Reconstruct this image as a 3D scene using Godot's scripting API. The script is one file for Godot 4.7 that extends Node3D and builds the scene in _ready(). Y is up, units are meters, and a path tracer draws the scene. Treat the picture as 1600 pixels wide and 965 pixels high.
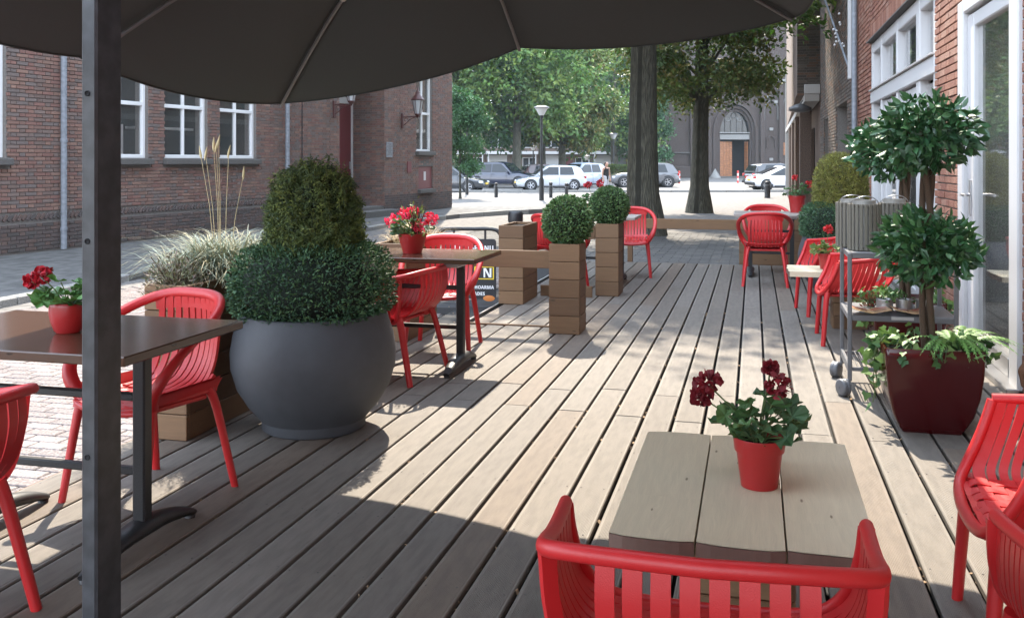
extends Node3D
# Café terrace. World axes: x across the deck boards, -z along them, deck surface at y = 0.

const YAW := 0.24686            # the boards run 14 degrees to the right of the view
const CS := 0.96968
const SN := 0.24436
const STREET := -0.18
const WALK := -0.1

var rng := RandomNumberGenerator.new()
var M := {}
var taken := {}
var shared := {}

# ------------------------------------------------------------------ mesh builder
class MB:
	var v := PackedVector3Array()
	var n := PackedVector3Array()
	var uv := PackedVector2Array()
	var c := PackedColorArray()
	var ix := PackedInt32Array()
	var col := Color(1, 1, 1)
	var uvo := Vector2.ZERO

	# corners counter-clockwise seen from outside
	func quad(p0: Vector3, p1: Vector3, p2: Vector3, p3: Vector3, u0 := Vector2(0, 0), u1 := Vector2(1, 0), u2 := Vector2(1, 1), u3 := Vector2(0, 1)) -> void:
		var nn := (p1 - p0).cross(p3 - p0)
		if nn.length_squared() < 1e-16:
			nn = (p2 - p1).cross(p3 - p1)
		nn = nn.normalized()
		var b := v.size()
		v.append_array([p0, p1, p2, p3])
		n.append_array([nn, nn, nn, nn])
		uv.append_array([u0 + uvo, u1 + uvo, u2 + uvo, u3 + uvo])
		c.append_array([col, col, col, col])
		ix.append_array([b, b + 2, b + 1, b, b + 3, b + 2])

	func tri(p0: Vector3, p1: Vector3, p2: Vector3) -> void:
		var nn := (p1 - p0).cross(p2 - p0).normalized()
		var b := v.size()
		v.append_array([p0, p1, p2])
		n.append_array([nn, nn, nn])
		uv.append_array([Vector2(0, 0), Vector2(1, 0), Vector2(0.5, 1)])
		c.append_array([col, col, col])
		ix.append_array([b, b + 2, b + 1])

	# chamfered box; uv in metres, v along the longest side
	func box(t: Transform3D, s: Vector3, bev := 0.0) -> void:
		var h := s * 0.5
		var e: float = minf(bev, minf(h.x, minf(h.y, h.z)) * 0.45)
		var long := 0 if s.x >= s.y and s.x >= s.z else (1 if s.y >= s.z else 2)
		var ax := [Vector3.RIGHT, Vector3.UP, Vector3.BACK]
		for k in 3:
			for sg in [-1.0, 1.0]:
				var w: Vector3 = ax[k] * sg
				var p: Vector3 = ax[(k + 1) % 3] * sg
				var q: Vector3 = ax[(k + 2) % 3]
				var hp: float = h[(k + 1) % 3] - e
				var hq: float = h[(k + 2) % 3] - e
				var o: Vector3 = w * h[k]
				var swap: bool = long == (k + 1) % 3
				var uvs := []
				for cc in [[-1, -1], [1, -1], [1, 1], [-1, 1]]:
					var a: float = cc[0] * hp
					var b: float = cc[1] * hq
					uvs.append(Vector2(b, a) if swap else Vector2(a, b))
				quad(t * (o - p * hp - q * hq), t * (o + p * hp - q * hq), t * (o + p * hp + q * hq), t * (o - p * hp + q * hq), uvs[0], uvs[1], uvs[2], uvs[3])
		if e > 0.0:
			for k in 3:
				var i := (k + 1) % 3
				var j := (k + 2) % 3
				for si in [-1.0, 1.0]:
					for sj in [-1.0, 1.0]:
						var a: Vector3 = ax[i] * si * h[i] + ax[j] * sj * (h[j] - e)
						var b: Vector3 = ax[i] * si * (h[i] - e) + ax[j] * sj * h[j]
						var d: Vector3 = ax[k] * (h[k] - e)
						var L: float = s[k]
						if si * sj > 0:
							quad(t * (a - d), t * (b - d), t * (b + d), t * (a + d), Vector2(0, 0), Vector2(e, 0), Vector2(e, L), Vector2(0, L))
						else:
							quad(t * (b - d), t * (a - d), t * (a + d), t * (b + d), Vector2(0, 0), Vector2(e, 0), Vector2(e, L), Vector2(0, L))
			for sx in [-1.0, 1.0]:
				for sy in [-1.0, 1.0]:
					for sz in [-1.0, 1.0]:
						var a := Vector3(sx * h.x, sy * (h.y - e), sz * (h.z - e))
						var b := Vector3(sx * (h.x - e), sy * h.y, sz * (h.z - e))
						var d := Vector3(sx * (h.x - e), sy * (h.y - e), sz * h.z)
						if sx * sy * sz > 0:
							tri(t * a, t * b, t * d)
						else:
							tri(t * a, t * d, t * b)

	# rows x cols points, smooth; j to the right and i upward seen from outside
	func grid(rows: int, cols: int, p: PackedVector3Array, closed := false, us := 1.0, vs := 1.0) -> void:
		var b := v.size()
		var acc := PackedVector3Array()
		acc.resize(rows * cols)
		var cm := cols if closed else cols - 1
		for i in rows - 1:
			for j in cm:
				var j2 := (j + 1) % cols
				var a0 := i * cols + j
				var a1 := i * cols + j2
				var a2 := (i + 1) * cols + j2
				var a3 := (i + 1) * cols + j
				var f := (p[a2] - p[a0]).cross(p[a3] - p[a1])
				acc[a0] += f
				acc[a1] += f
				acc[a2] += f
				acc[a3] += f
				ix.append_array([b + a0, b + a2, b + a1, b + a0, b + a3, b + a2])
		for i in rows:
			for j in cols:
				v.append(p[i * cols + j])
				var nn := acc[i * cols + j]
				n.append(nn.normalized() if nn.length_squared() > 1e-20 else Vector3.UP)
				uv.append(Vector2(float(j) / maxf(cols - 1, 1) * us, float(i) / maxf(rows - 1, 1) * vs) + uvo)
				c.append(col)

	# profile: (radius, height) upward on the outside
	func lathe(t: Transform3D, prof: Array, seg := 24, vs := 1.0) -> void:
		var p := PackedVector3Array()
		for q in prof:
			for j in seg:
				var a := TAU * j / seg
				p.append(t * Vector3(cos(a) * q.x, q.y, -sin(a) * q.x))
		grid(prof.size(), seg, p, true, 1.0, vs)

	func disc(t: Transform3D, r: float, seg := 16) -> void:
		var b := v.size()
		var nn := t.basis.y.normalized()
		v.append(t.origin)
		n.append(nn)
		uv.append(Vector2(0.5, 0.5))
		c.append(col)
		for j in seg:
			var a := TAU * j / seg
			v.append(t * Vector3(cos(a) * r, 0, -sin(a) * r))
			n.append(nn)
			uv.append(Vector2(0.5 + cos(a) * 0.5, 0.5 + sin(a) * 0.5))
			c.append(col)
			ix.append_array([b, b + 1 + (j + 1) % seg, b + 1 + j])

	# round (or oval) tube along points
	func tube(pts: Array, rad, seg := 8, squash := 1.0, up := Vector3.UP, cap := true) -> void:
		var p := PackedVector3Array()
		var m := pts.size()
		var side := Vector3.ZERO
		for i in m:
			var tg: Vector3 = (pts[mini(i + 1, m - 1)] - pts[maxi(i - 1, 0)]).normalized()
			var ref := up if side == Vector3.ZERO else side.cross(tg) * -1.0
			if side == Vector3.ZERO:
				if absf(tg.dot(up)) > 0.98:
					ref = Vector3.RIGHT
				side = ref.cross(tg).normalized()
			else:
				side = (side - tg * side.dot(tg)).normalized()
			var u2 := tg.cross(side).normalized()
			var r: float = rad[i] if rad is Array else rad
			for j in seg:
				var a := TAU * j / seg
				p.append(pts[i] + side * cos(a) * r + u2 * sin(a) * r * squash)
		grid(m, seg, p, true, 1.0, 1.0)
		if cap:
			for e in [0, m - 1]:
				var b := v.size()
				var tg2: Vector3 = (pts[0] - pts[1]).normalized() if e == 0 else (pts[m - 1] - pts[m - 2]).normalized()
				v.append(pts[e])
				n.append(tg2)
				uv.append(Vector2.ZERO)
				c.append(col)
				for j in seg:
					v.append(p[e * seg + j])
					n.append(tg2)
					uv.append(Vector2.ZERO)
					c.append(col)
				for j in seg:
					if e == 0:
						ix.append_array([b, b + 1 + j, b + 1 + (j + 1) % seg])
					else:
						ix.append_array([b, b + 1 + (j + 1) % seg, b + 1 + j])

	# flat strip of width w (along wd) and thickness t swept along points
	func strip(pts: Array, wd: Vector3, w, th: float) -> void:
		var m := pts.size()
		var cr := [PackedVector3Array(), PackedVector3Array(), PackedVector3Array(), PackedVector3Array()]
		for i in m:
			var tg: Vector3 = (pts[mini(i + 1, m - 1)] - pts[maxi(i - 1, 0)]).normalized()
			var nn := wd.cross(tg).normalized()
			var s := tg.cross(nn).normalized()
			var ww: float = (w[i] if w is Array else w) * 0.5
			cr[0].append(pts[i] - s * ww - nn * th * 0.5)
			cr[1].append(pts[i] + s * ww - nn * th * 0.5)
			cr[2].append(pts[i] + s * ww + nn * th * 0.5)
			cr[3].append(pts[i] - s * ww + nn * th * 0.5)
		for k in 4:
			var p := PackedVector3Array()
			for i in m:
				p.append(cr[(k + 1) % 4][i])
				p.append(cr[k][i])
			grid(m, 2, p)
		quad(cr[0][0], cr[1][0], cr[2][0], cr[3][0])
		quad(cr[3][m - 1], cr[2][m - 1], cr[1][m - 1], cr[0][m - 1])

	# flat outline (counter-clockwise in local xy) pushed out along local z by depth, both ends closed
	func prism(t: Transform3D, poly: PackedVector2Array, depth: float) -> void:
		var tr := Geometry2D.triangulate_polygon(poly)
		var m := poly.size()
		var area := 0.0
		for i in m:
			area += poly[i].cross(poly[(i + 1) % m])
		var ccw := area > 0
		for side in 2:
			var b := v.size()
			var z := depth if side == 1 else 0.0
			var nn := t.basis.z.normalized() * (1.0 if side == 1 else -1.0)
			for q in poly:
				v.append(t * Vector3(q.x, q.y, z))
				n.append(nn)
				uv.append(q)
				c.append(col)
			for k in range(0, tr.size(), 3):
				var i0 := tr[k]
				var i1 := tr[k + 1]
				var i2 := tr[k + 2]
				var cc := (poly[i1] - poly[i0]).cross(poly[i2] - poly[i0]) > 0
				if cc == (side == 1):
					ix.append_array([b + i0, b + i2, b + i1])
				else:
					ix.append_array([b + i0, b + i1, b + i2])
		for i in m:
			var a := poly[i]
			var d := poly[(i + 1) % m]
			if not ccw:
				var x := a
				a = d
				d = x
			quad(t * Vector3(a.x, a.y, 0), t * Vector3(d.x, d.y, 0), t * Vector3(d.x, d.y, depth), t * Vector3(a.x, a.y, depth))

	func mesh() -> ArrayMesh:
		var a := []
		a.resize(Mesh.ARRAY_MAX)
		a[Mesh.ARRAY_VERTEX] = v
		a[Mesh.ARRAY_NORMAL] = n
		a[Mesh.ARRAY_TEX_UV] = uv
		a[Mesh.ARRAY_COLOR] = c
		a[Mesh.ARRAY_INDEX] = ix
		var m := ArrayMesh.new()
		m.add_surface_from_arrays(Mesh.PRIMITIVE_TRIANGLES, a)
		return m

# ------------------------------------------------------------------ scene helpers
func D(a: float, b: float, y := 0.0) -> Vector3:   # across the deck, along the deck
	return Vector3(a, y, -b)

func V(x: float, z: float, y := 0.0) -> Vector3:   # right of the street axis, along the street axis
	return Vector3(x * CS - z * SN, y, -(x * SN + z * CS))

func at(p: Vector3, turn := 0.0) -> Transform3D:
	return Transform3D(Basis(Vector3.UP, turn), p)

func gy(z: float) -> float:                          # the street falls a little towards the church
	return STREET - 0.16 * smoothstep(18.0, 46.0, z)

func L(r: float, g: float, b: float) -> Color:       # linear base colour to albedo
	return Color(r, g, b).linear_to_srgb()

func numbered(s: String) -> String:
	if not taken.has(s):
		taken[s] = 0
		return s
	taken[s] += 1
	return "%s_%03d" % [s, taken[s]]

func tag(o: Node, label: String, category: String, group := "") -> void:
	o.set_meta("label", label)
	o.set_meta("category", category)
	if group:
		o.set_meta("group", group)

func thing(called: String, label: String, category: String, t := Transform3D(), group := "") -> Node3D:
	var o := Node3D.new()
	o.name = numbered(called)
	add_child(o)
	o.transform = t
	tag(o, label, category, group)
	return o

func setting(called: String, mb: MB = null, m: Material = null) -> Node3D:
	var o: Node3D
	if mb:
		o = MeshInstance3D.new()
		o.mesh = mb.mesh()
		o.material_override = m
	else:
		o = Node3D.new()
	o.name = numbered(called)
	o.set_meta("kind", "structure")
	add_child(o)
	return o

func part(parent: Node3D, called: String, what, m: Material, t := Transform3D(), label := "") -> MeshInstance3D:
	var o := MeshInstance3D.new()
	o.name = called
	o.mesh = what.mesh() if what is MB else what
	o.material_override = m
	o.transform = t
	parent.add_child(o, true)
	if label:
		o.set_meta("label", label)
	return o

func scatter(parent: Node3D, called: String, mesh: Mesh, m: Material, where: Array, tint = null) -> MultiMeshInstance3D:
	var mm := MultiMesh.new()
	mm.transform_format = MultiMesh.TRANSFORM_3D
	mm.use_colors = tint != null
	mm.mesh = mesh
	mm.instance_count = where.size()
	for i in where.size():
		mm.set_instance_transform(i, where[i])
		if tint != null:
			mm.set_instance_color(i, tint[i])
	var o := MultiMeshInstance3D.new()
	o.name = called
	o.multimesh = mm
	o.material_override = m
	o.set_meta("kind", "stuff")
	parent.add_child(o, true)
	return o

func copy(o: Node3D, t: Transform3D, label: String) -> Node3D:
	var c: Node3D = o.duplicate()
	c.name = numbered(str(o.name).rstrip("0123456789").trim_suffix("_"))
	add_child(c)
	c.transform = t
	c.set_meta("label", label)
	return c

func cube(s: Vector3, bev := 0.0, col := Color(1, 1, 1)) -> MB:
	var mb := MB.new()
	mb.col = col
	mb.box(Transform3D(), s, bev)
	return mb

func boxm(p: Vector3, s: Vector3, bev := 0.0) -> MB:
	var mb := MB.new()
	mb.box(Transform3D(Basis(), p), s, bev)
	return mb

# ------------------------------------------------------------------ materials
func ramp(cols: Array, offs: Array) -> Gradient:
	var g := Gradient.new()
	g.colors = PackedColorArray(cols)
	g.offsets = PackedFloat32Array(offs)
	return g

func noise_tex(freq: float, sz: int, cols: Array, offs: Array, oct := 4, sd := 1, kind := FastNoiseLite.TYPE_SIMPLEX_SMOOTH, h := 0) -> NoiseTexture2D:
	var f := FastNoiseLite.new()
	f.noise_type = kind
	f.frequency = freq
	f.fractal_octaves = oct
	f.seed = sd
	var t := NoiseTexture2D.new()
	t.noise = f
	t.width = sz
	t.height = h if h else sz
	t.seamless = true
	t.color_ramp = ramp(cols, offs)
	return t

func g1(x: float) -> Color:
	return Color(x, x, x)

func mat(called: String, col: Color, rough := 0.8, tex: Texture2D = null, scale := 1.0, bump: Texture2D = null, cm := 0.3) -> StandardMaterial3D:
	var m := StandardMaterial3D.new()
	m.resource_name = called
	m.albedo_color = col
	m.roughness = rough
	if tex:
		m.albedo_texture = tex
	if bump:
		m.heightmap_enabled = true
		m.heightmap_texture = bump
		m.heightmap_scale = cm
	if tex or bump:
		m.uv1_triplanar = true
		m.uv1_world_triplanar = true
		m.uv1_scale = Vector3.ONE * scale
	M[called] = m
	return m

func tinted(m: StandardMaterial3D, called: String, col: Color) -> StandardMaterial3D:
	var c: StandardMaterial3D = m.duplicate()
	c.resource_name = called
	c.albedo_color = col
	return c

# long fibres along v: wood grain, made once
func grain_image(w: int, h: int, sd: int, lo: float, hi: float, knots: int) -> ImageTexture:
	var f := FastNoiseLite.new()
	f.seed = sd
	f.frequency = 0.02
	f.fractal_octaves = 3
	var f2 := FastNoiseLite.new()
	f2.seed = sd + 7
	f2.frequency = 0.09
	var im := Image.create(w, h, false, Image.FORMAT_RGB8)
	var r := RandomNumberGenerator.new()
	r.seed = sd
	var ks := []
	for k in knots:
		ks.append(Vector3(r.randf() * w, r.randf() * h, r.randf_range(3, 6)))
	for y in h:
		for x in w:
			var wob := f.get_noise_2d(x * 0.6, y * 0.25) * 14.0
			var dark := 0.0
			for k in ks:
				var dx: float = (x - k.x)
				var dy: float = (y - k.y) * 0.55
				var d: float = sqrt(dx * dx + dy * dy) / k.z
				if d < 4.0:
					wob += (4.0 - d) * 1.6
					if d < 1.0:
						dark = maxf(dark, 1.0 - d * d)
			var g := 0.5 + 0.5 * f2.get_noise_2d(x * 5.0 + wob * 6.0, y * 0.12)
			g = g * 0.6 + 0.4 * (0.5 + 0.5 * f.get_noise_2d(x * 2.0, y * 0.4 + 300.0))
			var s := lerpf(lo, hi, g) * (1.0 - 0.45 * dark)
			im.set_pixel(x, y, Color(s, s * (1.0 - 0.04 * dark), s * (1.0 - 0.1 * dark)))
	return ImageTexture.create_from_image(im)

func materials() -> void:
	var soft := noise_tex(0.012, 512, [g1(0.72), g1(1.0)], [0.2, 0.8], 5, 3)
	var grit := noise_tex(0.11, 512, [g1(0.62), g1(1.0)], [0.15, 0.85], 4, 5)
	var rel := noise_tex(0.05, 512, [g1(0.0), g1(1.0)], [0.1, 0.9], 5, 8)
	M.soft = soft
	M.grit = grit
	M.rel = rel
	# decking: grooves run along the board
	var rib := Image.create(64, 4, false, Image.FORMAT_RGB8)
	for x in 64:
		var s := 0.5 + 0.5 * cos(TAU * x / 64.0)
		s = smoothstep(0.1, 0.75, s)
		for y in 4:
			rib.set_pixel(x, y, Color(s, s, s))
	M.rib = ImageTexture.create_from_image(rib)
	M.grain = grain_image(256, 512, 11, 0.78, 1.0, 3)
	M.grain_deck = grain_image(256, 512, 17, 0.86, 1.0, 0)
	M.grain_fine = grain_image(256, 512, 29, 0.86, 1.0, 3)
	M.weather = noise_tex(0.02, 512, [g1(0.92), g1(0.97), g1(1.0)], [0.25, 0.5, 0.8], 6, 41)
	for k in 7:
		var m := StandardMaterial3D.new()
		m.resource_name = "decking"
		var tone: Array = [[0.265, 0.228, 0.19], [0.28, 0.243, 0.205], [0.245, 0.208, 0.172], [0.275, 0.234, 0.193], [0.298, 0.26, 0.222], [0.255, 0.22, 0.186], [0.262, 0.205, 0.158]][k]
		m.albedo_color = L(tone[0] * 0.68, tone[1] * 0.685, tone[2] * 0.69)
		m.albedo_texture = M.grain_deck
		m.uv1_scale = Vector3(2.3, 0.45, 1)
		m.roughness = 0.72
		m.detail_enabled = true
		m.detail_blend_mode = BaseMaterial3D.BLEND_MODE_MUL
		m.detail_albedo = M.weather
		m.detail_uv_layer = BaseMaterial3D.DETAIL_UV_1
		M["deck%d" % k] = m
	# planks of the planters and rails
	for k in 5:
		var m := StandardMaterial3D.new()
		m.resource_name = "brown stained plank"
		var tone: Array = [[0.185, 0.1, 0.045], [0.158, 0.084, 0.037], [0.21, 0.116, 0.054], [0.14, 0.074, 0.033], [0.19, 0.106, 0.05]][k]
		m.albedo_color = L(tone[0], tone[1], tone[2])
		m.albedo_texture = M.grain
		m.uv1_scale = Vector3(3.1, 0.7, 1)
		m.roughness = 0.7
		M["plank%d" % k] = m
	var pw := StandardMaterial3D.new()
	pw.resource_name = "pale scaffold plank"
	pw.albedo_color = L(0.66, 0.57, 0.4)
	pw.albedo_texture = M.grain_fine
	pw.uv1_scale = Vector3(4.0, 1.0, 1)
	pw.roughness = 0.62
	M.pale = pw
	var sw := pw.duplicate()
	sw.albedo_color = L(0.17, 0.1, 0.075)
	M.sawn = sw
	var tw := pw.duplicate()
	tw.resource_name = "dark lacquered tabletop"
	tw.albedo_texture = M.grain
	tw.albedo_color = L(0.085, 0.045, 0.028)
	tw.roughness = 0.16
	M.tabletop = tw
	var gw: StandardMaterial3D = tw.duplicate()
	gw.albedo_color = L(0.42, 0.37, 0.33)
	gw.roughness = 0.45
	M.greytop = gw
	# plastics, metals, paints
	mat("red", L(0.47, 0.016, 0.018), 0.42)
	M.red.heightmap_enabled = true
	M.red.heightmap_texture = noise_tex(0.25, 256, [g1(0), g1(1)], [0.2, 0.8], 2, 15)
	M.red.heightmap_scale = 0.02
	M.red.uv1_triplanar = true
	M.red.uv1_scale = Vector3.ONE * 5.0
	mat("red_dull", L(0.40, 0.035, 0.045), 0.45, grit, 1.5)
	mat("redpot", L(0.3, 0.014, 0.014), 0.33)
	mat("red_gloss", L(0.045, 0.003, 0.004), 0.12)
	mat("black_metal", L(0.022, 0.022, 0.024), 0.45, grit, 3.0)
	mat("mast", L(0.05, 0.051, 0.056), 0.42, soft, 2.0)
	mat("steel", L(0.42, 0.42, 0.43), 0.3)
	M.steel.metallic = 0.85
	mat("zinc", L(0.24, 0.26, 0.29), 0.55, noise_tex(0.03, 256, [g1(0.85), g1(1.0)], [0.2, 0.8], 5, 91), 1.5)
	mat("grey_paint", L(0.125, 0.125, 0.132), 0.42)
	mat("white", L(0.52, 0.51, 0.51), 0.5)
	mat("offwhite", L(0.42, 0.4, 0.38), 0.6)
	mat("rubber", L(0.03, 0.03, 0.032), 0.8)
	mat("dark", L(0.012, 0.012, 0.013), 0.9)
	mat("soil", L(0.045, 0.032, 0.022), 1.0, grit, 5.0, rel, 1.0)
	mat("pot_grey", L(0.056, 0.06, 0.068), 0.65, noise_tex(0.02, 256, [g1(0.93), g1(1.0)], [0.2, 0.8], 5, 93), 2.0)
	mat("canvas", L(0.066, 0.074, 0.077), 0.95, noise_tex(0.35, 512, [g1(0.8), g1(1.0)], [0.2, 0.8], 2, 19), 2.0)
	M.canvas.backlight_enabled = true
	M.canvas.backlight = L(0.012, 0.012, 0.011)
	# masonry
	mat("mortar", L(0.26, 0.235, 0.215), 0.95, grit, 1.0)
	mat("mortar_pale", L(0.36, 0.32, 0.3), 0.95, grit, 1.0)
	mat("brick", Color.WHITE, 0.9, noise_tex(0.06, 512, [g1(0.6), g1(1.0)], [0.2, 0.75], 4, 23), 2.3, rel, 0.25)
	M.brick.vertex_color_use_as_albedo = true
	mat("stone", L(0.16, 0.15, 0.14), 0.9, grit, 1.0, rel, 0.3)
	mat("stone_pale", L(0.36, 0.35, 0.33), 0.9, grit, 1.0, rel, 0.3)
	mat("church", L(0.118, 0.09, 0.08), 0.95, noise_tex(0.2, 512, [g1(0.6), g1(1.0)], [0.2, 0.8], 4, 31), 0.25, noise_tex(0.2, 512, [g1(0), g1(1)], [0.2, 0.8], 4, 31), 3.0)
	mat("house", L(0.2, 0.14, 0.11), 0.95, noise_tex(0.2, 512, [g1(0.7), g1(1.0)], [0.2, 0.8], 4, 33), 0.3)
	mat("roof", L(0.09, 0.06, 0.05), 0.9, grit, 0.4)
	mat("street", L(0.165, 0.152, 0.141), 0.9, noise_tex(0.03, 1024, [g1(0.78), g1(0.92), g1(1.0)], [0.25, 0.5, 0.8], 6, 37), 0.17, noise_tex(0.16, 512, [g1(0), g1(1)], [0.2, 0.8], 3, 4), 0.8)
	mat("walk", L(0.125, 0.122, 0.117), 0.9, noise_tex(0.02, 512, [g1(0.75), g1(1.0)], [0.25, 0.8], 6, 39), 0.3, rel, 0.3)
	mat("bed", L(0.17, 0.16, 0.15), 1.0, grit, 1.0)
	mat("paver", Color.WHITE, 0.88, noise_tex(0.05, 512, [g1(0.7), g1(1.0)], [0.2, 0.8], 4, 43), 1.7, rel, 0.3)
	M.paver.vertex_color_use_as_albedo = true
	# joinery and glass
	mat("door_red", L(0.14, 0.028, 0.032), 0.45)
	mat("white_window", L(0.75, 0.75, 0.75), 0.45)
	mat("iron_red", L(0.07, 0.022, 0.02), 0.5)
	mat("church_door", L(0.34, 0.13, 0.045), 0.5, soft, 0.7)
	var gl := StandardMaterial3D.new()
	gl.resource_name = "glass"
	gl.albedo_color = Color(0.93, 0.96, 0.95, 0.03)
	gl.roughness = 0.02
	gl.metallic_specular = 0.9
	gl.transparency = BaseMaterial3D.TRANSPARENCY_ALPHA
	M.glass = gl
	mat("car_glass", L(0.012, 0.015, 0.018), 0.05)
	mat("room", L(0.03, 0.03, 0.03), 0.9)
	# bark and leaves
	mat("bark", L(0.135, 0.128, 0.095), 0.95, noise_tex(0.03, 512, [g1(0.66), g1(1.0)], [0.2, 0.8], 6, 47), 1.0, noise_tex(0.03, 512, [g1(0), g1(1)], [0.2, 0.8], 6, 47), 3.0)
	M.bark.uv1_triplanar = false
	M.bark.uv1_world_triplanar = false
	M.bark.uv1_scale = Vector3(3, 2.2, 1)
	mat("twig", L(0.1, 0.06, 0.035), 0.9, grit, 4.0)
	leafmat("leaf_tree", 0.6, L(0.2, 0.29, 0.05))
	leafmat("leaf_box", 0.72, L(0.03, 0.045, 0.01))
	leafmat("leaf_bay", 0.38, L(0.01, 0.022, 0.006))
	leafmat("leaf_soft", 0.6, L(0.035, 0.06, 0.012))
	leafmat("grass", 0.7, L(0.08, 0.07, 0.035))
	leafmat("petal", 0.6, L(0.12, 0.01, 0.015))

func leafmat(called: String, rough: float, back: Color) -> void:
	var m := StandardMaterial3D.new()
	m.resource_name = called
	m.vertex_color_use_as_albedo = true
	m.roughness = rough
	m.cull_mode = BaseMaterial3D.CULL_DISABLED
	m.backlight_enabled = true
	m.backlight = back
	M[called] = m

# ------------------------------------------------------------------ the ground
func strip_ground(called: String, m: Material, pts: Array, y: float, thick: float) -> void:   # flat polygon of plan points
	var mb := MB.new()
	var poly := PackedVector2Array()
	for p in pts:
		poly.append(Vector2(p.x, -p.z))
	mb.prism(Transform3D(Basis(Vector3.RIGHT, -PI / 2), Vector3(0, y - thick, 0)), poly, thick)
	setting(called, mb, m)

func ground() -> void:
	var mb := MB.new()
	var zs := [-40.0, -10.0, 0.0, 8.0, 14.0, 18.0, 22.0, 26.0, 30.0, 34.0, 38.0, 42.0, 46.0, 60.0, 90.0, 140.0, 260.0, 600.0]
	var xs := [-500.0, -200.0, -80.0, -30.0, -10.0, 0.0, 10.0, 30.0, 80.0, 200.0, 500.0]
	var p := PackedVector3Array()
	for z in zs:
		for x in xs:
			p.append(V(x, z, gy(z)))
	mb.grid(zs.size(), xs.size(), p)
	setting("street", mb, M.street)
	# pavement along the brick school, with its kerb
	var f0 := D(-11.12, 13.53)
	var fd := D(1.885, 15.285).normalized()
	strip_ground("pavement", M.walk, [f0 - fd * 22.0 + Vector3(0.3, 0, 0), D(-7.5, -8), D(-7.85, 8.7), D(-8.35, 17), D(-8.5, 22), D(-8.1, 25.5), D(-7.3, 27.7), D(-6.2, 29.0), D(-6.4, 30.5), f0 + fd * 17.0, f0 + fd * 15.0 - Vector3(0.5, 0, 0), f0 - Vector3(0.4, 0, 0)], WALK, 0.25)
	var line := [D(-7.4, -8), D(-7.75, 8.7), D(-8.25, 17), D(-8.4, 22), D(-8.0, 25.5), D(-7.2, 27.65), D(-6.1, 28.95)]
	var kerb := setting("kerb")
	for i in line.size() - 1:
		var a: Vector3 = line[i]
		var b: Vector3 = line[i + 1]
		var n := maxi(1, int(round(a.distance_to(b) / 0.98)))
		for k in n:
			var q: Vector3 = a.lerp(b, (k + 0.5) / n)
			var d: Vector3 = b - a
			part(kerb, "kerb_stone", cube(Vector3(0.16, 0.3, a.distance_to(b) / n - 0.008), 0.012), M.stone_pale if (k + i) % 3 else M.stone, at(q + Vector3(0, WALK - 0.142, 0), atan2(d.x, d.z)))
	# low kerb across the far side of the street
	var kerb2 := setting("kerb")
	for k in 30:
		part(kerb2, "kerb_stone", cube(Vector3(1.0, 0.16, 0.22), 0.02), M.stone_pale, at(V(-2.0 + k * 1.02, 52.5 + 0.02 * k, gy(52.0) + 0.05), YAW))
	# clinkers that can be told apart: beside the deck and beyond its far edge
	pavers("paving", 2.0, 14.6, -7.3, -2.98, 0.21, 0.104, [[0.235, 0.19, 0.175], [0.27, 0.22, 0.2], [0.21, 0.175, 0.165], [0.3, 0.25, 0.23]], 0, 8.5)
	pavers("forecourt", 13.08, 20.6, -5.9, 1.45, 0.3, 0.15, [[0.15, 0.145, 0.138], [0.13, 0.126, 0.12], [0.175, 0.166, 0.156], [0.14, 0.132, 0.125]], 0, 15.2)

func pavers(called: String, b0: float, b1: float, a0: float, a1: float, len: float, wid: float, tones: Array, sd: int, near: float) -> void:
	rng.seed = 900 + int(b0)
	var o := setting(called)
	var bed := boxm(D((a0 + a1) / 2, (b0 + b1) / 2, STREET + 0.012), Vector3(a1 - a0, 0.02, b1 - b0))
	part(o, "bedding", bed, M.bed)
	var brick := cube(Vector3(len - 0.008, 0.06, wid - 0.008), 0.005).mesh()
	var where := []
	var tint := []
	var rows := int((b1 - b0) / wid)
	var mats := []
	for t in tones:
		var m := tinted(M.paver, "paver", L(t[0], t[1], t[2]))
		m.vertex_color_use_as_albedo = false
		mats.append(m)
	var singles := 0
	for r in rows:
		var b := b0 + (r + 0.5) * wid
		var off := (len * 0.5 if r % 2 else 0.0)
		for k in int((a1 - a0) / len):
			var a := a0 + (k + 0.5) * len + off
			if a > a1 - len * 0.5:
				continue
			var t := Transform3D(Basis(Vector3(0, 0, 1), rng.randf_range(-0.012, 0.012)) * Basis(Vector3(1, 0, 0), rng.randf_range(-0.015, 0.015)), D(a, b, STREET + rng.randf_range(0.0, 0.004)))
			var tn := rng.randi() % tones.size()
			if b < near and singles < 290 and (a > -4.9 or b0 > 10):
				part(o, "paver", brick, mats[tn], t)
				singles += 1
			else:
				where.append(t)
				tint.append(Color(tones[tn][0], tones[tn][1], tones[tn][2]))
	scatter(o, "pavers", brick, M.paver, where, tint)

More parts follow.
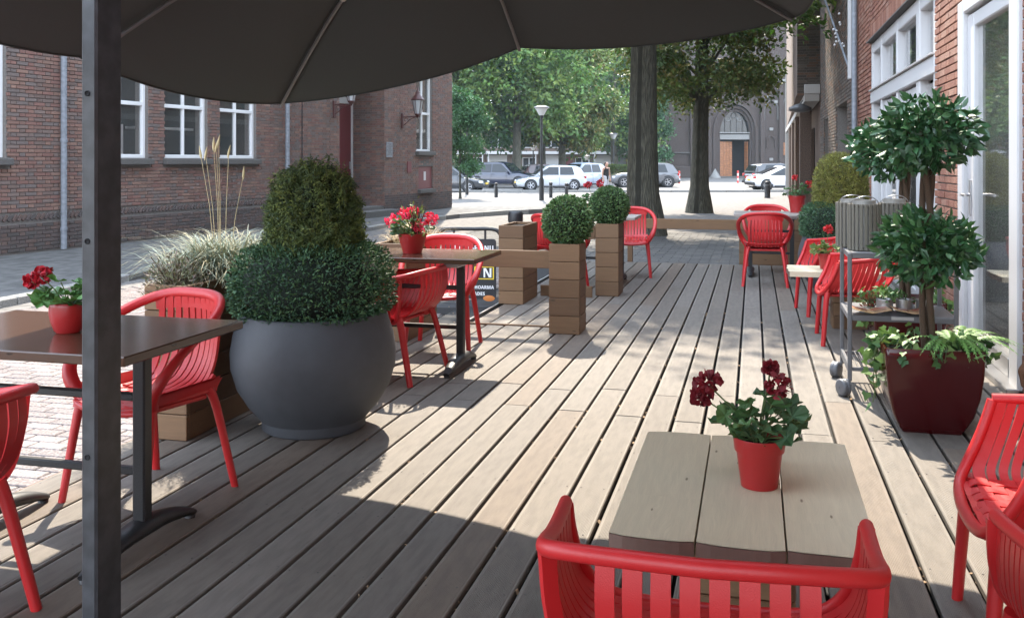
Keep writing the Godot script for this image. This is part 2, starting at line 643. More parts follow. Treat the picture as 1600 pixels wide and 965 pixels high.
# ------------------------------------------------------------------ the deck
func deck() -> void:
	rng.seed = 21
	var o := setting("deck")
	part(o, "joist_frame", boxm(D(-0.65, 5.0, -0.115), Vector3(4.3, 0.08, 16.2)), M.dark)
	part(o, "edge_board", boxm(D(-0.43, 13.02, -0.08), Vector3(3.85, 0.14, 0.022), 0.004), M.plank3)
	part(o, "edge_board", boxm(D(-2.965, 2.3, -0.08), Vector3(0.022, 0.14, 10.8), 0.004), M.plank3)
	part(o, "edge_trim", boxm(D(-2.372, 10.35, -0.02), Vector3(0.02, 0.05, 5.3), 0.004), M.steel)
	part(o, "edge_batten", boxm(D(-1.98, 7.705, 0.004), Vector3(0.79, 0.02, 0.03), 0.003), M.plank1)
	var pitch := 0.159
	var k := 0
	var screws := []
	var a := -2.955 + pitch * 0.5
	while a < 1.44:
		var far := 7.68 if a < -2.36 else 13.0
		var b := -3.0
		var joint := 1.9 + 0.9 * float((k * 2) % 3) - 3.0 - 0.4
		var cuts := [-3.0]
		for c in [[0.4, 5.4 - 0.02 * k, 9.1], [1.55, 5.7, 10.4], [0.4, 5.4 - 0.02 * k, 9.1], [2.3, 5.62, 10.9]][k % 4]:
			if c < far - 0.3:
				cuts.append(c)
		cuts.append(far)
		for i in cuts.size() - 1:
			var l: float = cuts[i + 1] - cuts[i]
			var mb := MB.new()
			mb.uvo = Vector2(rng.randf() * 3.0, rng.randf() * 3.0)
			mb.box(Transform3D(), Vector3(pitch - 0.0155, 0.028, l - 0.003), 0.004)
			var m := "deck%d" % (rng.randi() % 7)
			if k == 9 and i >= 2:
				m = "deck6"
			var t := Transform3D(Basis(Vector3.UP, rng.randf_range(-0.0006, 0.0006)), D(a, (cuts[i] + cuts[i + 1]) / 2, -0.014 + rng.randf_range(-0.0012, 0.0012)))
			var bd := part(o, "deck_board", mb, M[m], t)
			# fine grooves along the board: shallow ridges proud of it
			var rb := MB.new()
			rb.uvo = mb.uvo
			var n := 22
			var w := pitch - 0.04
			for j in n:
				var x := -w / 2 + w * (j + 0.5) / n
				rb.quad(Vector3(x - 0.0019, 0.0153, l / 2 - 0.006), Vector3(x + 0.0019, 0.0153, l / 2 - 0.006), Vector3(x + 0.0019, 0.0153, -l / 2 + 0.006), Vector3(x - 0.0019, 0.0153, -l / 2 + 0.006), Vector2(x, l / 2), Vector2(x, l / 2), Vector2(x, -l / 2), Vector2(x, -l / 2))
				rb.quad(Vector3(x - 0.0028, 0.0138, l / 2 - 0.006), Vector3(x - 0.0019, 0.0153, l / 2 - 0.006), Vector3(x - 0.0019, 0.0153, -l / 2 + 0.006), Vector3(x - 0.0028, 0.0138, -l / 2 + 0.006), Vector2(x, l / 2), Vector2(x, l / 2), Vector2(x, -l / 2), Vector2(x, -l / 2))
				rb.quad(Vector3(x + 0.0019, 0.0153, l / 2 - 0.006), Vector3(x + 0.0028, 0.0138, l / 2 - 0.006), Vector3(x + 0.0028, 0.0138, -l / 2 + 0.006), Vector3(x + 0.0019, 0.0153, -l / 2 + 0.006), Vector2(x, l / 2), Vector2(x, l / 2), Vector2(x, -l / 2), Vector2(x, -l / 2))
			part(bd, "ribbing", rb, M[m])
		var jb := -2.8
		while jb < far - 0.1:
			for s in [-1, 1]:
				screws.append(Transform3D(Basis().scaled(Vector3.ONE * rng.randf_range(0.85, 1.15)), D(a + s * 0.05 + rng.randf_range(-0.004, 0.004), jb + rng.randf_range(-0.012, 0.012), 0.0018)))
			jb += 0.52
		a += pitch
		k += 1
	var sc := MB.new()
	sc.lathe(Transform3D(), [Vector2(0.0034, 0.0), Vector2(0.0034, 0.0008), Vector2(0.0005, 0.0009)], 8)
	scatter(o, "screws", sc.mesh(), M.stone, screws)
	# dry crumbs caught in the gaps
	var bits := []
	for i in 420:
		var g := rng.randi() % 27
		bits.append(Transform3D(Basis(Vector3(rng.randf(), rng.randf(), rng.randf()).normalized(), rng.randf() * 6.0).scaled(Vector3.ONE * rng.randf_range(0.5, 1.4)), D(-2.955 + pitch * g + rng.randf_range(-0.003, 0.003), rng.randf_range(1.0, 9.0), -0.012)))
	scatter(o, "leaf_litter", cube(Vector3(0.009, 0.003, 0.014)).mesh(), mat("litter", L(0.3, 0.2, 0.12), 0.9), bits)

# ------------------------------------------------------------------ masonry
func brick_tones(kind: String) -> Array:
	if kind == "orange":
		return [[0.36, 0.15, 0.095], [0.42, 0.19, 0.125], [0.31, 0.12, 0.08], [0.45, 0.24, 0.17], [0.38, 0.17, 0.115]]
	if kind == "grey":
		return [[0.215, 0.18, 0.155], [0.18, 0.15, 0.132], [0.26, 0.21, 0.18], [0.2, 0.16, 0.135], [0.3, 0.18, 0.13]]
	if kind == "plinth":
		return [[0.16, 0.12, 0.11], [0.19, 0.125, 0.105], [0.13, 0.108, 0.1]]
	return [[0.3, 0.18, 0.145], [0.34, 0.195, 0.155], [0.25, 0.175, 0.15], [0.37, 0.225, 0.175], [0.29, 0.21, 0.182], [0.315, 0.168, 0.138], [0.245, 0.195, 0.178]]

# bricks on a wall: origin t, local x along the wall, y up, z outward; holes: Rect2 in (x, y)
func bricks(parent: Node3D, t: Transform3D, x0: float, x1: float, y0: float, y1: float, holes: Array, kind: String, most: int, near: Callable, sd: int, low := -9.0) -> void:
	rng.seed = sd
	var bl := 0.21
	var bh := 0.052
	var jt := 0.0105
	var mesh := cube(Vector3(bl, bh, 0.03), 0.003).mesh()
	var half := cube(Vector3(0.1, bh, 0.03), 0.003).mesh()
	var tones := brick_tones(kind)
	var dark := brick_tones("plinth")
	var list := []
	var course := 0
	var y := y0 + bh / 2
	while y + bh / 2 <= y1 + 0.001:
		var x := x0 + (0.0 if course % 2 else -0.055)
		var j := 0
		while x < x1:
			var hd := (course % 2 == 0 and j % 2 == 1) or (course % 2 == 1 and j % 2 == 0 and kind == "red")
			var w := 0.1 if hd else bl
			var free := [[maxf(x, x0), minf(x + w, x1)]]     # what is left of the brick beside edges and openings
			for h in holes:
				if y + bh / 2 > h.position.y + 0.004 and y - bh / 2 < h.end.y - 0.004:
					var rest := []
					for f in free:
						if f[1] <= h.position.x or f[0] >= h.end.x:
							rest.append(f)
							continue
						if f[0] < h.position.x:
							rest.append([f[0], h.position.x])
						if f[1] > h.end.x:
							rest.append([h.end.x, f[1]])
					free = rest
			for f in free:
				var fl: float = f[1] - f[0]
				if fl > 0.025:
					list.append([(f[0] + f[1]) / 2, y, half if fl < 0.15 else mesh, fl / (0.1 if fl < 0.15 else bl)])
			x += w + jt
			j += 1
		course += 1
		y += bh + jt
	var whole := []
	var tint := []
	var whole_h := []
	var tint_h := []
	var single := 0
	var mats := []
	for q in tones:
		var m := tinted(M.brick, "brick", L(q[0], q[1], q[2]))
		m.vertex_color_use_as_albedo = false
		mats.append(m)
	for e in list:
		var q: Transform3D = t * Transform3D(Basis(Vector3(0, 0, 1), rng.randf_range(-0.006, 0.006)), Vector3(e[0], e[1], rng.randf_range(-0.003, 0.003))).scaled_local(Vector3(e[3], 1, 1))
		var k := rng.randi() % tones.size()
		if e[1] > low and single < most and near.call(e[0], e[1]):
			part(parent, "brick", e[2], mats[k], q)
			single += 1
			continue
		var src: Array = tones[k]
		if e[1] < low:
			src = dark[k % dark.size()]
		var v := rng.randf_range(0.88, 1.1)
		(whole_h if e[2] == half else whole).append(q)
		(tint_h if e[2] == half else tint).append(Color(src[0] * v, src[1] * v, src[2] * v))
	if whole.size():
		scatter(parent, "bricks", mesh, M.brick, whole, tint)
	if whole_h.size():
		scatter(parent, "header_bricks", half, M.brick, whole_h, tint_h)

# the mortar core of a wall as boxes round its openings
func core(parent: Node3D, t: Transform3D, x0: float, x1: float, y0: float, y1: float, holes: Array, depth: float, m: Material) -> void:
	var xs := [x0, x1]
	var ys := [y0, y1]
	for h in holes:
		xs.append_array([h.position.x, h.end.x])
		ys.append_array([h.position.y, h.end.y])
	xs.sort()
	ys.sort()
	var mb := MB.new()
	for i in xs.size() - 1:
		if xs[i + 1] - xs[i] < 0.001:
			continue
		var run := -1.0
		for j in ys.size() - 1:
			if ys[j + 1] - ys[j] < 0.001:
				continue
			var c := Vector2((xs[i] + xs[i + 1]) / 2, (ys[j] + ys[j + 1]) / 2)
			var solid := c.x > x0 and c.x < x1 and c.y > y0 and c.y < y1
			for h in holes:
				if h.has_point(c):
					solid = false
			if solid:
				if run < 0:
					run = ys[j] + 10.0
			if run >= 0 and (not solid or j == ys.size() - 2):
				var top: float = ys[j + 1] if solid else ys[j]
				var bot := run - 10.0
				mb.box(Transform3D(Basis(), Vector3(c.x, (bot + top) / 2, -depth / 2)), Vector3(xs[i + 1] - xs[i], top - bot, depth))
				run = -1.0
	part(parent, "mortar", mb, m, t)

# a window set back in its opening: frame, bars, panes
func window(parent: Node3D, t: Transform3D, r: Rect2, cols: int, bar_y: Array, back: float, fw := 0.06, m: Material = null) -> void:
	var white: Material = m if m else M.white
	var f := MB.new()
	var c := r.get_center()
	for s in [-1, 1]:
		f.box(Transform3D(Basis(), Vector3(c.x + s * (r.size.x / 2 - fw / 2), c.y, -back)), Vector3(fw, r.size.y, 0.07), 0.006)
		f.box(Transform3D(Basis(), Vector3(c.x, c.y + s * (r.size.y / 2 - fw / 2), -back)), Vector3(r.size.x - 2 * fw, fw, 0.066), 0.006)
	var w := part(parent, "window_frame", f, white, t)
	for k in range(1, cols):
		part(w, "mullion", boxm(Vector3(r.position.x + r.size.x * k / cols, c.y, -back), Vector3(0.05, r.size.y - 2 * fw, 0.06), 0.006), white)
	for y in bar_y:
		part(w, "transom", boxm(Vector3(c.x, y, -back + 0.003), Vector3(r.size.x - 2 * fw, 0.07, 0.062), 0.006), white)
	var ys: Array = [r.position.y + fw] + bar_y + [r.end.y - fw]
	for k in cols:
		for j in ys.size() - 1:
			var p := Vector3(r.position.x + r.size.x * (k + 0.5) / cols, (ys[j] + ys[j + 1]) / 2, -back - 0.012)
			part(w, "pane", boxm(p, Vector3(r.size.x / cols - 0.05, ys[j + 1] - ys[j] - 0.04, 0.006)), M.glass)

func room(parent: Node3D, t: Transform3D, x0: float, x1: float, y0: float, y1: float, z0: float, z1: float, m: Material) -> void:   # closed shell behind a facade: floor, ceiling, back and end walls
	var mb := MB.new()
	var cx := (x0 + x1) / 2
	var cy := (y0 + y1) / 2
	var cz := -(z0 + z1) / 2
	mb.box(Transform3D(Basis(), Vector3(cx, y0 - 0.1, cz)), Vector3(x1 - x0, 0.2, z1 - z0))
	mb.box(Transform3D(Basis(), Vector3(cx, y1 + 0.1, cz)), Vector3(x1 - x0, 0.2, z1 - z0))
	mb.box(Transform3D(Basis(), Vector3(cx, cy, -z1 - 0.1)), Vector3(x1 - x0, y1 - y0 + 0.4, 0.2))
	mb.box(Transform3D(Basis(), Vector3(x0 + 0.1, cy, cz)), Vector3(0.2, y1 - y0 - 0.004, z1 - z0 - 0.004))
	mb.box(Transform3D(Basis(), Vector3(x1 - 0.1, cy, cz)), Vector3(0.2, y1 - y0 - 0.004, z1 - z0 - 0.004))
	part(parent, "room_shell", mb, m, t)

# ------------------------------------------------------------------ the brick school on the far side of the street
func school() -> void:
	var f0 := D(-11.12, 13.53)
	var dir := D(1.885, 15.285).normalized()
	var t := Transform3D(Basis(dir, Vector3.UP, dir.cross(Vector3.UP)), f0)
	var o := thing("brick_school", "long red brick school building with tall white windows across the street", "building", t)
	var I := Transform3D()
	var holes := []
	var wins := []
	for x in [-7.4, -5.7, -4.0, -2.27, 0.81, 2.48, 4.09]:
		wins.append(Rect2(x, 1.42, 1.24, 2.5))
	holes.append_array(wins)
	var door := Rect2(8.72, WALK + 0.02, 2.33, 4.3)
	holes.append(door)
	var right_win := Rect2(12.96, 1.66, 1.06, 2.3)
	var hatch := Rect2(13.09, 0.55, 0.94, 0.66)
	holes.append_array([right_win, hatch])
	core(o, I, -9.0, 15.45, WALK - 0.2, 8.5, holes, 0.3, M.mortar)
	var sills := []
	for w in wins:
		sills.append(Rect2(w.position.x - 0.06, 1.3, w.size.x + 0.12, 0.12))
	sills.append(Rect2(12.9, 1.54, 1.18, 0.12))
	sills.append(Rect2(13.03, 0.43, 1.06, 0.12))
	bricks(o, Transform3D(Basis(), Vector3(0, 0, 0.006)), -8.9, 15.44, WALK + 0.04, 8.4, holes + sills + [Rect2(-8.9, 0.42, 17.6, 0.115)], "red", 290, func(x, y): return (x > -1.0 and x < 0.78 and y > 0.6 and y < 2.4) or (x > 2.05 and x < 2.5 and y > 0.6 and y < 2.2), 51, 0.42)
	# slanting course above the plinth
	var sl := []
	var st := []
	rng.seed = 5
	var x := -8.8
	while x < 8.6:
		sl.append(Transform3D(Basis(Vector3(0, 0, 1), 0.9), Vector3(x, 0.475, 0.012)))
		var q: Array = brick_tones("plinth")[rng.randi() % 3]
		st.append(Color(q[0], q[1], q[2]))
		x += 0.088
	scatter(o, "slanted_bricks", cube(Vector3(0.115, 0.048, 0.03), 0.003).mesh(), M.brick, sl, st)
	for w in wins:
		window(o, I, w, 2, [2.42], 0.1, 0.07, M.white_window)
		sill(o, w, 1.3)
	window(o, I, right_win, 2, [2.78], 0.1, 0.06, M.white_window)
	sill(o, right_win, 1.54)
	sill(o, hatch, 0.43)
	part(o, "lintel", boxm(Vector3(13.56, 1.31, 0.0), Vector3(1.0, 0.2, 0.04), 0.006), M.stone)
	var hp := part(o, "hatch_door", boxm(Vector3(13.56, 0.88, -0.03), Vector3(0.94, 0.66, 0.03), 0.004), M.door_red)
	part(hp, "notice", boxm(Vector3(13.55, 0.93, -0.01), Vector3(0.14, 0.26, 0.006)), M.white)
	part(o, "meter_hatch", boxm(Vector3(12.48, 1.2, 0.03), Vector3(0.24, 0.32, 0.03), 0.004), M.door_red)
	room(o, I, -9.0, 8.6, WALK, 8.5, 0.3, 7.0, M.room)
	room(o, I, 11.25, 15.45, WALK, 8.5, 0.3, 7.0, M.room)
	part(o, "roof", boxm(Vector3(3.2, 8.9, -3.4), Vector3(25.4, 0.5, 8.2), 0.02), M.roof)
	# things seen through the panes: a pale sheet and a board
	part(o, "window_board", boxm(Vector3(1.6, 1.75, -0.5), Vector3(0.7, 0.6, 0.02)), M.offwhite)
	part(o, "light_sheet", boxm(Vector3(3.4, 2.02, -0.9), Vector3(1.5, 0.05, 0.4)), M.offwhite)
	# entrance recess with door, frame and steps
	var rec := part(o, "recess_wall", boxm(Vector3(9.9, 2.0, -1.15), Vector3(2.7, 4.8, 0.2)), M.mortar)
	part(rec, "recess_ceiling", boxm(Vector3(9.9, 4.35, -0.55), Vector3(2.5, 0.2, 0.9)), M.offwhite)
	part(rec, "reveal_core", boxm(Vector3(11.17, 2.0, -0.66), Vector3(0.2, 4.8, 0.72)), M.mortar)
	part(rec, "reveal_core", boxm(Vector3(8.62, 2.0, -0.66), Vector3(0.2, 4.8, 0.72)), M.mortar)
	bricks(o, Transform3D(Basis(Vector3(0, 0, 1), Vector3.UP, Vector3(-1, 0, 0)), Vector3(11.034, 0, 0)), -1.03, 0.02, 0.16, 4.2, [], "red", 0, func(_x, _y): return false, 52)
	var dr := part(o, "door", boxm(Vector3(10.2, 1.55, -1.01), Vector3(1.5, 2.75, 0.06), 0.006), M.door_red)
	part(dr, "door_frame", boxm(Vector3(10.99, 1.9, -1.0), Vector3(0.08, 3.5, 0.1), 0.006), M.white)
	part(dr, "door_frame", boxm(Vector3(10.2, 3.02, -1.0), Vector3(1.5, 0.18, 0.1), 0.006), M.white)
	part(dr, "fanlight", boxm(Vector3(10.2, 3.5, -1.02), Vector3(1.5, 0.78, 0.02)), M.car_glass)
	part(dr, "fanlight_bar", fan_bar(), M.white)
	part(dr, "handle", boxm(Vector3(10.85, 1.25, -0.95), Vector3(0.03, 0.2, 0.05), 0.008), M.steel)
	part(o, "step", boxm(Vector3(9.9, 0.08, -0.5), Vector3(2.3, 0.16, 1.0), 0.012), M.stone)
	part(o, "step", boxm(Vector3(9.9, -0.02, 0.16), Vector3(2.7, 0.17, 0.42), 0.012), M.stone)
	part(o, "bell_plate", boxm(Vector3(11.052, 1.55, -0.35), Vector3(0.02, 0.34, 0.2), 0.003), mat("copper", L(0.2, 0.08, 0.045), 0.4))
	part(o, "name_plate", boxm(Vector3(11.28, 1.68, 0.035), Vector3(0.34, 0.42, 0.02), 0.004), M.zinc)
	for k in 6:
		part(o, "plate_line", boxm(Vector3(11.28, 1.83 - k * 0.055, 0.047), Vector3(0.2 + 0.06 * (k % 2), 0.018, 0.003)), M.stone)
	# rainwater pipes
	for px in [0.0, 6.36]:
		var mb := MB.new()
		mb.tube([Vector3(px, WALK + 0.02, 0.1), Vector3(px, 8.3, 0.1)], 0.05, 12)
		var p := part(o, "downpipe", mb, M.zinc)
		for y in [0.25, 1.7, 3.2, 4.8]:
			var cl := MB.new()
			cl.lathe(Transform3D(Basis(), Vector3(px, y, 0.1)), [Vector2(0.05, -0.03), Vector2(0.058, -0.03), Vector2(0.058, 0.03), Vector2(0.05, 0.03)], 12)
			part(p, "pipe_collar", cl, M.zinc)
	var cable := MB.new()
	cable.tube([Vector3(7.05, 0.6, 0.03), Vector3(7.05, 6.2, 0.03)], 0.012, 6)
	part(o, "cable", cable, M.rubber)
	for e in [[12.05, 2.55, "red brown wall lantern with glass sides between door and narrow window"], [8.44, 2.7, "red brown wall lantern bracket beside the school door, half hidden by the umbrella"]]:
		lantern(t * Transform3D(Basis(), Vector3(e[0], e[1], 0.02)), e[2])

func fan_bar() -> MB:
	var mb := MB.new()
	for a in [-0.7, 0.0, 0.7]:
		mb.box(Transform3D(Basis(Vector3(0, 0, 1), a), Vector3(10.2 + sin(-a) * 0.42, 3.13 + cos(a) * 0.36, -0.99)), Vector3(0.035, 0.72, 0.03))
	return mb

func sill(o: Node3D, w: Rect2, y: float) -> void:
	part(o, "sill", boxm(Vector3(w.get_center().x, y + 0.055, 0.035), Vector3(w.size.x + 0.1, 0.11, 0.17), 0.01), M.stone)

func lantern(t: Transform3D, label: String) -> void:
	var o := thing("wall_lantern", label, "lantern", t, "lanterns on the school wall")
	part(o, "wall_plate", boxm(Vector3(0, -0.05, 0.02), Vector3(0.1, 0.42, 0.05), 0.01), M.iron_red)
	var arm := MB.new()
	arm.tube([Vector3(0, 0.06, 0.03), Vector3(0, 0.06, 0.5)], 0.016, 8)
	arm.tube([Vector3(0, -0.18, 0.04), Vector3(0, -0.1, 0.16), Vector3(0, -0.02, 0.24), Vector3(0, 0.05, 0.42)], 0.012, 8)
	var curl := []
	for k in 13:
		var a := k * 0.45
		var r := 0.075 - k * 0.0045
		curl.append(Vector3(0, -0.03 + sin(a) * r, 0.12 + cos(a) * r))
	arm.tube(curl, 0.008, 6)
	part(o, "bracket", arm, M.iron_red)
	var c := Vector3(0, 0.12, 0.5)
	var glass := MB.new()
	glass.lathe(Transform3D(Basis(), c), [Vector2(0.085, 0.02), Vector2(0.16, 0.4)], 6)
	part(o, "glass", glass, mat("lantern_glass", L(0.45, 0.47, 0.48), 0.25))
	var fr := MB.new()
	for k in 6:
		var a := TAU * k / 6
		fr.tube([c + Vector3(cos(a) * 0.086, 0.02, sin(a) * 0.086), c + Vector3(cos(a) * 0.163, 0.4, sin(a) * 0.163)], 0.009, 5)
	fr.lathe(Transform3D(Basis(), c), [Vector2(0.01, -0.1), Vector2(0.03, -0.06), Vector2(0.09, 0.0), Vector2(0.09, 0.025), Vector2(0.02, 0.03)], 12)
	part(o, "cage", fr, M.iron_red)
	var cap := MB.new()
	cap.lathe(Transform3D(Basis(), c), [Vector2(0.01, 0.395), Vector2(0.19, 0.4), Vector2(0.185, 0.43), Vector2(0.09, 0.55), Vector2(0.06, 0.6), Vector2(0.07, 0.62), Vector2(0.03, 0.66), Vector2(0.012, 0.76), Vector2(0.001, 0.8)], 6)
	part(o, "cap", cap, M.iron_red)

# ------------------------------------------------------------------ chairs (front towards local +z)
func curve(pts: Array, n: int) -> Array:   # Catmull-Rom through points
	var out := []
	var m := pts.size()
	for i in m - 1:
		var p0: Vector3 = pts[maxi(i - 1, 0)]
		var p1: Vector3 = pts[i]
		var p2: Vector3 = pts[i + 1]
		var p3: Vector3 = pts[mini(i + 2, m - 1)]
		for k in n:
			out.append(p1.cubic_interpolate(p2, p0, p3, float(k) / n))
	out.append(pts[m - 1])
	return out

func mirror(pts: Array) -> Array:
	var out := []
	for p in pts:
		out.append(Vector3(-p.x, p.y, p.z))
	return out

func woven_seat(o: Node3D, hw: float, z0: float, z1: float, y: float) -> void:
	var nx := 8
	var nz := 8
	for k in nx:
		var x := -hw + 2 * hw * (k + 0.5) / nx
		var pts := []
		for j in nz * 4 + 1:
			var f := float(j) / (nz * 4)
			var drop := -0.035 * pow(maxf(0.0, (f - 0.86) / 0.14), 2.0)
			pts.append(Vector3(x, y + 0.0016 * sin(PI * (f * nz - 0.5) + PI * k) + drop - 0.014 * (1.0 - pow(x / hw, 2.0)), lerpf(z0, z1, f)))
		var mb := MB.new()
		mb.strip(pts, Vector3.RIGHT, 2 * hw / nx * 0.88, 0.003)
		part(o, "seat_strap", mb, M.red)
	for k in nz:
		var z := lerpf(z0, z1, (k + 0.5) / nz)
		var pts := []
		for j in nx * 4 + 1:
			var f := float(j) / (nx * 4)
			var x := -hw + 2 * hw * f
			var fz := (k + 0.5) / nz
			var drop := -0.035 * pow(maxf(0.0, (fz - 0.86) / 0.14), 2.0)
			pts.append(Vector3(x, y - 0.0016 * sin(PI * (f * nx - 0.5) + PI * k) + drop - 0.014 * (1.0 - pow(x / hw, 2.0)), z))
		var mb := MB.new()
		mb.strip(pts, Vector3.BACK, (z1 - z0) / nz * 0.88, 0.003)
		part(o, "seat_strap", mb, M.red)

func leg(o: Node3D, top: Vector3, foot: Vector3, bend: Vector3, r0: float, r1: float) -> void:
	var mb := MB.new()
	var pts := curve([top, top.lerp(foot, 0.22) + bend, foot], 5)
	var rad := []
	for i in pts.size():
		rad.append(lerpf(r0, r1, float(i) / (pts.size() - 1)))
	mb.tube(pts, rad, 10, 0.85)
	part(o, "leg", mb, M.red)

func round_chair(label: String, t: Transform3D) -> Node3D:
	var o := thing("armchair_round_back", label, "chair", t, "red plastic chairs with round backs")
	var half := [Vector3(0, 0.795, -0.27), Vector3(0.1, 0.792, -0.262), Vector3(0.185, 0.775, -0.225), Vector3(0.25, 0.735, -0.14), Vector3(0.285, 0.675, -0.02), Vector3(0.285, 0.6, 0.09), Vector3(0.262, 0.52, 0.155), Vector3(0.222, 0.45, 0.16), Vector3(0.19, 0.405, 0.13)]
	var c := curve(half, 4)
	var full := mirror(c)
	full.reverse()
	full.pop_back()
	full.append_array(c)
	var mb := MB.new()
	var rad := []
	for p in full:
		rad.append(0.018 + 0.006 * smoothstep(0.6, 0.5, p.y))
	mb.tube(full, rad, 12, 1.25)
	part(o, "arm_rail", mb, M.red)
	# slats from the rail down the back and forward into the seat
	var ns := 10
	for k in ns:
		var u := -1.0 + 2.0 * (k + 0.5) / ns
		var x := 0.178 * u
		var e := u * u
		var pts := curve([Vector3(x * 1.0, 0.785 - 0.012 * e, -0.266 + 0.045 * e), Vector3(x * 1.04, 0.66, -0.272 + 0.05 * e), Vector3(x * 1.04, 0.53, -0.25 + 0.05 * e), Vector3(x * 1.02, 0.45, -0.19 + 0.03 * e), Vector3(x * 1.0, 0.422 + 0.01 * e, -0.11), Vector3(x * 1.0, 0.415 + 0.012 * e, -0.03)], 4)
		var sl := MB.new()
		sl.strip(pts, Vector3(1, 0, 0.35 * u).normalized(), 0.0275, 0.011)
		part(o, "slat", sl, M.red)
	var top := MB.new()          # solid band below the rail
	var tp := []
	for k in 13:
		var u := -1.0 + 2.0 * k / 12.0
		tp.append(Vector3(0.19 * u, 0.755 - 0.014 * u * u, -0.27 + 0.048 * u * u))
	top.strip(tp, Vector3.UP, 0.05, 0.012)
	part(o, "head_band", top, M.red)
	var cross := MB.new()
	var cp := []
	for k in 13:
		var u := -1.0 + 2.0 * k / 12.0
		cp.append(Vector3(0.2 * u, 0.455 + 0.012 * u * u, -0.206 + 0.035 * u * u))
	cross.strip(cp, Vector3(0, 0.75, -0.65), 0.03, 0.013)
	part(o, "back_band", cross, M.red)
	# bucket sides between seat and rail
	for s in [-1.0, 1.0]:
		var sp := PackedVector3Array()
		for i in 6:
			var f := i / 5.0
			for j in 9:
				var g := j / 8.0
				var lo := Vector3(s * 0.185, 0.415, lerpf(-0.2, 0.15, g))
				var hi := Vector3(s * lerpf(0.2, 0.232, g), lerpf(0.47, 0.465, g), lerpf(-0.215, 0.165, g))
				sp.append(lo.lerp(hi, f) + Vector3(s * -0.012 * sin(PI * f), -0.012 * sin(PI * f), 0))
		var sm := MB.new()
		sm.grid(6, 9, sp)
		var sp2 := PackedVector3Array()
		for i in 6:
			for j in 9:
				sp2.append(sp[i * 9 + 8 - j] + Vector3(s * 0.01, -0.006, 0))
		sm.grid(6, 9, sp2)
		part(o, "bucket_side", sm, M.red)
	woven_seat(o, 0.185, -0.04, 0.2, 0.425)
	var lip := MB.new()
	lip.tube(curve([Vector3(-0.2, 0.42, 0.13), Vector3(-0.17, 0.4, 0.185), Vector3(0, 0.387, 0.205), Vector3(0.17, 0.4, 0.185), Vector3(0.2, 0.42, 0.13)], 5), 0.017, 10, 0.8)
	part(o, "seat_lip", lip, M.red)
	var under := MB.new()
	under.box(Transform3D(Basis(), Vector3(0, 0.392, -0.01)), Vector3(0.36, 0.02, 0.3), 0.008)
	part(o, "seat_pan", under, M.red)
	for s in [-1.0, 1.0]:
		leg(o, Vector3(s * 0.195, 0.43, 0.135), Vector3(s * 0.235, 0, 0.21), Vector3(s * 0.004, 0, 0.008), 0.025, 0.017)
		leg(o, Vector3(s * 0.175, 0.425, -0.17), Vector3(s * 0.235, 0, -0.26), Vector3(s * 0.006, 0, -0.01), 0.025, 0.017)
	return o

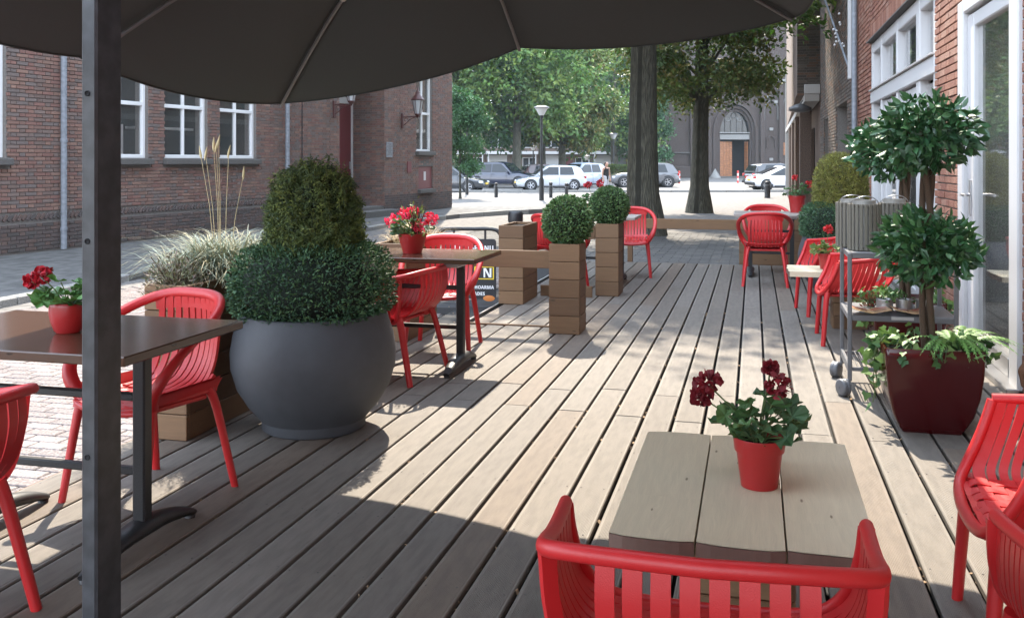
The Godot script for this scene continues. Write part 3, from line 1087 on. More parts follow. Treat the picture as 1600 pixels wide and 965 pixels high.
func lounge_chair(label: String, t: Transform3D) -> Node3D:
	var o := thing("lounge_chair", label, "chair", t, "red plastic lounge chairs with square arms")
	var half := [Vector3(0, 0.69, -0.345), Vector3(0.12, 0.688, -0.333), Vector3(0.225, 0.68, -0.305), Vector3(0.278, 0.67, -0.272), Vector3(0.293, 0.66, -0.225), Vector3(0.297, 0.64, -0.12), Vector3(0.303, 0.628, 0.0), Vector3(0.308, 0.622, 0.095)]
	var c := curve(half, 4)
	var full := mirror(c)
	full.reverse()
	full.pop_back()
	full.append_array(c)
	var mb := MB.new()
	var rad := []
	for p in full:
		rad.append(0.0145)
	mb.tube(full, rad, 14, 1.1)
	part(o, "arm_rail", mb, M.red)
	var ns := 8
	for k in ns:
		var u := -1.0 + 2.0 * (k + 0.5) / ns
		var x := 0.185 * u
		var e := u * u
		var pts := curve([Vector3(x * 1.04, 0.684 - 0.004 * e, -0.341 + 0.03 * e), Vector3(x * 1.04, 0.6, -0.346 + 0.03 * e), Vector3(x * 1.02, 0.5, -0.316 + 0.026 * e), Vector3(x, 0.425, -0.235), Vector3(x, 0.395, -0.15), Vector3(x, 0.388, -0.06)], 4)
		var sl := MB.new()
		sl.strip(pts, Vector3.RIGHT, 0.0335, 0.011)
		part(o, "slat", sl, M.red)
	for s in [-1.0, 1.0]:
		var na := 9
		for k in na:
			var f := (k + 0.5) / na
			var z := lerpf(-0.215, 0.088, f)
			var zl := lerpf(-0.15, 0.16, f)
			var y := lerpf(0.652, 0.622, f)
			var wide := 0.0245 if k < na - 1 else 0.034
			var pts := curve([Vector3(s * 0.301, y, z), Vector3(s * 0.3, y - 0.08, lerpf(z, zl, 0.3)), Vector3(s * 0.286, y - 0.16, lerpf(z, zl, 0.7)), Vector3(s * 0.255, 0.415, zl), Vector3(s * 0.205, 0.389, zl), Vector3(s * 0.17, 0.385, zl)], 4)
			var sl := MB.new()
			sl.strip(pts, Vector3.BACK, wide, 0.012)
			part(o, "arm_slat", sl, M.red)
		# corner web where arm and back flow together
		var web := MB.new()
		var wp := curve([Vector3(s * 0.286, 0.655, -0.232), Vector3(s * 0.281, 0.56, -0.225), Vector3(s * 0.262, 0.46, -0.205), Vector3(s * 0.225, 0.4, -0.17), Vector3(s * 0.18, 0.386, -0.12)], 4)
		web.strip(wp, Vector3(-s * 0.72, 0, 0.7).normalized(), [0.036, 0.034, 0.032, 0.032, 0.032, 0.032, 0.034, 0.036, 0.042, 0.05, 0.056, 0.06, 0.064, 0.068, 0.07, 0.07, 0.07], 0.012)
		part(o, "corner_web", web, M.red)
	woven_seat(o, 0.21, -0.1, 0.2, 0.4)
	var lip := MB.new()
	lip.tube(curve([Vector3(-0.308, 0.618, 0.094), Vector3(-0.304, 0.56, 0.112), Vector3(-0.291, 0.49, 0.14), Vector3(-0.262, 0.425, 0.175), Vector3(-0.205, 0.383, 0.203), Vector3(-0.08, 0.366, 0.216), Vector3(0.08, 0.366, 0.216), Vector3(0.205, 0.383, 0.203), Vector3(0.262, 0.425, 0.175), Vector3(0.291, 0.49, 0.14), Vector3(0.304, 0.56, 0.112), Vector3(0.308, 0.618, 0.094)], 5), 0.018, 10, 0.9)
	part(o, "seat_lip", lip, M.red)
	part(o, "seat_pan", boxm(Vector3(0, 0.368, 0.02), Vector3(0.42, 0.018, 0.34), 0.006), M.red)
	for s in [-1.0, 1.0]:
		leg(o, Vector3(s * 0.25, 0.395, 0.165), Vector3(s * 0.272, 0, 0.2), Vector3(s * 0.003, 0, 0.006), 0.026, 0.019)
		leg(o, Vector3(s * 0.225, 0.4, -0.19), Vector3(s * 0.27, 0, -0.29), Vector3(s * 0.003, 0, -0.006), 0.026, 0.019)
	return o

# ------------------------------------------------------------------ tables
func bistro_table(label: String, p: Vector3, size: Vector2, m: Material, turn := 0.0) -> Node3D:
	var o := thing("bistro_table", label, "table", at(p, turn), "tables on black column legs")
	var mb := MB.new()
	mb.box(Transform3D(Basis(), Vector3(0, 0.735, 0)), Vector3(size.x, 0.032, size.y), 0.004)
	part(o, "tabletop", mb, m)
	var xs := [-size.x / 2 + 0.19, size.x / 2 - 0.19]
	for x in xs:
		part(o, "column", boxm(Vector3(x, 0.37, 0), Vector3(0.05, 0.64, 0.05), 0.006), M.black_metal)
		part(o, "head_plate", boxm(Vector3(x, 0.7, 0), Vector3(0.1, 0.036, 0.42), 0.008), M.steel)
		var ft := MB.new()
		var top := []
		for k in 13:
			var u := -1.0 + 2.0 * k / 12.0
			top.append(Vector3(x, 0.075 - 0.055 * u * u, u * 0.31))
		ft.tube(top, [0.02, 0.03, 0.037, 0.042, 0.046, 0.05, 0.052, 0.05, 0.046, 0.042, 0.037, 0.03, 0.02], 12, 0.62)
		for s in [-1, 1]:
			ft.lathe(Transform3D(Basis(), Vector3(x, 0.0, s * 0.295)), [Vector2(0.02, 0.0), Vector2(0.02, 0.012), Vector2(0.008, 0.016)], 10)
		part(o, "foot", ft, M.black_metal)
	for y in [0.27, 0.53]:
		part(o, "stretcher", boxm(Vector3(0, y, 0), Vector3(xs[1] - xs[0] - 0.05, 0.028, 0.028), 0.005), M.black_metal)
	return o

func low_table(label: String, p: Vector3, turn: float, size: Vector2) -> Node3D:
	var o := thing("low_table", label, "table", at(p, turn), "low tables of pale planks on a box")
	rng.seed = int(p.z * 100)
	for k in 3:
		var w := size.x / 3
		var outline := []
		var mb := MB.new()
		mb.uvo = Vector2(rng.randf() * 2, rng.randf() * 2)
		# slightly wavy rounded ends
		var rows := 7
		var top := PackedVector3Array()
		var bot := PackedVector3Array()
		for i in rows:
			var x := -w / 2 + 0.0025 + (w - 0.005) * i / (rows - 1)
			var gx := x + (k - 1) * w
			var bulge := 0.012 * cos(gx / size.x * PI) + 0.004 * sin(gx * 21.0 + k)
			var edge := 0.006 if i == 0 or i == rows - 1 else 0.0
			top.append(Vector3(gx, 0, size.y / 2 + bulge - edge))
			bot.append(Vector3(gx, 0, -size.y / 2 - bulge * 0.8 + edge))
		var up := Vector3(0, 0.47, 0)
		var dn := Vector3(0, 0.428, 0)
		for i in rows - 1:
			mb.quad(top[i] + up, top[i + 1] + up, bot[i + 1] + up, bot[i] + up, Vector2(top[i].x, 0), Vector2(top[i + 1].x, 0), Vector2(bot[i + 1].x, size.y), Vector2(bot[i].x, size.y))
			mb.quad(bot[i] + dn, bot[i + 1] + dn, top[i + 1] + dn, top[i] + dn)
		mb.quad(top[rows - 1] + dn, bot[rows - 1] + dn, bot[rows - 1] + up, top[rows - 1] + up, Vector2(0, 0), Vector2(0, size.y), Vector2(0.04, size.y), Vector2(0.04, 0))
		mb.quad(bot[0] + dn, top[0] + dn, top[0] + up, bot[0] + up, Vector2(0, 0), Vector2(0, size.y), Vector2(0.04, size.y), Vector2(0.04, 0))
		var pl := part(o, "plank", mb, M.pale)
		var en := MB.new()
		var en2 := MB.new()
		for i in rows - 1:
			en.quad(top[i] + dn + Vector3(0, 0, 0.002), top[i + 1] + dn + Vector3(0, 0, 0.002), top[i + 1] + up + Vector3(0, -0.001, 0.002), top[i] + up + Vector3(0, -0.001, 0.002), Vector2(i * 0.03, 0), Vector2(i * 0.03 + 0.03, 0), Vector2(i * 0.03 + 0.03, 0.04), Vector2(i * 0.03, 0.04))
			en2.quad(bot[i + 1] + dn - Vector3(0, 0, 0.002), bot[i] + dn - Vector3(0, 0, 0.002), bot[i] + up - Vector3(0, 0.001, 0.002), bot[i + 1] + up - Vector3(0, 0.001, 0.002), Vector2(i * 0.03, 0), Vector2(i * 0.03 + 0.03, 0), Vector2(i * 0.03 + 0.03, 0.04), Vector2(i * 0.03, 0.04))
		part(pl, "sawn_end", en, M.sawn)
		part(pl, "sawn_end", en2, M.sawn)
	for k in 4:
		for s in 4:
			var r := Basis(Vector3.UP, s * PI / 2)
			part(o, "box_plank", cube(Vector3(0.256, 0.102, 0.018), 0.003), M["plank%d" % ((k + s) % 5)], Transform3D(r, Vector3(0, 0.052 + k * 0.105, 0) + r * Vector3(0, 0, 0.128)))
	return o

# ------------------------------------------------------------------ timber: planters, posts, rails
func timber_box(called: String, label: String, category: String, p: Vector3, s: Vector3, rows: int, group := "", soil := true) -> Node3D:
	var o := thing(called, label, category, Transform3D(Basis(), p), group)
	rng.seed = int(p.x * 1000 + p.z * 77) + 5
	var h := s.y / rows
	for k in rows:
		for q in 4:
			var along := s.x if q % 2 == 0 else s.z
			var off := s.z if q % 2 == 0 else s.x
			var r := Basis(Vector3.UP, q * PI / 2)
			var mb := MB.new()
			mb.uvo = Vector2(rng.randf() * 2, rng.randf() * 2)
			mb.box(Transform3D(), Vector3(along - (0.0 if q % 2 == 0 else 0.05), h - 0.004, 0.022), 0.0035)
			part(o, "plank", mb, M["plank%d" % (rng.randi() % 5)], Transform3D(r, Vector3(0, h * (k + 0.5) + 0.002, 0) + r * Vector3(0, 0, off / 2 - 0.011 + rng.randf_range(-0.001, 0.001))))
	for sx in [-1, 1]:
		for sz in [-1, 1]:
			var mb := MB.new()
			mb.box(Transform3D(), Vector3(0.035, s.y - 0.006, 0.05), 0.003)
			part(o, "corner_batten", mb, M.plank3, Transform3D(Basis(), Vector3(sx * (s.x / 2 - 0.018), s.y / 2 + 0.001, sz * (s.z / 2 - 0.047))))
	if soil:
		part(o, "soil", boxm(Vector3(0, s.y - 0.055, 0), Vector3(s.x - 0.05, 0.06, s.z - 0.05)), M.soil)
	else:
		part(o, "lid", boxm(Vector3(0, s.y - 0.03, 0), Vector3(s.x - 0.052, 0.03, s.z - 0.052)), M.plank1)
	return o

func rail(label: String, p: Vector3, s: Vector3, m: Material, grooves := false) -> void:
	var mb := MB.new()
	mb.uvo = Vector2(p.x, p.z)
	mb.box(Transform3D(), s, 0.004)
	if grooves:
		for k in 7:
			mb.box(Transform3D(Basis(), Vector3(0, -s.y / 2 + s.y * (k + 0.5) / 7, s.z / 2 + 0.001)), Vector3(s.x - 0.01, s.y / 7 * 0.62, 0.006), 0.001)
	var o := MeshInstance3D.new()
	o.name = numbered("fence_rail")
	o.mesh = mb.mesh()
	o.material_override = m
	o.position = p
	add_child(o)
	tag(o, label, "rail", "timber rails round the terrace")

# ------------------------------------------------------------------ pots
func lathe_pot(o: Node3D, prof: Array, m: Material, soil_y: float, soil_r: float, seg := 40) -> void:
	var mb := MB.new()
	mb.lathe(Transform3D(), prof, seg)
	mb.disc(Transform3D(Basis(Vector3.RIGHT, PI), Vector3(0, prof[0].y, 0)), prof[0].x, seg)
	part(o, "pot", mb, m)
	var sm := MB.new()
	sm.disc(Transform3D(Basis(), Vector3(0, soil_y, 0)), soil_r, 24)
	part(o, "soil", sm, M.soil)

# ------------------------------------------------------------------ the umbrella
func umbrella() -> Node3D:
	var hub := D(-1.24, 3.68, 2.52)
	var o := thing("cantilever_umbrella", "large charcoal square parasol hanging over the front of the terrace", "umbrella", Transform3D(Basis(), D(-1.6, 2.12)), "charcoal parasols over the terrace")
	var inv := Transform3D(Basis(), -D(-1.6, 2.12))
	var side := 1.45
	# rim points: corner, mid side, ... ; the canopy hangs askew, lowest at its far left corner
	var rim := []
	for q in [[-1, 1, 1.70], [0, 1, 1.985], [1, 1, 2.10], [1, 0, 2.2], [1, -1, 2.34], [0, -1, 2.2], [-1, -1, 1.98], [-1, -0.186, 1.79]]:
		rim.append(D(-1.24 + q[0] * side, 3.66 + q[1] * side, q[2]))
	var nr := 8
	for k in 8:
		var a: Vector3 = rim[k]
		var b: Vector3 = rim[(k + 1) % 8]
		var p := PackedVector3Array()
		var nc := 13
		for i in nr:
			var f := float(i) / (nr - 1)
			for j in nc:
				var g := float(j) / (nc - 1)
				var e := a.lerp(b, g)
				var s := 4.0 * g * (1.0 - g)
				var out := (e - Vector3(hub.x, e.y, hub.z)).normalized()
				e += out * 0.06 * s + Vector3(0, -0.055 * s, 0)
				var q := hub.lerp(e, f)
				q.y += 0.16 * sin(f * PI) * 0.55 - 0.05 * s * sin(f * PI)
				p.append(inv * q)
		var mb := MB.new()
		mb.grid(nr, nc, p)
		var p2 := PackedVector3Array()
		for i in nr:
			for j in nc:
				p2.append(p[i * nc + nc - 1 - j] + Vector3(0, 0.003, 0))
		mb.grid(nr, nc, p2)
		part(o, "canopy_panel", mb, M.canvas)
		var hem := MB.new()
		var hp := []
		for j in nc:
			hp.append(p[(nr - 1) * nc + j])
		hem.tube(hp, 0.005, 6)
		part(o, "hem", hem, M.canvas)
		# rib under the seam
		var rb := MB.new()
		var rp := []
		for i in 9:
			var f := i / 8.0
			var q: Vector3 = hub.lerp(a, f * 0.985)
			q.y += 0.16 * sin(f * PI) * 0.55 - 0.028
			rp.append(inv * q)
		rb.tube(rp, 0.009, 8)
		var rr := part(o, "rib", rb, M.grey_paint)
		var clip := MB.new()
		var cp: Vector3 = rp[4]
		clip.tube([cp + (rp[5] - rp[4]) * -0.1, cp + (rp[5] - rp[4]) * 0.12], 0.017, 10)
		part(rr, "clip", clip, M.offwhite)
		var st := MB.new()
		st.tube([inv * (hub + Vector3(0, -0.42, 0)), cp], 0.008, 6)
		part(rr, "strut", st, M.mast)
	var h := MB.new()
	h.lathe(Transform3D(Basis(), inv * hub), [Vector2(0.03, -0.5), Vector2(0.06, -0.48), Vector2(0.06, -0.36), Vector2(0.025, -0.34), Vector2(0.025, -0.04), Vector2(0.06, 0.0), Vector2(0.05, 0.12), Vector2(0.02, 0.14), Vector2(0.02, 0.4)], 16)
	part(o, "hub", h, M.mast)
	# mast: square steel tube with bolt holes
	var mb := MB.new()
	mb.box(Transform3D(Basis(), Vector3(-0.015, 1.48, 0.0)), Vector3(0.046, 2.96, 0.102), 0.006)
	var mast := part(o, "mast", mb, M.mast)
	for y in [0.62, 1.16, 1.2, 1.53, 2.0]:
		if y == 1.2:
			continue
		var hb := MB.new()
		hb.lathe(Transform3D(Basis(Vector3.RIGHT, PI / 2), Vector3(-0.018, y, 0.0515)), [Vector2(0.0075, 0.0), Vector2(0.0075, 0.0016), Vector2(0.0055, 0.002), Vector2(0.0055, 0.0004), Vector2(0.0002, 0.0003)], 14)
		part(mast, "bolt_hole", hb, M.dark)
	var arm := MB.new()
	arm.tube([Vector3(-0.015, 2.9, 0.0), Vector3(0.05, 2.93, -0.5), inv * (hub + Vector3(0, 0.4, 0))], 0.035, 10)
	part(o, "arm", arm, M.mast)
	part(o, "base_plate", boxm(Vector3(-0.015, 0.012, 0), Vector3(0.5, 0.02, 0.5), 0.004), M.mast)
	return o

# ------------------------------------------------------------------ serving trolley
func trolley() -> void:
	var c := D(0.825, 6.12)
	var o := thing("serving_trolley", "grey metal serving trolley on castors between red planters", "trolley", Transform3D(Basis(), c))
	for sx in [-1, 1]:
		for sz in [-1, 1]:
			part(o, "post", boxm(Vector3(sx * 0.285, 0.46, sz * 0.25), Vector3(0.024, 0.74, 0.024), 0.004), M.grey_paint)
			var w := MB.new()
			w.lathe(Transform3D(Basis(Vector3(0, 0, 1), PI / 2) , Vector3(sx * 0.285 - 0.035, 0.05, sz * 0.25)) * Transform3D(Basis(Vector3.RIGHT, 0.5 * sz), Vector3.ZERO), [Vector2(0.004, -0.026), Vector2(0.04, -0.026), Vector2(0.05, -0.02), Vector2(0.05, -0.004), Vector2(0.044, 0.0), Vector2(0.05, 0.004), Vector2(0.05, 0.02), Vector2(0.04, 0.026), Vector2(0.004, 0.026)], 28)
			var cw := part(o, "castor", w, M.grey_paint)
			part(cw, "castor_fork", boxm(Vector3(sx * 0.285 - 0.012, 0.085, sz * 0.25), Vector3(0.03, 0.03, 0.03), 0.006), M.grey_paint)
	for e in [[0.835, 0.02], [0.475, 0.03]]:
		var f := MB.new()
		for s in [-1, 1]:
			f.box(Transform3D(Basis(), Vector3(0, e[0] - 0.018, s * 0.25)), Vector3(0.545, 0.034, 0.02), 0.003)
			f.box(Transform3D(Basis(), Vector3(s * 0.285, e[0] - 0.018, 0)), Vector3(0.02, 0.034, 0.475), 0.003)
		var sf := part(o, "shelf_frame", f, M.grey_paint)
		part(sf, "shelf", boxm(Vector3(0, e[0] - 0.004, 0), Vector3(0.55, 0.008, 0.48), 0.001), M.steel if e[0] > 0.6 else M.grey_paint)
	part(o, "label_strip", boxm(Vector3(0.0, 0.462, 0.2622), Vector3(0.12, 0.018, 0.003)), M.offwhite)
	var rk := MB.new()
	for s in [-1, 1]:
		rk.box(Transform3D(Basis(), Vector3(0, 0.16, s * 0.25)), Vector3(0.545, 0.022, 0.022), 0.003)
		rk.box(Transform3D(Basis(), Vector3(s * 0.285, 0.16, 0)), Vector3(0.018, 0.05, 0.475), 0.003)
	part(o, "rack_frame", rk, M.grey_paint)
	for k in 22:
		var wr := MB.new()
		wr.tube([Vector3(-0.262 + 0.025 * k, 0.168, -0.245), Vector3(-0.262 + 0.025 * k, 0.168, 0.245)], 0.0032, 5)
		part(o, "rack_wire", wr, M.steel)
	# lath lanterns on the top shelf
	var lan := []
	for e in [[0.635, 6.02, "slatted grey lath lantern nearest the trolley corner"], [0.585, 6.24, "slatted grey lath lantern second in the row on the trolley"], [0.83, 6.24, "slatted grey lath lantern half hidden behind the bay leaves on the trolley"]]:
		lan.append(lath_lantern(D(e[0], e[1], 0.836), e[2]))
	# folded menu boards on the middle shelf
	rng.seed = 9
	var mcol := [L(0.5, 0.32, 0.16), L(0.28, 0.07, 0.04), L(0.42, 0.26, 0.14), L(0.2, 0.1, 0.06)]
	for e in [[0.655, 5.9, "open menu folder lying on the trolley shelf, left one"], [0.885, 5.93, "open menu folder lying on the trolley shelf beside the tins"]]:
		var mo := thing("menu_folder", e[2], "menu", at(D(e[0], e[1], 0.478), 0.1), "menus on the trolley")
		for s in [-1.0, 1.0]:
			var b := Transform3D(Basis(Vector3(0, 0, 1), 0.2 * s), Vector3(s * 0.052, 0.024, 0))
			var pg := part(mo, "page", cube(Vector3(0.106, 0.004, 0.15), 0.001), mat("menu_page", mcol[0 if s < 0 else 2], 0.35), b)
			part(pg, "picture", boxm(Vector3(0.0, 0.0026, -0.035), Vector3(0.085, 0.001, 0.05)), mat("menu_picture", mcol[1], 0.3))
			for k in 4:
				part(pg, "text_line", boxm(Vector3(-0.005, 0.0026, 0.01 + k * 0.015), Vector3(0.07, 0.001, 0.005)), mat("menu_text", mcol[3], 0.4))
	for e in [[0.75, 6.03, "shiny metal tin with herbs on the trolley, left of three"], [0.86, 6.05, "shiny metal tin on the trolley, middle of three"], [0.97, 6.06, "shiny metal tin on the trolley, right of three by the trunk"]]:
		var to := thing("metal_tin", e[2], "tin", at(D(e[0], e[1], 0.476)), "tins on the trolley")
		var tb := MB.new()
		tb.lathe(Transform3D(), [Vector2(0.001, 0.001), Vector2(0.045, 0.001), Vector2(0.047, 0.003), Vector2(0.047, 0.07), Vector2(0.049, 0.073), Vector2(0.046, 0.075), Vector2(0.044, 0.072), Vector2(0.044, 0.055), Vector2(0.001, 0.054)], 28)
		part(to, "tin", tb, M.steel)
		sprig(to, Vector3(0, 0.055, 0), 0.05, 26, [Color(0.05, 0.11, 0.03), Color(0.09, 0.16, 0.05)], int(e[0] * 100))

func lath_lantern(p: Vector3, label: String) -> Node3D:
	var o := thing("lath_lantern", label, "lantern", at(p), "lath lanterns on the trolley")
	var lath: Material = M.lath if M.has("lath") else mat("lath", L(0.23, 0.21, 0.17), 0.8, M.grit, 4.0)
	for k in 22:
		var a := TAU * k / 22
		part(o, "lath", cube(Vector3(0.017, 0.27, 0.007), 0.001), lath, Transform3D(Basis(Vector3.UP, a), Vector3(sin(a) * 0.09, 0.138, cos(a) * 0.09)))
	var r := MB.new()
	for y in [0.012, 0.262]:
		r.lathe(Transform3D(Basis(), Vector3(0, y, 0)), [Vector2(0.079, -0.01), Vector2(0.085, -0.01), Vector2(0.085, 0.01), Vector2(0.079, 0.01), Vector2(0.079, -0.01)], 28)
	r.disc(Transform3D(Basis(), Vector3(0, 0.006, 0)), 0.08, 24)
	part(o, "hoop", r, lath)
	var g := MB.new()
	g.lathe(Transform3D(), [Vector2(0.066, 0.012), Vector2(0.066, 0.295), Vector2(0.062, 0.295), Vector2(0.062, 0.014)], 28)
	part(o, "glass", g, mat("lantern_liner", L(0.28, 0.27, 0.25), 0.3))
	var h := MB.new()
	var hp := []
	for k in 13:
		var a := PI * k / 12
		hp.append(Vector3(cos(a) * 0.08, 0.265 + sin(a) * 0.055, sin(a) * 0.075))
	h.tube(hp, 0.003, 5)
	part(o, "handle", h, M.steel)
	return o

# ------------------------------------------------------------------ pavement sign
func words(o: Node3D, text: String, size: float, p: Vector3, m: Material, bold := true, centre := true, turn := 0.0) -> void:
	var f := SystemFont.new()
	f.font_names = PackedStringArray(["Droid Sans"])
	f.font_weight = 700 if bold else 400
	var t := TextMesh.new()
	t.font = f
	t.text = text
	t.font_size = 64
	t.pixel_size = size / 64.0
	t.depth = 0.002
	t.horizontal_alignment = HORIZONTAL_ALIGNMENT_RIGHT
	var q := MeshInstance3D.new()
	q.name = "lettering"
	q.mesh = t
	q.material_override = m
	q.transform = at(p, turn)
	o.add_child(q, true)

func pavement_sign() -> void:
	var o := thing("pavement_sign", "black pavement sign with white lettering standing beside the deck", "sign", at(D(-2.78, 9.28, STREET), 0.12))
	var fr := MB.new()
	fr.tube(curve([Vector3(-0.32, 0.1, 0), Vector3(-0.32, 0.4, 0), Vector3(-0.32, 0.74, 0), Vector3(-0.305, 0.82, 0), Vector3(-0.23, 0.86, 0), Vector3(0, 0.86, 0), Vector3(0.23, 0.86, 0), Vector3(0.305, 0.82, 0), Vector3(0.32, 0.74, 0), Vector3(0.32, 0.4, 0), Vector3(0.32, 0.1, 0)], 4), 0.02, 10)
	part(o, "frame", fr, M.black_metal)
	var bp := MB.new()
	var out := PackedVector2Array()
	for q in [[0.24, 0.16, -90], [0.24, 0.7, 0], [-0.24, 0.7, 90], [-0.24, 0.16, 180]]:
		for k in 5:
			var a := deg_to_rad(q[2] + k * 22.5)
			out.append(Vector2(q[0] + cos(a) * 0.03, q[1] + sin(a) * 0.03))
	bp.prism(Transform3D(Basis(), Vector3(0, 0.03, -0.012)), out, 0.024)
	var panel := part(o, "panel", bp, mat("sign_black", L(0.016, 0.017, 0.02), 0.4))
	for s in [-1, 1]:
		part(o, "hanger", boxm(Vector3(s * 0.16, 0.81, 0), Vector3(0.022, 0.1, 0.012), 0.003), M.black_metal)
	part(o, "weighted_base", boxm(Vector3(0, 0.06, 0), Vector3(0.72, 0.12, 0.4), 0.04), M.rubber)
	var wh := mat("sign_white", L(0.75, 0.75, 0.76), 0.5)
	words(panel, "HONGER.NU", 0.068, Vector3(0.25, 0.668, 0.0135), wh)
	part(panel, "red_band", boxm(Vector3(0.05, 0.585, 0.0125), Vector3(0.38, 0.05, 0.003)), mat("sign_red", L(0.55, 0.03, 0.02), 0.5))
	var ye := mat("sign_yellow", L(0.7, 0.5, 0.03), 0.5)
	part(panel, "yellow_box", boxm(Vector3(0.15, 0.42, 0.0125), Vector3(0.2, 0.13, 0.003)), ye)
	part(panel, "yellow_box_inner", boxm(Vector3(0.15, 0.42, 0.0145), Vector3(0.175, 0.108, 0.003)), M.sign_black)
	words(panel, "N", 0.13, Vector3(0.235, 0.42, 0.0165), wh)
	words(panel, "SHOARMA", 0.046, Vector3(0.25, 0.275, 0.0135), wh)
	words(panel, "SALADES", 0.046, Vector3(0.16, 0.21, 0.0135), wh)
	var food := MB.new()
	food.lathe(Transform3D(Basis(Vector3.RIGHT, PI / 2), Vector3(0.2, 0.165, 0.0125)).scaled_local(Vector3(1, 1, 0.5)), [Vector2(0.06, 0.0), Vector2(0.058, 0.002), Vector2(0.001, 0.003)], 20)
	part(panel, "printed_picture", food, mat("sign_orange", L(0.5, 0.16, 0.03), 0.5))

func bollard(label: String, p: Vector3, h: float, r: float, striped := false) -> void:
	var o := thing("bollard", label, "bollard", at(p), "bollards along the street" if not striped else "striped bollards by the church")
	if striped:
		for k in 5:
			var mb := MB.new()
			var y0 := h * k / 5.0
			mb.lathe(Transform3D(), [Vector2(r, y0), Vector2(r, y0 + h / 5.0), Vector2(0.001, y0 + h / 5.0 + (0.03 if k == 4 else 0.0))], 12)
			part(o, "band", mb, M.sign_red if k % 2 == 0 else M.white)
		return
	var mb := MB.new()
	mb.lathe(Transform3D(), [Vector2(r, 0), Vector2(r, h * 0.8), Vector2(r * 0.88, h * 0.82), Vector2(r * 0.88, h * 0.86), Vector2(r * 1.03, h * 0.88), Vector2(r * 1.03, h * 0.97), Vector2(r * 0.8, h), Vector2(0.001, h)], 16)
	part(o, "shaft", mb, M.black_metal)
	var cl := MB.new()
	cl.lathe(Transform3D(), [Vector2(r * 1.02, h * 0.74), Vector2(r * 1.04, h * 0.75), Vector2(r * 1.04, h * 0.78), Vector2(r * 1.02, h * 0.79)], 16)
	part(o, "band", cl, M.grey_paint)

func street_lamp(label: String, p: Vector3, h: float, s: float) -> void:
	var o := thing("street_lamp", label, "street lamp", at(p), "street lamps by the car park")
	var mb := MB.new()
	mb.lathe(Transform3D(), [Vector2(0.11 * s, 0), Vector2(0.11 * s, 0.9), Vector2(0.065 * s, 1.0), Vector2(0.055 * s, h - 0.55 * s), Vector2(0.08 * s, h - 0.5 * s), Vector2(0.08 * s, h - 0.42 * s)], 14)
	part(o, "pole", mb, M.black_metal)
	var c := MB.new()
	c.lathe(Transform3D(), [Vector2(0.1 * s, h - 0.42 * s), Vector2(0.28 * s, h - 0.1 * s), Vector2(0.27 * s, h - 0.09 * s), Vector2(0.1 * s, h - 0.1 * s)], 18)
	part(o, "bowl", c, mat("lamp_bowl", L(0.5, 0.5, 0.5), 0.35))
	var t := MB.new()
	t.lathe(Transform3D(), [Vector2(0.33 * s, h - 0.1 * s), Vector2(0.34 * s, h - 0.06 * s), Vector2(0.2 * s, h - 0.005 * s), Vector2(0.001, h)], 18)
	t.disc(Transform3D(Basis(Vector3.RIGHT, PI), Vector3(0, h - 0.098 * s, 0)), 0.33 * s, 18)
	part(o, "hood", t, M.grey_paint)

# ------------------------------------------------------------------ leaves
func leaf_mesh(len: float, wid: float, fold := 0.25, droop := 0.2, seg := 3) -> ArrayMesh:   # ovate, stalk at the origin, tip along +z
	var key := "leaf%.4f_%.4f_%.2f_%.2f_%d" % [len, wid, fold, droop, seg]
	if shared.has(key):
		return shared[key]
	var p := PackedVector3Array()
	for i in seg + 1:
		var f := float(i) / seg
		var w := wid * 0.5 * sin(PI * pow(f, 0.8)) if i < seg else 0.0
		if i == 0:
			w = wid * 0.06
		var y := -droop * len * f * f
		p.append(Vector3(-w, y + w * fold, f * len))
		p.append(Vector3(0, y, f * len))
		p.append(Vector3(w, y + w * fold, f * len))
	var mb := MB.new()
	mb.grid(seg + 1, 3, p)
	shared[key] = mb.mesh()
	return shared[key]

func cluster_mesh(n: int, spread: float, len: float, wid: float, sd: int) -> ArrayMesh:   # a spray of leaves round a point
	var key := "cluster%d_%.3f_%.3f_%.3f_%d" % [n, spread, len, wid, sd]
	if shared.has(key):
		return shared[key]
	var r := RandomNumberGenerator.new()
	r.seed = sd
	var mb := MB.new()
	for k in n:
		var d := Vector3(r.randfn(), r.randfn() * 0.7, r.randfn()).normalized()
		var b := Basis.looking_at(-d, Vector3(r.randf() - 0.5, 1, r.randf() - 0.5).normalized()) * Basis(Vector3(0, 0, 1), r.randf_range(-0.9, 0.9))
		var o := d * r.randf() * spread
		mb.col = Color.WHITE * r.randf_range(0.8, 1.15)
		var l := len * r.randf_range(0.75, 1.2)
		var w := wid * r.randf_range(0.8, 1.15) * 0.5
		var a := o
		var m := o + b * Vector3(0, -l * 0.04, l * 0.48)
		var t := o + b * Vector3(0, -l * 0.2, l)
		var s := b * Vector3(w, w * 0.25, 0)
		var s2 := b * Vector3(-w, w * 0.25, 0)
		mb.tri(a, m + s, t)
		mb.tri(a, t, m + s2)
	shared[key] = mb.mesh()
	return shared[key]

func out_basis(d: Vector3, tilt: float) -> Basis:   # +z along d with random roll
	var up := Vector3(rng.randfn(), rng.randfn(), rng.randfn()).normalized()
	if absf(up.dot(d)) > 0.95:
		up = Vector3(d.y, d.z, d.x)
	var b := Basis.looking_at(-(d + Vector3(rng.randfn(), rng.randfn(), rng.randfn()) * tilt).normalized(), up)
	return b

func pick(cols: Array) -> Color:
	var a: Color = cols[rng.randi() % cols.size()]
	var b: Color = cols[rng.randi() % cols.size()]
	var c := a.lerp(b, rng.randf()) * rng.randf_range(0.85, 1.15)
	return c

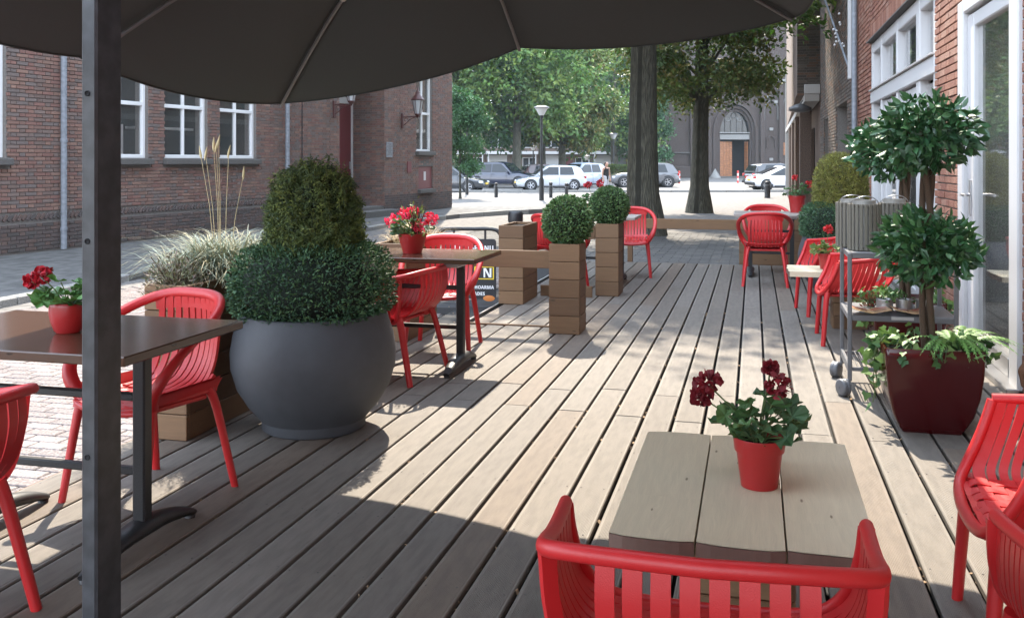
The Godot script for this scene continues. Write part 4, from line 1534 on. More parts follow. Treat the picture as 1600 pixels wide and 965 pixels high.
# clipped bush: leaves over the skin of a shape given by radius(direction), centre c
func clipped(o: Node3D, called: String, c: Vector3, shape: Callable, n: int, leaf: Mesh, m: Material, cols: Array, sd: int, tilt := 0.7, depth := 0.16, low := -1.0) -> void:
	rng.seed = sd
	var where := []
	var tint := []
	while where.size() < n:
		var d := Vector3(rng.randfn(), rng.randfn(), rng.randfn()).normalized()
		if d.y < low:
			continue
		var r: float = shape.call(d)
		var f := 1.0 - depth * pow(rng.randf(), 1.6) + rng.randfn() * 0.012
		var s := rng.randf_range(0.75, 1.25)
		where.append(Transform3D(out_basis(d, tilt).scaled(Vector3.ONE * s), c + d * r * f))
		tint.append(pick(cols))
	scatter(o, called, leaf, m, where, tint)

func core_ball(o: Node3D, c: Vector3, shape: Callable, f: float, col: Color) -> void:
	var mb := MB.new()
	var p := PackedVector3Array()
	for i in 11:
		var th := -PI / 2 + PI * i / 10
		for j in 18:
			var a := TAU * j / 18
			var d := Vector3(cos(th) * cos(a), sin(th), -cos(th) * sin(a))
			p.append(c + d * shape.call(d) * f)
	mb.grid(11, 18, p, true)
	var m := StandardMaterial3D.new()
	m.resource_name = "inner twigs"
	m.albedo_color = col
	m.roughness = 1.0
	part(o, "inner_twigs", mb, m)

func box_ball_post(label: String, ball_label: String, p: Vector3, s: Vector3, r: float, sd: int) -> void:
	timber_box("timber_post_planter", label, "planter", p, s, 5, "square timber posts topped with box balls")
	var o := thing("box_ball", ball_label, "shrub", at(p + Vector3(0, s.y, 0)), "clipped box balls")
	var f := FastNoiseLite.new()
	f.seed = sd
	f.frequency = 2.2
	var shape := func(d: Vector3) -> float: return r * (1.0 + 0.05 * f.get_noise_3dv(d * 1.6))
	var c := Vector3(0, r * 0.86, 0)
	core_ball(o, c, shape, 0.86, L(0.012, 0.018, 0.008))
	clipped(o, "foliage", c, shape, 5200, leaf_mesh(0.024, 0.014, 0.3, 0.2, 2), M.leaf_box, [Color(0.045, 0.1, 0.028), Color(0.07, 0.14, 0.04), Color(0.03, 0.075, 0.025), Color(0.11, 0.18, 0.055)], sd, 0.75, 0.16)
	var st := MB.new()
	st.tube([Vector3(0, -0.07, 0), Vector3(0.01, r * 0.5, 0)], 0.02, 8)
	part(o, "stem", st, M.twig)

func conifer_pot(label: String, p: Vector3, kind: int) -> void:
	var o := thing("plant_pot", label, "pot", at(p), "big round grey pots")
	lathe_pot(o, [Vector2(0.245, 0.0), Vector2(0.262, 0.012), Vector2(0.262, 0.05), Vector2(0.272, 0.062), Vector2(0.33, 0.13), Vector2(0.385, 0.22), Vector2(0.414, 0.32), Vector2(0.418, 0.4), Vector2(0.405, 0.48), Vector2(0.382, 0.55), Vector2(0.372, 0.588), Vector2(0.366, 0.596), Vector2(0.354, 0.594), Vector2(0.35, 0.57), Vector2(0.36, 0.5)], M.pot_grey, 0.56, 0.352, 56)
	var hl := "low clipped box hedge ringing the conifer in the grey pot beside the left table" if kind == 0 else "low clipped box hedge ringing the golden conifer in the pot by the far wall"
	var h := thing("box_hedge", hl, "shrub", at(p + Vector3(0, 0.56, 0)), "box hedges growing in the big pots")
	var f := FastNoiseLite.new()
	f.seed = 3 + kind
	f.frequency = 1.5
	var wide := 0.395
	var hs := func(d: Vector3) -> float:   # a flat drum with soft shoulders
		var k := pow(pow(absf(d.x) / wide, 4.0) * 0.5 + pow(absf(d.z) / wide, 4.0) * 0.5 + pow(sqrt(d.x * d.x + d.z * d.z) / wide, 4.0) * 0.5 + pow(absf(d.y) / (0.27 if d.y > 0 else 0.12), 4.0), -0.25)
		return k * (1.0 + 0.06 * f.get_noise_3dv(d * 2.0))
	var c := Vector3(0, 0.12, 0)
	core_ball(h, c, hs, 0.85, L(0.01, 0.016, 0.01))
	clipped(h, "foliage", c, hs, 17000, leaf_mesh(0.021, 0.009, 0.3, 0.15, 2), M.leaf_box, [Color(0.03, 0.08, 0.036), Color(0.042, 0.105, 0.045), Color(0.022, 0.06, 0.03), Color(0.075, 0.145, 0.05)], 60 + kind, 0.7, 0.17, -0.45)
	var tl := "bushy dark green conifer rising from the grey pot beside the left table" if kind == 0 else "rounded golden green conifer in the pot by the far wall"
	var t := thing("conifer", tl, "shrub", at(p + Vector3(0, 0.6, 0)), "conifers in the big pots")
	var r0 := 0.24 if kind == 0 else 0.27
	var ht := 0.37 if kind == 0 else 0.4
	var ts := func(d: Vector3) -> float:
		var k := pow(pow(sqrt(d.x * d.x + d.z * d.z) / r0, 2.6) + pow(absf(d.y) / ht, 2.6), -1.0 / 2.6)
		return k * (1.0 + (0.26 if kind == 0 else 0.06) * f.get_noise_3dv(d * 2.4 + Vector3(9, 0, 0)))
	var tc := Vector3(0, 0.385 if kind == 0 else 0.45, 0)
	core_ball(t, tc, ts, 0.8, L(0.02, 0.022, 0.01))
	var cols := [Color(0.06, 0.09, 0.025), Color(0.09, 0.125, 0.03), Color(0.035, 0.06, 0.022), Color(0.17, 0.2, 0.045)] if kind == 0 else [Color(0.2, 0.2, 0.035), Color(0.26, 0.25, 0.05), Color(0.14, 0.16, 0.03), Color(0.15, 0.13, 0.045)]
	clipped(t, "foliage", tc, ts, 12000, cluster_mesh(6, 0.01, 0.02, 0.0065, 71), M.leaf_box, cols, 80 + kind, 0.6, 0.24)
	var st := MB.new()
	st.tube([Vector3(0, -0.1, 0), Vector3(0, 0.3, 0)], 0.025, 8)
	part(t, "trunk", st, M.twig)

# ------------------------------------------------------------------ bay topiary in a red planter
func bay_tree(label: String, plabel: String, p: Vector3, balls: Array, sd: int, singles: int) -> void:
	var po := thing("tapered_planter", plabel, "planter", at(p), "glossy red square planters")
	var prof := []
	var hts := [0.0, 0.03, 0.1, 0.2, 0.3, 0.38, 0.43]
	var hw := [0.136, 0.155, 0.188, 0.213, 0.225, 0.23, 0.23]
	var mb := MB.new()
	var pts := PackedVector3Array()
	var ring := func(w: float, y: float) -> void:
		for q in 4:
			var b := Basis(Vector3.UP, q * PI / 2)
			for e in [[1.0, -0.92], [1.0, 0.0], [1.0, 0.92], [0.978, 0.978]]:
				pts.append(b * Vector3(w * e[0], y, -w * e[1]))
	for i in hts.size():
		ring.call(hw[i], hts[i])
	ring.call(0.216, 0.431)
	ring.call(0.2, 0.36)
	mb.grid(hts.size() + 2, 16, pts, true)
	part(po, "pot", mb, M.red_gloss)
	part(po, "soil", boxm(Vector3(0, 0.36, 0), Vector3(0.4, 0.02, 0.4)), M.soil)
	var o := thing("bay_tree", label, "topiary", at(p + Vector3(0, 0.37, 0)), "bay trees clipped into balls")
	rng.seed = sd
	for k in 3:
		var st := MB.new()
		var ph := k * TAU / 3
		var path := []
		var top: float = balls[balls.size() - 1][0].y
		for i in 14:
			var f := i / 13.0
			path.append(Vector3(cos(ph + f * 5.0) * 0.024, f * top, sin(ph + f * 5.0) * 0.024))
		st.tube(path, 0.016, 8)
		part(o, "trunk", st, M.twig)
	var leaf := leaf_mesh(0.068, 0.032, 0.35, 0.22, 3)
	var cols := [Color(0.024, 0.08, 0.027), Color(0.034, 0.105, 0.034), Color(0.018, 0.062, 0.024), Color(0.055, 0.135, 0.045)]
	var mats := []
	for c in cols:
		var m: StandardMaterial3D = M.leaf_bay.duplicate()
		m.vertex_color_use_as_albedo = false
		m.albedo_color = Color(c.r, c.g, c.b).linear_to_srgb()
		mats.append(m)
	var done := 0
	for bl in balls:
		var c: Vector3 = bl[0]
		var r: float = bl[1]
		var where := []
		var tint := []
		for k in 1150:
			var d := Vector3(rng.randfn(), rng.randfn() * 0.9, rng.randfn()).normalized()
			var f := pow(rng.randf(), 0.45)
			var q := c + d * r * Vector3(1, 0.78, 1) * f
			var b := out_basis((d + Vector3(0, -0.15, 0)).normalized(), 0.75).scaled(Vector3.ONE * rng.randf_range(0.7, 1.15))
			if d.z > 0.05 and f > 0.8 and done < singles:      # the leaves one can pick apart
				part(o, "leaf", leaf, mats[rng.randi() % 4], Transform3D(b, q))
				done += 1
			else:
				where.append(Transform3D(b, q))
				tint.append(pick(cols))
		scatter(o, "foliage", leaf, M.leaf_bay, where, tint)
		for k in 16:
			var d := Vector3(rng.randfn(), rng.randfn(), rng.randfn()).normalized()
			var tw := MB.new()
			tw.tube([c - Vector3(0, r * 0.3, 0), c + d * r * 0.8 * Vector3(1, 0.8, 1)], [0.006, 0.002], 5)
			part(o, "twig", tw, M.twig)

# ivy and fern at the foot of the bay trees
func underplant(label: String, p: Vector3, sd: int, fern := true) -> void:
	rng.seed = sd
	var o := thing("ivy", label, "ivy", at(p), "ivy trailing from the red planters")
	var ivy := MB.new()
	var poly := PackedVector2Array([Vector2(0, 0), Vector2(0.018, -0.008), Vector2(0.026, 0.012), Vector2(0.014, 0.02), Vector2(0, 0.045), Vector2(-0.014, 0.02), Vector2(-0.026, 0.012), Vector2(-0.018, -0.008)])
	for i in poly.size():
		var a := poly[i]
		var b := poly[(i + 1) % poly.size()]
		ivy.tri(Vector3(0, 0, 0.012), Vector3(a.x, absf(a.x) * 0.2, a.y), Vector3(b.x, absf(b.x) * 0.2, b.y))
	var lm := ivy.mesh()
	var mats := []
	for c in [Color(0.045, 0.12, 0.03), Color(0.03, 0.085, 0.026), Color(0.13, 0.22, 0.06)]:
		var m: StandardMaterial3D = M.leaf_soft.duplicate()
		m.vertex_color_use_as_albedo = false
		m.albedo_color = c.linear_to_srgb()
		mats.append(m)
	for s in 22:
		var a := rng.randf() * TAU if s > 4 else PI + rng.randf_range(-0.7, 0.5)
		var dir := Vector3(cos(a), 0, -sin(a))
		var path := []
		var hang := rng.randf_range(0.05, 0.3) if s < 6 else rng.randf_range(0.0, 0.06)
		for i in 7:
			var f := i / 6.0
			path.append(dir * (0.1 + 0.16 * minf(1.0, f * 1.7)) + Vector3(0, 0.06 * sin(minf(1, f * 1.6) * PI) - hang * pow(maxf(0, f - 0.45) / 0.55, 1.4), 0) + Vector3(rng.randfn(), rng.randfn(), rng.randfn()) * 0.01)
		var st := MB.new()
		st.tube(path, 0.0025, 5)
		part(o, "stem", st, M.stalk if M.has("stalk") else mat("stalk", L(0.09, 0.13, 0.04), 0.7))
		for i in 11:
			var q: Vector3 = path[mini(6, 1 + i * 5 / 10)] + Vector3(rng.randfn(), rng.randfn(), rng.randfn()) * 0.022
			part(o, "leaf", lm, mats[rng.randi() % 3], Transform3D(out_basis((dir + Vector3(0, -0.3, 0)).normalized(), 0.6).scaled(Vector3.ONE * rng.randf_range(0.7, 1.2)), q))
	if not fern:
		return
	var fo := thing("fern", "bright green fern arching over the front red planter", "fern", at(p + Vector3(0.12, 0, 0.04)))
	var fm: StandardMaterial3D = M.leaf_soft.duplicate()
	fm.vertex_color_use_as_albedo = false
	fm.albedo_color = L(0.1, 0.22, 0.04)
	for s in 30:
		var a := rng.randf_range(-1.1, 1.9) if s < 18 else rng.randf() * TAU
		var dir := Vector3(cos(a), 0, sin(a))
		var lenf := rng.randf_range(0.24, 0.4)
		var mb := MB.new()
		var prev := Vector3.ZERO
		for i in 18:
			var f := i / 17.0
			var q := dir * lenf * f + Vector3(0, lenf * (1.0 * f - 0.95 * f * f), 0)
			var sd2 := dir.cross(Vector3.UP)
			var w := 0.042 * sin(PI * minf(1, f * 0.85 + 0.12)) * (1.0 - f * 0.5)
			if i > 0:
				var st := (q - prev)
				for g in [-1.0, 1.0]:
					var t: Vector3 = q + sd2 * g * w + dir * 0.008 - Vector3(0, 0.006, 0)
					if g > 0:
						mb.tri(prev, q, t)
					else:
						mb.tri(q, prev, t)
			prev = q
		part(fo, "frond", mb, fm)

# ------------------------------------------------------------------ small plants
func sprig(o: Node3D, c: Vector3, r: float, n: int, cols: Array, sd: int, len := 0.03, wid := 0.014) -> void:
	rng.seed = sd
	var where := []
	var tint := []
	for k in n:
		var d := Vector3(rng.randfn(), absf(rng.randfn()) * 1.2, rng.randfn()).normalized()
		where.append(Transform3D(out_basis(d, 0.5).scaled(Vector3.ONE * rng.randf_range(0.7, 1.2)), c + d * r * pow(rng.randf(), 0.6)))
		tint.append(pick(cols))
	scatter(o, "foliage", leaf_mesh(len, wid, 0.25, 0.25, 2), M.leaf_soft, where, tint)

func geranium_leaf() -> ArrayMesh:
	if shared.has("gleaf"):
		return shared["gleaf"]
	var mb := MB.new()
	var n := 20
	var rim := []
	for i in n:
		var a := TAU * (i + 0.5) / n
		var r := 0.034 * (1.0 + 0.13 * cos(a * 7.0))
		if absf(wrapf(a - PI, -PI, PI)) < 0.35:
			r *= 0.45
		rim.append(Vector3(sin(a) * r, 0.008 * cos(a * 5.0) + 0.006, cos(a) * r + 0.02))
	var c := Vector3(0, -0.004, 0.014)
	for i in n:
		mb.tri(c, rim[i], rim[(i + 1) % n])
	shared["gleaf"] = mb.mesh()
	return shared["gleaf"]

# a red pot (top-level) and a geranium standing in it
func geranium(plabel: String, label: String, p: Vector3, prof: Array, heads: Array, spread: float, height: float, sd: int, leafcol: Array, red: Color, nleaf := 30, turn := 0.0, potmat = null) -> void:
	var po := thing("flower_pot", plabel, "pot", at(p), "red flower pots")
	var top: Vector2 = prof[prof.size() - 1]
	var inner := prof.duplicate()
	inner.append(Vector2(top.x - 0.004, top.y + 0.001))
	inner.append(Vector2(top.x - 0.006, top.y - 0.02))
	lathe_pot(po, inner, potmat if potmat else M.redpot, top.y - 0.018, top.x - 0.005, 36)
	var o := thing("geranium", label, "flowers", at(p + Vector3(0, top.y - 0.02, 0), turn), "geraniums in red pots")
	rng.seed = sd
	var stalk: Material = M.stalk if M.has("stalk") else mat("stalk", L(0.09, 0.13, 0.04), 0.7)
	var mats := []
	for c in leafcol:
		var m: StandardMaterial3D = M.leaf_soft.duplicate()
		m.vertex_color_use_as_albedo = false
		m.albedo_color = c.linear_to_srgb()
		mats.append(m)
	var lm := geranium_leaf()
	for k in nleaf:
		var a := rng.randf() * TAU
		var f := pow(rng.randf(), 0.6)
		var q := Vector3(cos(a) * spread * f, height * rng.randf_range(0.12, 1.0) * (1.0 - 0.45 * f * f), sin(a) * spread * f)
		var d := (Vector3(cos(a), rng.randf_range(-0.2, 0.5), sin(a)))
		var face := (Vector3(cos(a) * 0.7, 1.0, sin(a) * 0.7) + Vector3(rng.randfn(), rng.randfn(), rng.randfn()) * 0.35).normalized()
		var b := Basis.looking_at(-d.normalized(), face).scaled(Vector3.ONE * rng.randf_range(0.75, 1.3))
		part(o, "leaf", lm, mats[rng.randi() % mats.size()], Transform3D(b, q))
		var st := MB.new()
		st.tube([Vector3(cos(a) * 0.012, 0, sin(a) * 0.012), Vector3(q.x * 0.35, q.y * 0.6, q.z * 0.35), q], 0.0021, 5)
		part(o, "stalk", st, stalk)
	var petal := MB.new()
	for i in 4:
		var a0 := -0.9 + i * 0.45
		petal.tri(Vector3.ZERO, Vector3(sin(a0) * 0.012, 0.002, 0.004 + cos(a0) * 0.014), Vector3(sin(a0 + 0.45) * 0.012, 0.002, 0.004 + cos(a0 + 0.45) * 0.014))
	var pm := petal.mesh()
	for h in heads:
		var c: Vector3 = h[0]
		var r: float = h[1]
		var st := MB.new()
		st.tube([Vector3(c.x * 0.15, 0.01, c.z * 0.15), Vector3(c.x * 0.5, c.y * 0.55, c.z * 0.5), c - Vector3(0, r * 0.3, 0)], 0.0024, 5)
		part(o, "stalk", st, stalk)
		var where := []
		var tint := []
		for k in int(70 + 900 * r):
			var d := Vector3(rng.randfn(), rng.randfn(), rng.randfn()).normalized()
			where.append(Transform3D(out_basis(d, 0.6).scaled(Vector3.ONE * rng.randf_range(0.8, 1.3)), c + d * r * Vector3(1, 0.8, 1) * pow(rng.randf(), 0.4)))
			tint.append(red * rng.randf_range(0.7, 1.25))
		scatter(o, "flower_head", pm, M.petal, where, tint)

func grass_tuft(label: String, p: Vector3, n: int, len: float, spread: float, cols: Array, sd: int, group: String, heads := 0) -> void:
	rng.seed = sd
	var o := thing("ornamental_grass", label, "grass", at(p), group)
	var bl := MB.new()
	var pts := []
	var pw := []
	for i in 6:
		var f := i / 5.0
		pts.append(Vector3(0, f * (1.0 - 0.35 * f * f), 0.62 * f * f))
		pw.append(0.008 * (1.0 - f * 0.85))
	var g := PackedVector3Array()
	for i in 6:
		g.append(pts[i] + Vector3(-pw[i], 0, 0))
		g.append(pts[i] + Vector3(pw[i], 0, 0))
	bl.grid(6, 2, g)
	var where := []
	var tint := []
	for k in n:
		var a := rng.randf() * TAU
		var lean := rng.randf_range(0.0, 0.75)
		var l := len * rng.randf_range(0.6, 1.1)
		var b := Basis(Vector3.UP, a) * Basis(Vector3.RIGHT, lean)
		where.append(Transform3D(b.scaled(Vector3(1, 1, 1) * l), Vector3(rng.randfn(), 0, rng.randfn()) * spread * 0.3))
		tint.append(pick(cols))
	scatter(o, "blades", bl.mesh(), M.grass, where, tint)
	for k in heads:
		var a := rng.randf() * TAU
		var l := len * rng.randf_range(1.35, 1.8)
		var tip := Vector3(cos(a) * 0.12, l, sin(a) * 0.1)
		var st := MB.new()
		st.tube([Vector3(cos(a) * 0.03, 0, sin(a) * 0.03), tip * 0.6, tip], [0.0018, 0.0015, 0.0012], 5)
		var sp := part(o, "flower_stalk", st, M.straw if M.has("straw") else mat("straw", L(0.45, 0.36, 0.2), 0.8))
		var sh := MB.new()
		sh.lathe(Transform3D(Basis(Vector3(0, 0, 1), rng.randf_range(-0.3, 0.3)), tip), [Vector2(0.001, -0.03), Vector2(0.007, -0.01), Vector2(0.006, 0.015), Vector2(0.001, 0.045)], 7)
		part(sp, "seed_head", sh, M.straw)

func shrub(label: String, p: Vector3, r: Vector3, n: int, cols: Array, sd: int, called := "heather", cat := "shrub", leafm: Mesh = null) -> void:
	rng.seed = sd
	var o := thing(called, label, cat, at(p))
	for k in 26:
		var a := rng.randf() * TAU
		var e := Vector3(cos(a) * r.x * rng.randf(), r.y * rng.randf_range(0.5, 1.0), sin(a) * r.z * rng.randf())
		var st := MB.new()
		st.tube([Vector3(e.x * 0.2, 0, e.z * 0.2), e * 0.6, e], [0.003, 0.0022, 0.0012], 5)
		part(o, "stem", st, M.twig)
	var where := []
	var tint := []
	for k in n:
		var d := Vector3(rng.randfn(), absf(rng.randfn()), rng.randfn()).normalized()
		where.append(Transform3D(out_basis((d + Vector3(0, 0.5, 0)).normalized(), 0.5).scaled(Vector3.ONE * rng.randf_range(0.7, 1.2)), d * r * pow(rng.randf(), 0.5)))
		tint.append(pick(cols))
	scatter(o, "foliage", leafm if leafm else leaf_mesh(0.03, 0.006, 0.3, 0.1, 2), M.leaf_soft, where, tint)

# ------------------------------------------------------------------ trees
# limbs: the trunk forks, leaf clumps sit round the ends of the limbs
func tree(called: String, label: String, base: Vector3, h: float, r: float, low: float, trunk: float, n: int, leaf: float, cols: Array, sd: int, group: String, m: Material, clumps := 26, squash := 1.0) -> void:
	rng.seed = sd
	var o := thing(called, label, "tree", at(base), group)
	var mid := (low + h) / 2
	var tb := MB.new()
	var path := []
	var rad := []
	for i in 12:
		var f := i / 11.0
		var y := f * (low + (h - low) * 0.75)
		path.append(Vector3(sin(f * 2.3 + sd) * 0.05 * f * h * 0.3, y, cos(f * 1.9 + sd) * 0.05 * f * h * 0.3))
		rad.append(trunk * (1.0 - 0.62 * f) * (1.0 + 0.5 * pow(1.0 - f, 26.0)))
	tb.tube(path, rad, 18)
	part(o, "trunk", tb, M.bark)
	var ends := []
	for k in clumps:
		var th := TAU * (k * 0.381966) + rng.randf_range(-0.3, 0.3)
		var f := (k + 0.5) / clumps
		var y := lerpf(low, h, f)
		var prof := sqrt(maxf(0.05, 1.0 - pow((f - 0.42) / 0.62, 2.0)))
		var rr := r * prof * rng.randf_range(0.45, 0.98)
		ends.append(Vector3(cos(th) * rr, y + rng.randf_range(-0.4, 0.4), sin(th) * rr * squash))
	var limbs := MB.new()
	for e in ends:
		var y0 := clampf(e.y - 0.6 - 0.3 * Vector2(e.x, e.z).length(), low * 0.95, path[11].y)
		var idx := clampi(int(y0 / path[11].y * 11.0), 0, 11)
		var s: Vector3 = path[idx]
		var m1: Vector3 = s.lerp(e, 0.5) + Vector3(0, 0.25, 0)
		limbs.tube([s, m1, e], [trunk * 0.17, trunk * 0.1, trunk * 0.03], 7)
	part(o, "limbs", limbs, M.bark)
	var where := []
	var tint := []
	var cl := cluster_mesh(9, leaf * 1.5, leaf * 1.35, leaf * 0.8, 5)
	var per := int(n / clumps)
	var cr := r * 0.38
	for e in ends:
		var shade := rng.randf_range(0.8, 1.15)
		for k in per:
			var d := Vector3(rng.randfn(), rng.randfn() * 0.62, rng.randfn())
			d = d.limit_length(2.2) * cr * 0.52
			var q: Vector3 = e + d
			if q.y < low * 0.6:
				continue
			where.append(Transform3D(Basis(Vector3(rng.randfn(), rng.randfn(), rng.randfn()).normalized(), rng.randf() * TAU).scaled(Vector3.ONE * rng.randf_range(0.75, 1.3)), q))
			tint.append(pick(cols) * shade)
	scatter(o, "crown", cl, m, where, tint)

# ------------------------------------------------------------------ the café and the houses on the right
func cafe() -> void:
	# local x runs along the terrace towards the camera (so that z points outward, to the street)
	var t := Transform3D(Basis(Vector3(0, 0, 1), Vector3.UP, Vector3(-1, 0, 0)), Vector3(1.53, 0, 0))   # x = -b
	var o := thing("cafe_front", "orange brick café front with white framed windows and glass door on the right", "building", t)
	var I := Transform3D()
	var door := Rect2(-7.79, -0.02, 1.69, 2.56)
	var bay := Rect2(-5.75, 0.25, 2.6, 2.3)
	var big := Rect2(-13.56, 0.0, 4.68, 2.93)
	var holes := [door, bay, big]
	core(o, I, -15.3, 3.0, -0.2, 9.0, holes, 0.3, M.mortar_pale)
	bricks(o, Transform3D(Basis(), Vector3(0, 0, 0.008)), -8.87, -7.8, 0.0, 3.4, [], "orange", 280, func(_x, y): return y > 0.2 and y < 2.75, 61)
	bricks(o, Transform3D(Basis(), Vector3(0, 0, 0.008)), -15.28, -13.58, 0.0, 8.9, [], "orange", 0, func(_x, _y): return false, 62)
	bricks(o, Transform3D(Basis(), Vector3(0, 0, 0.008)), -13.58, -8.88, 3.16, 8.9, [], "orange", 0, func(_x, _y): return false, 63)
	bricks(o, Transform3D(Basis(), Vector3(0, 0, 0.008)), -8.87, 3.0, 3.4, 8.9, [], "orange", 0, func(_x, _y): return false, 64)
	bricks(o, Transform3D(Basis(), Vector3(0, 0, 0.008)), -7.8, 3.0, 2.62, 3.4, [], "orange", 0, func(_x, _y): return false, 65)
	bricks(o, Transform3D(Basis(), Vector3(0, 0, 0.008)), -6.1, 3.0, 0.0, 2.6, [bay], "orange", 0, func(_x, _y): return false, 66)
	# soldier course over the wide window
	rng.seed = 4
	var tones := brick_tones("orange")
	var sm := cube(Vector3(0.0535, 0.205, 0.04), 0.003).mesh()
	var x := -13.56
	while x < -8.86:
		var q: Array = tones[rng.randi() % 5]
		var m := "soldier%d" % (rng.randi() % 5)
		if not M.has(m):
			M[m] = tinted(M.brick, m, L(q[0], q[1], q[2]))
			M[m].vertex_color_use_as_albedo = false
		part(o, "soldier_brick", sm, M[m], Transform3D(Basis(), Vector3(x + 0.03, 3.045, 0.012)))
		x += 0.0635
	part(o, "lead_flashing", boxm(Vector3(-11.2, 2.937, 0.03), Vector3(4.72, 0.016, 0.09)), M.stone)
	room(o, I, -15.3, 3.0, -0.15, 3.3, 0.3, 6.0, M.room)
	room(o, I, -15.3, 3.0, 3.6, 9.0, 0.3, 6.0, M.room)
	part(o, "roof_slab", boxm(Vector3(-6.1, 9.15, -3.0), Vector3(18.6, 0.3, 6.6), 0.02), M.roof)
	# the wide window: posts, transom, side lights, pair of doors
	var w := part(o, "window_posts", posts(), M.white)
	var fr := MB.new()
	fr.box(Transform3D(Basis(), Vector3(-11.22, 2.85, -0.045)), Vector3(4.66, 0.14, 0.1), 0.01)
	fr.box(Transform3D(Basis(), Vector3(-11.22, 2.2, -0.035)), Vector3(4.66, 0.16, 0.12), 0.01)
	fr.box(Transform3D(Basis(), Vector3(-11.22, 0.06, -0.045)), Vector3(4.66, 0.12, 0.1), 0.01)
	part(w, "transom", fr, M.white)
	part(w, "drip_mould", boxm(Vector3(-11.22, 2.292, 0.02), Vector3(4.6, 0.02, 0.06), 0.004), M.offwhite)
	for e in [[-13.04, 0.8], [-11.92, 1.1], [-10.6, 1.26], [-9.4, 0.7]]:
		part(w, "top_pane", boxm(Vector3(e[0], 2.53, -0.06), Vector3(e[1], 0.5, 0.006)), M.glass)
	for e in [[-13.04, 0.74], [-9.4, 0.66]]:
		part(w, "side_pane", boxm(Vector3(e[0], 1.1, -0.06), Vector3(e[1], 1.96, 0.006)), M.glass)
	for e in [[-11.94, 1.12], [-10.55, 1.26]]:
		var leaf := MB.new()
		for s in [-1, 1]:
			leaf.box(Transform3D(Basis(), Vector3(e[0] + s * (e[1] / 2 - 0.075), 1.12, -0.05)), Vector3(0.15, 1.96, 0.06), 0.008)
			leaf.box(Transform3D(Basis(), Vector3(e[0], 1.12 + s * 0.9, -0.05)), Vector3(e[1] - 0.3, 0.16, 0.056), 0.008)
		var lf := part(w, "door_leaf", leaf, M.white)
		part(lf, "pane", boxm(Vector3(e[0], 1.12, -0.055), Vector3(e[1] - 0.28, 1.66, 0.006)), M.glass)
		for y in [0.4, 1.55, 1.9]:
			var hg := MB.new()
			hg.tube([Vector3(e[0] - e[1] / 2 - 0.005, y - 0.06, -0.01), Vector3(e[0] - e[1] / 2 - 0.005, y + 0.06, -0.01)], 0.012, 8)
			part(lf, "hinge", hg, M.steel)
	# glazed entrance door
	var df := MB.new()
	df.box(Transform3D(Basis(), Vector3(-7.7, 1.26, -0.03)), Vector3(0.17, 2.56, 0.16), 0.01)
	df.box(Transform3D(Basis(), Vector3(-6.2, 1.26, -0.03)), Vector3(0.2, 2.56, 0.16), 0.01)
	df.box(Transform3D(Basis(), Vector3(-6.96, 2.49, -0.03)), Vector3(1.31, 0.1, 0.15), 0.01)
	var d := part(o, "door_frame", df, M.white)
	var dl := MB.new()
	dl.box(Transform3D(Basis(), Vector3(-7.51, 1.24, -0.02)), Vector3(0.2, 2.36, 0.07), 0.008)
	dl.box(Transform3D(Basis(), Vector3(-6.36, 1.24, -0.02)), Vector3(0.1, 2.36, 0.07), 0.008)
	dl.box(Transform3D(Basis(), Vector3(-6.905, 2.37, -0.02)), Vector3(0.99, 0.1, 0.066), 0.008)
	var leaf2 := part(o, "glass_door", dl, M.white)
	part(leaf2, "pane", boxm(Vector3(-6.905, 1.22, -0.02), Vector3(1.0, 2.2, 0.008)), M.glass)
	part(leaf2, "bottom_rail", boxm(Vector3(-6.905, 0.1, -0.015), Vector3(0.99, 0.13, 0.08), 0.01), M.steel)
	var hn := MB.new()
	hn.tube([Vector3(-7.5, 1.12, 0.02), Vector3(-7.5, 1.12, 0.075), Vector3(-7.36, 1.12, 0.08)], 0.011, 8)
	part(leaf2, "handle", hn, M.steel)
	part(leaf2, "handle_plate", boxm(Vector3(-7.5, 1.1, 0.02), Vector3(0.045, 0.26, 0.012), 0.004), M.steel)
	part(o, "threshold", boxm(Vector3(-6.95, 0.02, 0.04), Vector3(1.7, 0.04, 0.14), 0.006), M.steel)
	window(o, I, bay, 2, [], 0.05, 0.08)
	# rainwater pipe and rolled awning strap at the corner
	var mb := MB.new()
	mb.tube([Vector3(-15.05, 0.0, 0.08), Vector3(-15.05, 8.9, 0.08)], 0.04, 12)
	part(o, "downpipe", mb, M.zinc)

func posts() -> MB:
	var mb := MB.new()
	for e in [[-13.49, 0.14], [-12.58, 0.1], [-11.25, 0.09], [-9.84, 0.2], [-8.95, 0.14]]:
		mb.box(Transform3D(Basis(), Vector3(e[0], 1.46, -0.04)), Vector3(e[1], 2.92, 0.1), 0.01)
	return mb

